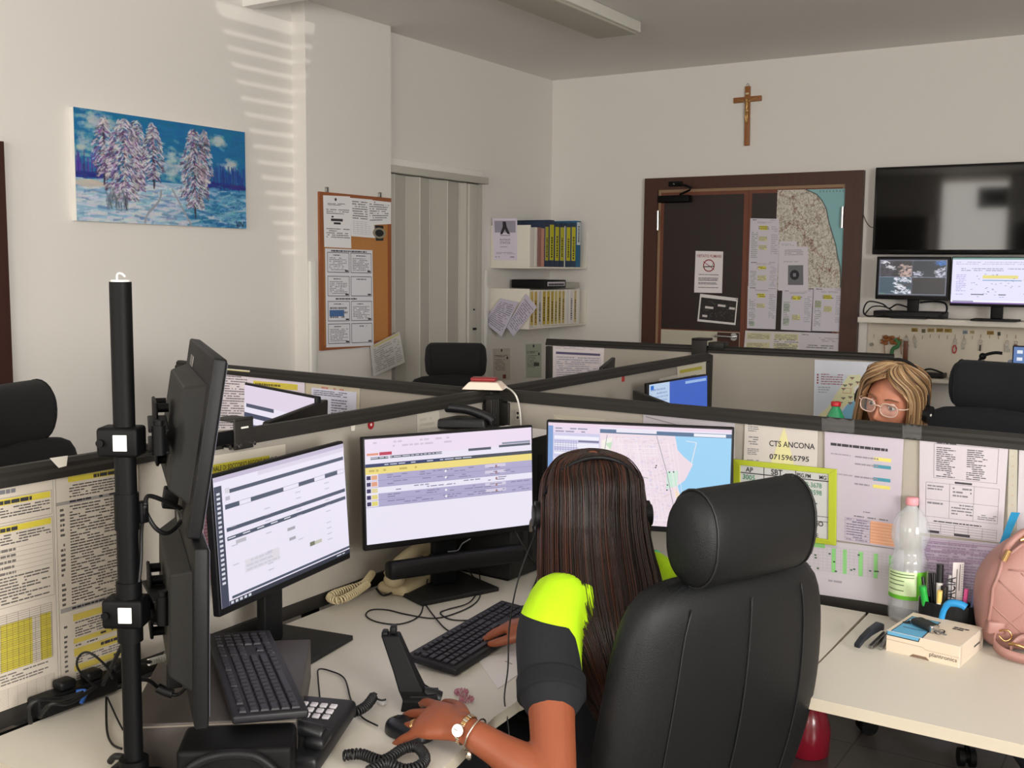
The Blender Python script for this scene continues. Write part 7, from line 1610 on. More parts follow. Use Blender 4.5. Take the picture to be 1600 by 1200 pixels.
MB().tube([rc_+r1v*0.0102*math.cos(2*PI*k/18)+r2v*0.0102*math.sin(2*PI*k/18) for k in range(19)], 0.0016, GLD, sub=1).tube([rc_+ra*0.004+r1v*0.0102*math.cos(2*PI*k/18)+r2v*0.0102*math.sin(2*PI*k/18) for k in range(19)], 0.0012, GLD, sub=1).build('wedding_ring', p1)
NAIL = mat('pale_nails', (224, 170, 150), 0.25)
for pts_, dd_ in tipsL:
    v_ = (pts_[-1]-pts_[-2]).normalized(); nn_ = (uH-v_*uH.dot(v_)).normalized(); MB().ell((0, 0, 0), (0.0048, 0.0068, 0.0014), NAIL, M=frameM(pts_[-1]+nn_*0.0058+v_*0.001, v_.cross(nn_), v_, nn_), n=10, k=6).build('fingernail', p1)
# mouse under her hand
mp_ = V(base1)+(wrL+dH*0.135); mo = thing('computer_mouse', 'black computer mouse under the brunette operator\'s left hand', 'mouse', (mp_.x, mp_.y, 0.73), math.atan2(dH.y, dH.x)-PI/2)
m = MB(); rings = []
for k in range(9):
    s = k/8; z_ = 0.002+0.027*math.sin(s*PI/2); q_ = math.sqrt(max(0.0, 1-s**2.6)); rings.append([((0.031*max(q_, 0.05))*math.copysign(abs(math.cos(a))**0.8, math.cos(a)), (0.052*max(q_, 0.05))*math.copysign(abs(math.sin(a))**0.9, math.sin(a)), z_) for a in [2*PI*i/28 for i in range(28)]])
m.loft(rings, mat('mouse_black', (22, 22, 25), 0.3, bump=0.05)); m.build('shell', mo)
MB().cyl((-0.004, 0.03, 0.0245), (0.004, 0.03, 0.0245), 0.006, GREYP).build('scroll_wheel', mo)

# ---------------------------------------------------------------- blonde operator, behind the screen
hc2w = atd(1396, 627, 3.32); base2 = V((hc2w.x+0.02, hc2w.y+0.13, 0)); f2 = V((-0.20, -0.98, 0)).normalized(); L2 = V((-f2.y, f2.x, 0))
p2 = thing('person', 'woman with blonde highlighted hair, pale glasses and headset behind the pinned screen', 'person', base2)
def r2_(z, fwd=0.0, lf=0.0): return f2*fwd+L2*lf+V((0, 0, z))
hz2 = hc2w.z
spine2 = [(r2_(0.475, -0.05), 0.17, 0.12, f2), (r2_(0.55, -0.05), 0.175, 0.125, f2), (r2_(0.68, -0.03), 0.145, 0.105, f2), (r2_(0.80, 0.0), 0.15, 0.11, f2), (r2_(0.92, 0.03), 0.17, 0.11, f2), (r2_(0.98, 0.045), 0.175, 0.09, f2), (r2_(1.03, 0.055), 0.12, 0.065, f2), (r2_(1.06, 0.065), 0.055, 0.052, f2)]
m2_ = MB(); torso(m2_, spine2, L2)
hcl = V((hc2w.x, hc2w.y, hz2))-base2
limb(m2_, [r2_(1.02, 0.055), r2_(1.08, 0.075), hcl-V((0, 0, 0.05))], [0.055, 0.048, 0.05])
HM2 = hmat(hcl, f2, -0.18, -0.10); head_(m2_, HM2)
for sd in (1, -1):
    s0 = r2_(0.98, 0.045, 0.16*sd); e0_ = r2_(0.76, 0.12, 0.23*sd); w0 = r2_(0.765, 0.34, 0.12*sd)
    limb(m2_, [s0, s0.lerp(e0_, 0.5), e0_], [0.052, 0.044, 0.039]); limb(m2_, [e0_, e0_.lerp(w0, 0.4), w0], [0.039, 0.037, 0.0235])
    hand_(m2_, w0, f2, -L2*sd, UP, curl=0.25, k=0.95)
    h0 = r2_(0.55, -0.03, 0.09*sd); k0 = r2_(0.55, 0.20, 0.09*sd+0.36); a0_ = r2_(0.085, 0.05, 0.09*sd+0.62)
    limb(m2_, [h0, h0.lerp(k0, 0.5), k0], [0.085, 0.073, 0.056]); limb(m2_, [k0, k0.lerp(a0_, 0.35), a0_], [0.055, 0.052, 0.036]); limb(m2_, [a0_, a0_+f2*0.09-UP*0.03, a0_+f2*0.17-UP*0.037], [0.036, 0.034, 0.024])
HI2 = HM2.inverted()
def lipsel(p):
    q = HI2 @ p
    return 1 if (q.y > 0.07 and abs(q.x) < 0.024*(1-((q.z+0.0655)/0.016)**2 if abs(q.z+0.0655) < 0.016 else 0) and -0.0775 < q.z < -0.055) else 0
link_mesh(remesh(m2_, 0.0036, 3, 0.4), 'body', p2, [SKIN2, LIP], lipsel)
mt2 = MB(); torso(mt2, spine2[:3], L2, 0.012)
for sd in (1, -1):
    h0 = r2_(0.55, -0.03, 0.09*sd); k0 = r2_(0.55, 0.20, 0.09*sd+0.36); a0_ = r2_(0.085, 0.05, 0.09*sd+0.62)
    limb(mt2, [h0, h0.lerp(k0, 0.5), k0], [0.097, 0.086, 0.070]); limb(mt2, [k0, k0.lerp(a0_, 0.5), a0_.lerp(k0, 0.08)], [0.070, 0.062, 0.054])
    sh_ = MB(); limb(sh_, [a0_-UP*0.035-f2*0.01, a0_+f2*0.09-UP*0.037, a0_+f2*0.19-UP*0.04], [0.042, 0.041, 0.032]); link_mesh(remesh(sh_, 0.007, 2), 'shoe', p2, [BLACK])
link_mesh(remesh(mt2, 0.008, 4), 'trousers', p2, [TROU])
ms2 = MB(); torso(ms2, spine2[1:7], L2, 0.014)
for sd in (1, -1):
    s0 = r2_(0.98, 0.045, 0.16*sd); e0_ = r2_(0.76, 0.12, 0.23*sd); limb(ms2, [s0-L2*sd*0.03, s0.lerp(e0_, 0.3), s0.lerp(e0_, 0.55)], [0.066, 0.063, 0.06])
link_mesh(remesh(ms2, 0.007, 5), 'polo_shirt', p2, [NAVYF])
# eyes, brows
EW = mat('eye_white', (226, 220, 214), 0.15, coat=0.5); IR = mat('brown_iris', (70, 52, 40), 0.2, coat=0.5)
for sx in (-1, 1):
    MB().ell((0, 0, 0), (0.0115, 0.0115, 0.0115), EW, M=HM2 @ Matrix.Translation((sx*0.031, 0.0735, 0.003))).ell((0, 0, 0), (0.0055, 0.002, 0.0055), IR, M=HM2 @ Matrix.Translation((sx*0.031-0.001, 0.0842, 0.0015))).build('eye', p2)
    MB().tube([HM2 @ V((sx*0.018, 0.0815, 0.0115)), HM2 @ V((sx*0.031, 0.0845, 0.0105)), HM2 @ V((sx*0.045, 0.077, 0.007))], 0.0032, SKIN2, n=8).tube([HM2 @ V((sx*0.019, 0.0835, 0.0085)), HM2 @ V((sx*0.031, 0.0865, 0.0085)), HM2 @ V((sx*0.045, 0.079, 0.004))], 0.0009, BLACK, n=6).build('eyelid', p2)
    MB().tube([HM2 @ V((sx*0.014, 0.093, 0.024)), HM2 @ V((sx*0.030, 0.0925, 0.030)), HM2 @ V((sx*0.050, 0.079, 0.025))], lambda t: 0.0028-0.001*t, mat('brow_hair', (120, 84, 58), 0.7), n=6).build('eyebrow', p2)
# glasses
GF = mat('pale_pink_frame', (212, 180, 164), 0.25, coat=0.4); GLS = mat('spectacle_lens', (235, 238, 240), 0.03, alpha=0.12, coat=1.0)
gm = MB()
for sx in (-1, 1):
    pts = []
    for k in range(25):
        q = 2*PI*k/24; ex = 0.0255*math.copysign(abs(math.cos(q))**0.75, math.cos(q)); ez = 0.0195*math.copysign(abs(math.sin(q))**0.8, math.sin(q))
        X = sx*0.034+ex; pts.append(HM2 @ V((X, 0.103-5.0*max(0, abs(X)-0.02)**2, -0.001+ez)))
    gm.tube(pts, 0.0021, GF, n=8, sub=1)
    ln = MB(); ln.add(pts[:-1], [tuple(range(24))], GLS); ln_pts = pts
    gm.tube([HM2 @ V((sx*0.0605, 0.095, 0.008)), HM2 @ V((sx*0.074, 0.075, 0.008)), HM2 @ V((sx*0.079, 0.0, 0.004))], 0.0022, GF, n=6)
gm.tube([HM2 @ V((-0.0095, 0.104, 0.004)), HM2 @ V((0, 0.1065, 0.007)), HM2 @ V((0.0095, 0.104, 0.004))], 0.0024, GF, n=8)
gl2 = gm.build('glasses', p2)
for sx in (-1, 1):
    lp = []
    for k in range(24):
        q = 2*PI*k/24; ex = 0.0248*math.copysign(abs(math.cos(q))**0.75, math.cos(q)); ez = 0.0188*math.copysign(abs(math.sin(q))**0.8, math.sin(q)); X = sx*0.034+ex
        lp.append(HM2 @ V((X, 0.103-5.0*max(0, abs(X)-0.02)**2, -0.001+ez)))
    MB().add(lp, [tuple(range(24))], GLS).build('lens', gl2)
# blonde hair: centre parting, shoulder length
BH1 = mat('blonde_hair', (138, 104, 70), 0.38, bump=0.4, bscale=80, var=0.25, vscale=24, stretch=(8, 8, 0.4)); BH2 = mat('light_blonde_hair', (184, 154, 116), 0.38, var=0.15); BH3 = mat('brown_root_hair', (84, 62, 44), 0.4, var=0.2)
hb2 = MB(); gds = []; rings = []
pr2 = [(0.1195, 0.010, 0.012, 3.13, -0.003), (0.118, 0.036, 0.042, 3.12, -0.004), (0.110, 0.060, 0.068, 3.08, -0.004), (0.093, 0.080, 0.088, 2.85, -0.002), (0.065, 0.091, 0.100, 2.42, 0.0), (0.03, 0.095, 0.105, 2.22, 0.0), (-0.01, 0.098, 0.104, 2.18, 0.0), (-0.06, 0.102, 0.100, 2.18, 0.0), (-0.11, 0.104, 0.096, 2.2, 0.002), (-0.16, 0.096, 0.088, 2.15, 0.006), (-0.20, 0.078, 0.070, 2.05, 0.01)]
outs = []
for z, a, b, th, sh in pr2:
    o_, i_ = [], []
    for i in range(49):
        q = -th+2*th*i/48; no = 1+0.03*mnoise.noise(V((q*8, 4.3, z*6)))+0.02*mnoise.noise(V((q*22, 2.3, z*8)))
        o_.append(HM2 @ V((a*no*math.sin(q), -b*no*math.cos(q)-sh, z))); i_.append(HM2 @ V(((a-min(0.018, a*.6))*math.sin(q), -(b-min(0.018, b*.6))*math.cos(q)-sh, z)))
    rings.append(o_+i_[::-1]); outs.append(o_)
hb2.loft(rings, BH1)
gd2 = [[outs[j][i]+(outs[j][i]-hcl).normalized()*0.0015 for j in range(len(pr2))] for i in range(49)]
hair_strands(hb2, gd2, 420, 0.0017, [BH1, BH2, BH1, BH3], 11, 0.004)
for sgn in (0, 1): hair_strands(hb2, gd2[:9] if sgn else gd2[40:], 90, 0.0019, [BH2, BH2, BH1], 12+sgn, 0.003)
# locks sweeping from the parting down both sides of the forehead
for sgn in (-1, 1):
    for i in range(60):
        t_ = i/59; y0 = 0.005+0.075*t_; z0 = 0.1175-0.026*t_*t_
        pts = [HM2 @ V((sgn*0.004, y0, z0)), HM2 @ V((sgn*(0.040-0.008*t_), y0+0.012, z0-0.012-0.008*t_)), HM2 @ V((sgn*(0.070-0.004*t_), y0*0.75+0.012, 0.060-0.018*t_)), HM2 @ V((sgn*(0.082), y0*0.62+0.010, 0.005)), HM2 @ V((sgn*(0.084+0.003*t_), y0*0.62+0.010, -0.06)), HM2 @ V((sgn*0.080, y0*0.6+0.014, -0.13)), HM2 @ V((sgn*0.070, y0*0.5+0.016, -0.18))]
        pts = [p+V((random.gauss(0, .0012), random.gauss(0, .0012), random.gauss(0, .0012))) for p in pts]
        hb2.tube(pts, lambda t: 0.0042-0.002*t, (BH1, BH2, BH1, BH3, BH1)[i % 5] if t_ > 0.15 else BH3, n=5, sub=4)
hb2.build('hair', p2)
hs2 = MB().tube([HM2 @ V((0.104*math.sin(math.radians(q)), -0.012, 0.134*math.cos(math.radians(q))-0.004)) for q in range(-86, 87, 12)], 0.0045, BLACK, n=8, sub=2).build('headset', p2)
for sgn in (1, -1):
    c = HM2 @ V((sgn*0.100, -0.006, -0.012)); d_ = (HM2 @ V((sgn, 0, 0)))-(HM2 @ V((0, 0, 0))); MB().cyl(c, c+d_*0.018, 0.027, BLACK, n=20).cyl(c+d_*0.018, c+d_*0.020, 0.004, WHITEP, n=10).build('earpad', hs2)
# ================================================================ right desk
Dk = 0.73
# water bottle
bb = onz(1416, 968, Dk); bt = thing('water_bottle', 'clear ribbed plastic water bottle with a pink cap and green label', 'bottle', (bb.x, bb.y-0.0, Dk), 0.3)
PET = mat('clear_pet', (232, 236, 240), 0.06, alpha=0.22, coat=1.0, spec=0.9)
prof = [(0.028, 0.004), (0.040, 0.0), (0.0455, 0.012), (0.0455, 0.05), (0.044, 0.055), (0.0455, 0.06), (0.0455, 0.135), (0.043, 0.140), (0.0455, 0.145), (0.042, 0.158), (0.037, 0.170), (0.035, 0.178), (0.039, 0.190), (0.0455, 0.205), (0.0465, 0.222), (0.043, 0.245), (0.033, 0.265), (0.019, 0.280), (0.0135, 0.287), (0.0135, 0.298)]
m = MB(); m.lathe(prof, PET, n=36); m.lathe([(max(0.004, r-0.0012), z+0.001) for r, z in prof], PET, n=36); m.build('shell', bt)
m = MB(); m.lathe([(0.0145, 0.291), (0.0155, 0.293), (0.0155, 0.307), (0.013, 0.310)], mat('pink_cap', (222, 150, 158), 0.45), n=24); m.build('cap', bt)
LBL = attr_mat('bottle_label', 0.5)
lb = MB()
def lpatch(a0, a1, z0, z1, col, r=0.0460, n=16):
    vs_ = []; 
    for i in range(n+1):
        a = a0+(a1-a0)*i/n; vs_ += [(r*math.cos(a), r*math.sin(a), z0), (r*math.cos(a), r*math.sin(a), z1)]
    lb.add(vs_, [(2*i, 2*i+2, 2*i+3, 2*i+1) for i in range(n)], LBL, True, col=col)
va = math.atan2(-bb.y, -bb.x)-0.3
lpatch(0, 2*PI, 0.062, 0.132, (196, 222, 170), 0.0460, 48); lpatch(va-1.3, va+0.45, 0.064, 0.130, (206, 226, 178), 0.0462); lpatch(va+0.45, va+1.1, 0.062, 0.132, (96, 176, 40), 0.0463); lpatch(va-1.3, va+0.45, 0.062, 0.072, (96, 176, 40), 0.0464)
for k, zz in enumerate((0.124, 0.117, 0.107, 0.097, 0.083)): lpatch(va-1.15+0.0*k, va-0.2+0.5*(k < 2), zz, zz+0.0022, (70, 100, 50), 0.0466)
lb.build('label', bt)
# headset carton
FL, FR, BR, BL = [onz(a, b, Dk) for a, b in ((1384.5, 1016), (1498, 1043.5), (1530.5, 1015.5), (1419, 993))]
BR = FR+(BR-FR).normalized()*0.17; BL = FL+(BR-FR)
hh_ = 0.047; KRAFT = mat('white_carton', (222, 206, 186), 0.7, bump=0.1, var=0.03)
cbx = thing('headset_carton', 'white cardboard headset box with a blue corner on the right desk', 'box', (FL+FR+BR+BL)/4)
cc = (FL+FR+BR+BL)/4
m = MB(); m.prism([(p.x-cc.x, p.y-cc.y) for p in (FL, FR, BR, BL)], 0.0, hh_, KRAFT); m.build('carton', cbx, bevel=0.0015)
up3 = V((0, 0, 1)); T = [p+up3*(hh_+0.0006) for p in (BL, BR, FR, FL)]
S = Sheet(*T, bgc=(224, 208, 188), thick=0.0005)
S.poly([(0.05, 0.18), (0.47, 0.18), (0.47, 0.60), (0.50, 1.0), (0.05, 1.0)][::-1], (36, 40, 44), 1); S.poly([(0.065, 0.20), (0.455, 0.20), (0.455, 0.60), (0.485, 1.0), (0.065, 1.0)][::-1], (96, 168, 206), 2)
for k in range(12): S.line((0.2+0.10*math.cos(PI*k/12), 0.48-0.22*math.sin(PI*k/12)), (0.2+0.10*math.cos(PI*(k+1)/12), 0.48-0.22*math.sin(PI*(k+1)/12)), 0.03, (34, 44, 56), 3)
S.disc(0.10, 0.52, 0.06, (34, 44, 56), 3, n=10); S.disc(0.30, 0.52, 0.06, (34, 44, 56), 3, n=10); S.line((0.12, 0.72), (0.40, 0.72), 0.03, (60, 100, 130), 3)
for k in range(14): a = 2*PI*k/14; S.line((0.60+0.05*math.cos(a), 0.60+0.11*math.sin(a)), (0.60+0.05*math.cos(a+.45), 0.60+0.11*math.sin(a+.45)), 0.02, (44, 40, 38), 3)
S.line((0.57, 0.62), (0.64, 0.56), 0.02, (44, 40, 38), 3); S.words(0.68, 0.22, 0.90, 0.36, 2, (60, 52, 48), h=0.7, fill=1)
S.build('printed_lid', parent=cbx)
nf = (FR-FL).cross(up3).normalized()
S = Sheet(FL+up3*hh_+nf*0.0006, FR+up3*hh_+nf*0.0006, FR+nf*0.0006, FL+nf*0.0006, bgc=(214, 198, 176), thick=0.0005)
S.poly([(0.0, 0.02), (0.47, 0.02), (0.45, 0.22), (0.0, 0.22)][::-1], (36, 40, 44), 1); S.poly([(0.01, 0.0), (0.46, 0.0), (0.44, 0.17), (0.01, 0.17)][::-1], (96, 160, 196), 2)
S.line((0, 0.42), (0.5, 0.42), 0.015, (150, 130, 110), 2); S.line((0.5, 0.42), (0.56, 0.52), 0.015, (150, 130, 110), 2); S.line((0.56, 0.52), (1, 0.52), 0.015, (150, 130, 110), 2)
S.poly([(0.33, 1.0), (0.38, 0.86), (0.56, 0.86), (0.61, 1.0)][::-1], (120, 96, 76), 2); S.text('plantronics', 0.60, 0.76, 0.20, (60, 54, 52), 'L', sx=1.05)
S.build('printed_front', parent=cbx)
ns = (BR-FR).cross(up3).normalized()
S = Sheet(FR+up3*hh_+ns*0.0006, BR+up3*hh_+ns*0.0006, BR+ns*0.0006, FR+ns*0.0006, bgc=(206, 192, 174), thick=0.0005); S.line((0.06, 0.02), (0.06, 0.98), 0.02, (110, 92, 78), 2); S.words(0.6, 0.5, 0.85, 0.6, 1, (60, 54, 52), fill=1, h=0.9); S.build('printed_side', parent=cbx)
# car key on the carton
ka = onz(1447, 976, Dk+hh_+0.01); kt = thing('car_key', 'black folding car key with its blade out, lying on the white carton', 'key', (ka.x, ka.y, Dk+hh_+0.001), 0)
kd = (onz(1468, 985, Dk+hh_)-onz(1430, 968, Dk+hh_)).normalized(); kp = up3.cross(kd); Kf = frameM(V((0, 0, 0.009)), kd, kp, up3)
MB().rbox((-0.036, -0.017, -0.008), (0.030, 0.017, 0.008), 0.0078, mat('key_rubber', (34, 36, 36), 0.6), M=Kf).build('fob', kt)
MB().rbox((0.026, -0.014, -0.0075), (0.034, 0.010, 0.0075), 0.002, CHROME, M=Kf).build('chrome_collar', kt)
MB().tube([Kf @ V((-0.036, 0, 0)), Kf @ V((-0.046, 0.004, -0.003)), Kf @ V((-0.050, -0.004, -0.005)), Kf @ V((-0.038, -0.008, -0.002))], 0.0014, CHROME).build('split_ring', kt)
MB().rbox((0.032, -0.010, -0.0015), (0.072, -0.004, 0.001), 0.0006, STEEL, M=Kf).build('blade', kt)
# stapler
sa = onz(1358, 1010, Dk); sd_ = (onz(1382, 998, Dk)-onz(1330, 1018, Dk)).normalized(); sp_ = up3.cross(sd_)
stt = thing('stapler', 'small dark blue-black stapler with grey jaw left of the white carton', 'stapler', (sa.x, sa.y, Dk))
Sf = frameM(V((0, 0, 0.001)), sd_, sp_, up3)
m = MB(); m.loft([[(x_, y_, z_) for y_, z_ in ((-0.008, zb), (0.008, zb), (0.008, zt_2), (-0.008, zt_2))] for x_, zb, zt_2 in ((-0.052, 0.006, 0.016), (-0.03, 0.018, 0.030), (0.0, 0.026, 0.042), (0.035, 0.030, 0.050), (0.050, 0.028, 0.044))], mat('stapler_body', (32, 36, 44), 0.35), M=Sf, smooth=False); m.build('handle', stt, bevel=0.003)
m = MB(); m.loft([[(x_, y_, z_) for y_, z_ in ((-0.005, zb), (0.005, zb), (0.005, zt_2), (-0.005, zt_2))] for x_, zb, zt_2 in ((-0.015, 0.0, 0.008), (0.01, 0.004, 0.016), (0.045, 0.014, 0.028))], STEEL, M=Sf @ Matrix.Translation((0, -0.012, 0)), smooth=False)
m.loft([[(x_, y_, z_) for y_, z_ in ((-0.004, zb), (0.004, zb), (0.004, zt_2), (-0.004, zt_2))] for x_, zb, zt_2 in ((-0.005, 0.0, 0.006), (0.02, 0.004, 0.014), (0.045, 0.012, 0.026))], STEEL, M=Sf @ Matrix.Translation((0.0, -0.030, 0)) @ Matrix.Rotation(0.25, 4, 'Z'), smooth=False); m.build('jaw', stt, bevel=0.001)
# pen holder
pc0 = onz(1490, 975, Dk); pc0.y = min(pc0.y+0.0, 2.70); ph_ = thing('pen_holder', 'black ribbed oval pen holder between the bottle and the backpack', 'pen holder', (pc0.x, pc0.y-0.02, Dk))
m = MB(); n = 48; rings = []
for z_, k_ in ((0.0, 0.96), (0.004, 1.0), (0.076, 1.03), (0.080, 1.02)):
    rings.append([(0.062*k_*(1+0.012*(i % 2))*math.cos(2*PI*i/n), 0.034*k_*(1+0.012*(i % 2))*math.sin(2*PI*i/n), z_) for i in range(n)])
rings += [[(0.059*math.cos(2*PI*i/n), 0.031*math.sin(2*PI*i/n), 0.080) for i in range(n)], [(0.057*math.cos(2*PI*i/n), 0.029*math.sin(2*PI*i/n), 0.006) for i in range(n)]]
m.loft(rings, BLACK, smooth=False); m.build('cup', ph_)
pcw = V((pc0.x, pc0.y-0.02, Dk))
def pen(label, cat, ox, oy, lx, ly, h, r, col, cap=None, capc=None, name='pen'):
    b_ = pcw+V((ox, oy, 0.008)); t_ = pcw+V((ox+lx, oy+ly, h+0.03)); t = thing(name, label, cat, b_)
    ml = mat('pen_%d_%d_%d' % col, col, 0.35); d_ = (t_-b_); z0_ = V((0, 0, 0))
    cut = 0.72 if cap else 1.0
    MB().cyl(z0_, d_*cut, r, ml, n=14).build('barrel', t)
    if cap: MB().cyl(d_*cut, d_, r*1.12, mat('pen_%d_%d_%d' % capc, capc, 0.35), n=14).build('cap', t)
    return t
pen('white marker with black cap, the tallest in the pen holder', 'marker', -0.02, 0.012, -0.004, 0.004, 0.135, 0.0075, (222, 218, 214), True, (26, 26, 28), 'marker')
pen('green highlighter leaning left in the pen holder', 'marker', -0.035, -0.008, -0.02, -0.012, 0.085, 0.0085, (38, 160, 60), False, None, 'highlighter')
pen('white pencil-like pen with a yellow tip in the pen holder', 'pen', -0.018, -0.018, 0.004, -0.008, 0.082, 0.0055, (226, 222, 210), True, (226, 190, 110))
pen('black pen leaning far left in the pen holder', 'pen', -0.04, 0.006, -0.022, 0.008, 0.098, 0.004, (22, 22, 24)); pen('black pen beside the green highlighter, pointing back', 'pen', -0.03, 0.014, -0.018, 0.01, 0.108, 0.004, (24, 24, 26)); pen('thin black pen behind the green highlighter', 'pen', -0.025, 0.004, -0.012, 0.012, 0.112, 0.0035, (20, 20, 22))
pen('clear pen with dark refill behind the marker', 'pen', -0.004, 0.012, 0.004, 0.006, 0.112, 0.0045, (190, 186, 190)); pen('pink pen by the white ruler in the pen holder', 'pen', 0.032, 0.010, 0.006, 0.004, 0.085, 0.005, (226, 90, 150)); pen('grey-blue pen next to the pink backpack', 'pen', 0.046, 0.012, 0.012, 0.006, 0.105, 0.0045, (96, 104, 140))
pen('black pen with a wide clip in the middle of the pen holder', 'pen', -0.008, -0.002, 0.0, -0.002, 0.088, 0.0085, (36, 32, 28))
rb = pcw+V((0.016, 0.018, 0.01)); Ru = cr3; 
S = Sheet(rb+Ru*-0.012+up3*0.165, rb+Ru*0.014+up3*0.165, rb+Ru*0.014, rb+Ru*-0.012, bgc=(224, 216, 216), thick=0.0016); S.rect(0.62, 0.03, 0.68, 0.42, (60, 56, 60)); S.rect(0.35, 0.1, 0.42, 0.55, (70, 66, 70))
for k in range(26): S.rect(0.82, 0.03+0.035*k, 0.94, 0.036+0.035*k, (90, 86, 90))
S.text('FARMACIA', 0.30, 0.88, 0.16, (50, 46, 50), 'L', rot=PI/2, bold=0.01, sx=0.62); S.build('ruler', 'white ruler with vertical lettering standing in the pen holder', 'ruler')
m = MB(); q0 = pcw+V((0.002, -0.030, 0.055)); t = thing('utility_knife', 'bright blue angular knife handle hooked over the rim of the pen holder', 'knife', q0)
BLU = mat('bright_blue_plastic', (40, 140, 200), 0.35)
m.tube([V((-0.008, 0, -0.012)), V((-0.004, 0.0, 0.012)), V((0.006, 0, 0.030)), V((0.022, 0, 0.034)), V((0.036, 0, 0.032)), V((0.044, 0.0, 0.028))], lambda q: 0.0085+0.001*q, BLU, n=8); m.build('handle', t)
# glossy black slip card by the bottle
S = Sheet(pcw+V((-0.068, 0.012, 0.080)), pcw+V((-0.052, 0.02, 0.084)), pcw+V((-0.052, 0.02, 0.004)), pcw+V((-0.068, 0.012, 0.002)), bgc=(40, 40, 40), thick=0.002); S.words(0.2, 0.1, 0.8, 0.9, 5, (200, 196, 190)); S.build('small_packet', 'small dark packet squeezed between bottle and pen holder', 'packet')

# pink backpack
bp0 = onz(1612, 1010, Dk); bpk = thing('backpack', 'quilted dusty pink leather backpack cut by the right edge', 'backpack', (bp0.x, bp0.y+0.0, Dk), math.atan2(cr3.y, cr3.x)-0.05)
PK = mat('dusty_pink_leather', (158, 116, 108), 0.42, bump=0.25, bscale=300, var=0.05, vscale=8)
rings = []
W_, D_, H_ = 0.128, 0.070, 0.268
for k in range(19):
    s = k/18; z_ = 0.002+H_*s
    wd = W_*(0.90+0.14*math.sin(PI*min(1, s*1.15)))*math.sqrt(max(0.0, 1-max(0, (s-0.52)/0.48)**2.3)); wd = max(wd, 0.02)
    dp = D_*(0.85+0.2*math.sin(PI*s))*(1-0.45*max(0, (s-0.5)/0.5)**2)
    if s < 0.08: wd *= 0.88+1.5*s; dp *= 0.85+1.9*s
    ring = []
    for i in range(48):
        a = 2*PI*i/48; X = wd*math.copysign(abs(math.cos(a))**0.7, math.cos(a)); Y = dp*math.copysign(abs(math.sin(a))**0.75, math.sin(a))
        ring.append((X, Y, z_))
    rings.append(ring)
m = MB(); m.loft(rings, PK); bo = m.build('bag_body', bpk, sub=1)
def front_y(x, z):
    s = (z-0.002)/H_; wd = W_*(0.90+0.14*math.sin(PI*min(1, s*1.15)))*math.sqrt(max(0.0, 1-max(0, (s-0.52)/0.48)**2.3)); dp = D_*(0.85+0.2*math.sin(PI*s))*(1-0.45*max(0, (s-0.5)/0.5)**2)
    c = min(1, abs(x)/max(wd, 1e-3))**(1/0.7); return -dp*(max(0, 1-c*c)**0.375)
def on_front(pts, r=0.0016, nm='quilt_seam', k=8, off=0.0):
    out = []
    for (a, b), (c, d) in zip(pts, pts[1:]):
        for i in range(k): t = i/k; x_, z_ = a+(c-a)*t, b+(d-b)*t; out.append((x_, front_y(x_, z_)-off, z_))
    x_, z_ = pts[-1]; out.append((x_, front_y(x_, z_)-off, z_)); return MB().tube(out, r, PK, n=6, sub=1).build(nm, bpk)
for pts in ([(-0.105, 0.17), (-0.03, 0.10), (0.06, 0.03)], [(-0.06, 0.19), (0.0, 0.135), (0.11, 0.05)], [(-0.115, 0.11), (-0.06, 0.06), (-0.02, 0.02)], [(0.10, 0.19), (0.02, 0.10), (-0.07, 0.02)], [(0.03, 0.19), (-0.04, 0.11), (-0.11, 0.045)], [(0.12, 0.13), (0.06, 0.06), (0.02, 0.02)]): on_front(pts)
on_front([(-0.085, 0.195), (0.085, 0.195)], 0.0022, 'pocket_seam'); on_front([(-0.118, 0.06), (-0.115, 0.15), (-0.092, 0.215), (-0.05, 0.25), (0.0, 0.262), (0.05, 0.25), (0.092, 0.215), (0.115, 0.15), (0.118, 0.06)], 0.0045, 'piping')
MB().tube([(-0.09, -0.03, 0.215), (-0.085, -0.045, 0.25), (-0.04, -0.035, 0.282), (0.04, -0.03, 0.285), (0.085, -0.04, 0.25)], 0.008, PK, n=10).build('handle', bpk)
MB().cyl((-0.095, -0.05, 0.215), (-0.085, -0.052, 0.24), 0.006, GLD).cyl((-0.06, -0.045, 0.262), (-0.035, -0.045, 0.272), 0.005, GLD).build('gold_buckle', bpk)
MB().tube([(0.045, -0.072, 0.25), (0.035, -0.085, 0.20), (0.02, -0.09, 0.12), (0.03, -0.095, 0.04), (0.05, -0.10, 0.01)], 0.008, PK, n=10).build('shoulder_strap', bpk)
MB().rbox((-0.125, -0.060, 0.045), (-0.085, -0.035, 0.075), 0.006, PK).tube([(-0.10, -0.06, 0.055), (-0.085, -0.072, 0.06), (-0.078, -0.074, 0.045), (-0.09, -0.07, 0.035), (-0.102, -0.062, 0.045)], 0.0022, GLD).build('strap_loop', bpk)
def strap(pts, w_, t_, nm):
    P = spline([V(p) for p in pts], 6); rg_ = []
    for i, p in enumerate(P):
        d = (P[min(i+1, len(P)-1)]-P[max(0, i-1)]).normalized(); s_ = V((0, 0, 1)); n_2 = d.cross(s_).normalized()
        rg_.append([p+s_*w_/2+n_2*t_/2, p-s_*w_/2+n_2*t_/2, p-s_*w_/2-n_2*t_/2, p+s_*w_/2-n_2*t_/2])
    return MB().loft(rg_, PK, smooth=True).build(nm, bpk)
strap([(-0.105, -0.055, 0.045), (-0.115, -0.075, 0.028), (-0.10, -0.105, 0.018), (-0.05, -0.135, 0.013), (0.02, -0.15, 0.013), (0.10, -0.15, 0.013)], 0.022, 0.003, 'lower_strap')
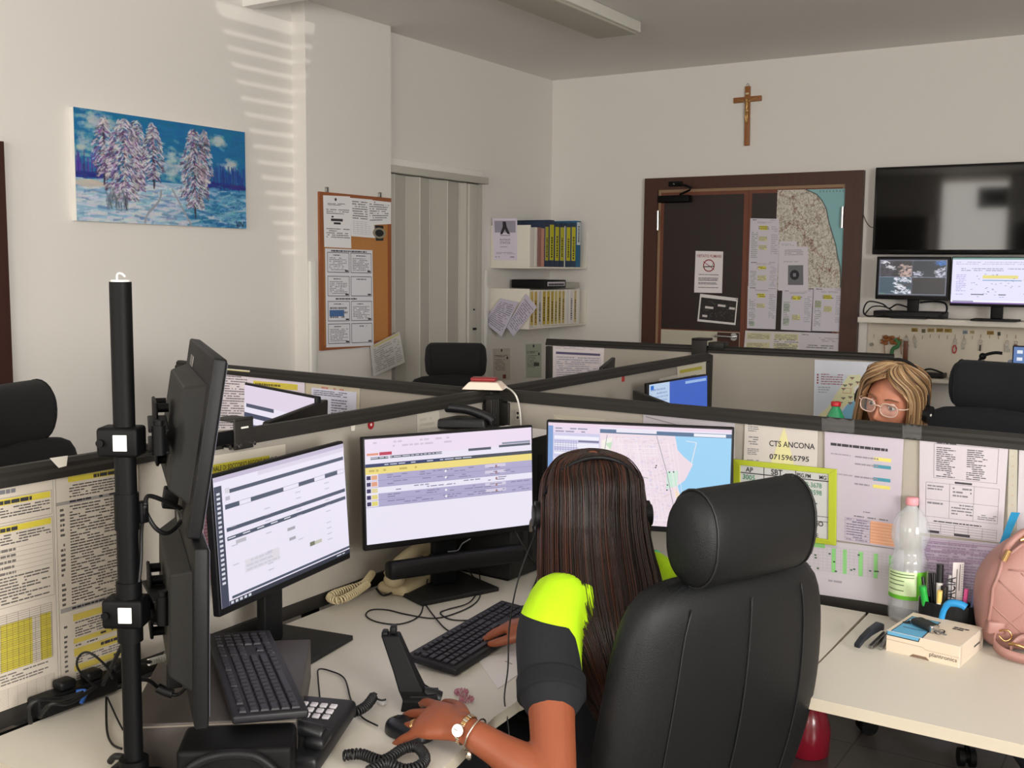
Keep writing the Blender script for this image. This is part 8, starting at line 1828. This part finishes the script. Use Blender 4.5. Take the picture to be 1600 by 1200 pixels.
strap([(-0.085, -0.085, 0.022), (-0.06, -0.08, 0.045), (-0.01, -0.09, 0.05), (0.05, -0.10, 0.04), (0.10, -0.12, 0.03)], 0.018, 0.003, 'lower_strap')
MB().tube([(-0.09, -0.09, 0.036), (-0.075, -0.105, 0.038), (-0.05, -0.118, 0.030), (-0.035, -0.124, 0.026)], 0.004, GLD, n=8).rbox((-0.05, -0.135, 0.012), (-0.02, -0.125, 0.034), 0.003, GLD).build('gold_buckle', bpk)
# blue lanyard strip rising behind the backpack
S = psheet([(1580, 800), (1594, 801), (1563, 872), (1553, 872)], (PL2[0]+PL2[1]*0.03, PL2[1]), 5, bgc=(24, 130, 176)); S.build('blue_strip', 'bright blue slanting plastic strip behind the top of the backpack', 'strip')

# green bottle on the blonde operator's desk
gb = atd(1305, 660, 3.35); gt = thing('green_bottle', 'green plastic bottle with a red cap on the far side of the pinned screen', 'bottle', (gb.x, gb.y, Dk))
ztop = atd(1305, 627, 3.35).z-Dk
m = MB(); m.lathe([(0.030, 0.0), (0.036, 0.006), (0.037, ztop-0.115), (0.036, ztop-0.09), (0.030, ztop-0.055), (0.018, ztop-0.028), (0.0125, ztop-0.02), (0.0125, ztop-0.01)], mat('green_pet', (30, 150, 96), 0.1, alpha=0.85, coat=1.0), n=28); m.build('shell', gt)
m = MB(); m.lathe([(0.0145, ztop-0.014), (0.015, ztop-0.012), (0.015, ztop-0.001), (0.013, ztop)], mat('red_cap', (176, 30, 40), 0.4), n=20); m.build('cap', gt)

# red bucket / bottle on the floor and streaks of sun under the desk
rbp = onz(1262, 1168, 0.02); rt = thing('floor_flask', 'dark red flask with a pale lid on the floor behind the black chair', 'flask', (rbp.x, rbp.y, 0))
m = MB(); m.lathe([(0.060, 0.0), (0.070, 0.01), (0.072, 0.09), (0.062, 0.13), (0.045, 0.175), (0.03, 0.195)], mat('dark_red_plastic', (150, 28, 48), 0.25, coat=0.4, var=0.1), n=28); m.build('body', rt)
m = MB(); m.lathe([(0.036, 0.190), (0.038, 0.20), (0.036, 0.222), (0.012, 0.226)], mat('pale_lid', (206, 190, 190), 0.4), n=24); m.build('lid', rt)
# hanging cord and socket bits under the brunette's desk edge
# black key rack items on the lower shelf
kbs = ony(1420, 568, BY-0.15); t = thing('keyboard', 'black keyboard seen end-on, stored on the lower wall shelf', 'keyboard', (-1.50, BY-0.14, 0.931))
MB().rbox((-0.20, -0.07, 0), (0.16, 0.07, 0.028), 0.006, BLACK).build('body', t)
MB().tube([(-0.22, -0.02, 0.03), (-0.12, -0.05, 0.05), (0.0, -0.03, 0.035), (0.08, -0.05, 0.055), (0.15, -0.02, 0.03)], 0.006, CABLE).build('cable', t)
dl = ony(1440+0, 540, BY-0.1)
lp_ = ony(1535, 566, 5.9); t = thing('desk_lamp', 'small black jointed arm standing behind the navy headrest', 'lamp', lp_-V((0, 0, 0.05)))
MB().tube([(-0.11, 0, 0.0), (-0.07, 0, 0.02), (-0.03, 0, 0.03), (0.0, 0, 0.08), (0.05, 0, 0.10), (0.09, 0, 0.10)], 0.008, BLACK).ell((-0.11, 0, 0.01), (0.03, 0.02, 0.015), BLACK).ell((0.0, 0, 0.08), (0.018, 0.018, 0.018), BLACK).build('arm', t)
MB().cyl((0.0, 0, -(lp_.z-0.05)+0.735), (0.0, 0, 0.06), 0.010, BLACK).cyl((0, 0, -(lp_.z-0.05)+0.731), (0, 0, -(lp_.z-0.05)+0.745), 0.06, BLACK).build('base', t)
wd_ = MB().rbox(V((lp_.x+0.12, 5.86, 0.731)), V((lp_.x+0.36, 5.93, lp_.z+0.02)), 0.01, mat('pale_blue_grey', (150, 160, 180), 0.5)); wd_.build('grey_box', label='pale blue-grey box beside the blue monitor at the right edge', cat='box')
# green wire ring by the brunette's shoulder
gr_ = onz(1024, 870, 0.80); MB().tube([gr_+V((0.016*math.cos(2*PI*k/16)*CR.x, 0.016*math.cos(2*PI*k/16)*CR.y, 0.018*math.sin(2*PI*k/16))) for k in range(17)], 0.002, mat('green_wire', (50, 140, 90), 0.4), sub=1).tube([gr_+V((0.010*math.cos(2*PI*k/16)*CR.x, 0.010*math.cos(2*PI*k/16)*CR.y, 0.003+0.012*math.sin(2*PI*k/16))) for k in range(17)], 0.002, mat('green_wire', (50, 140, 90), 0.4), sub=1).build('green_ring', label='small green spiral ring peeping between hair and black headrest', cat='ring')
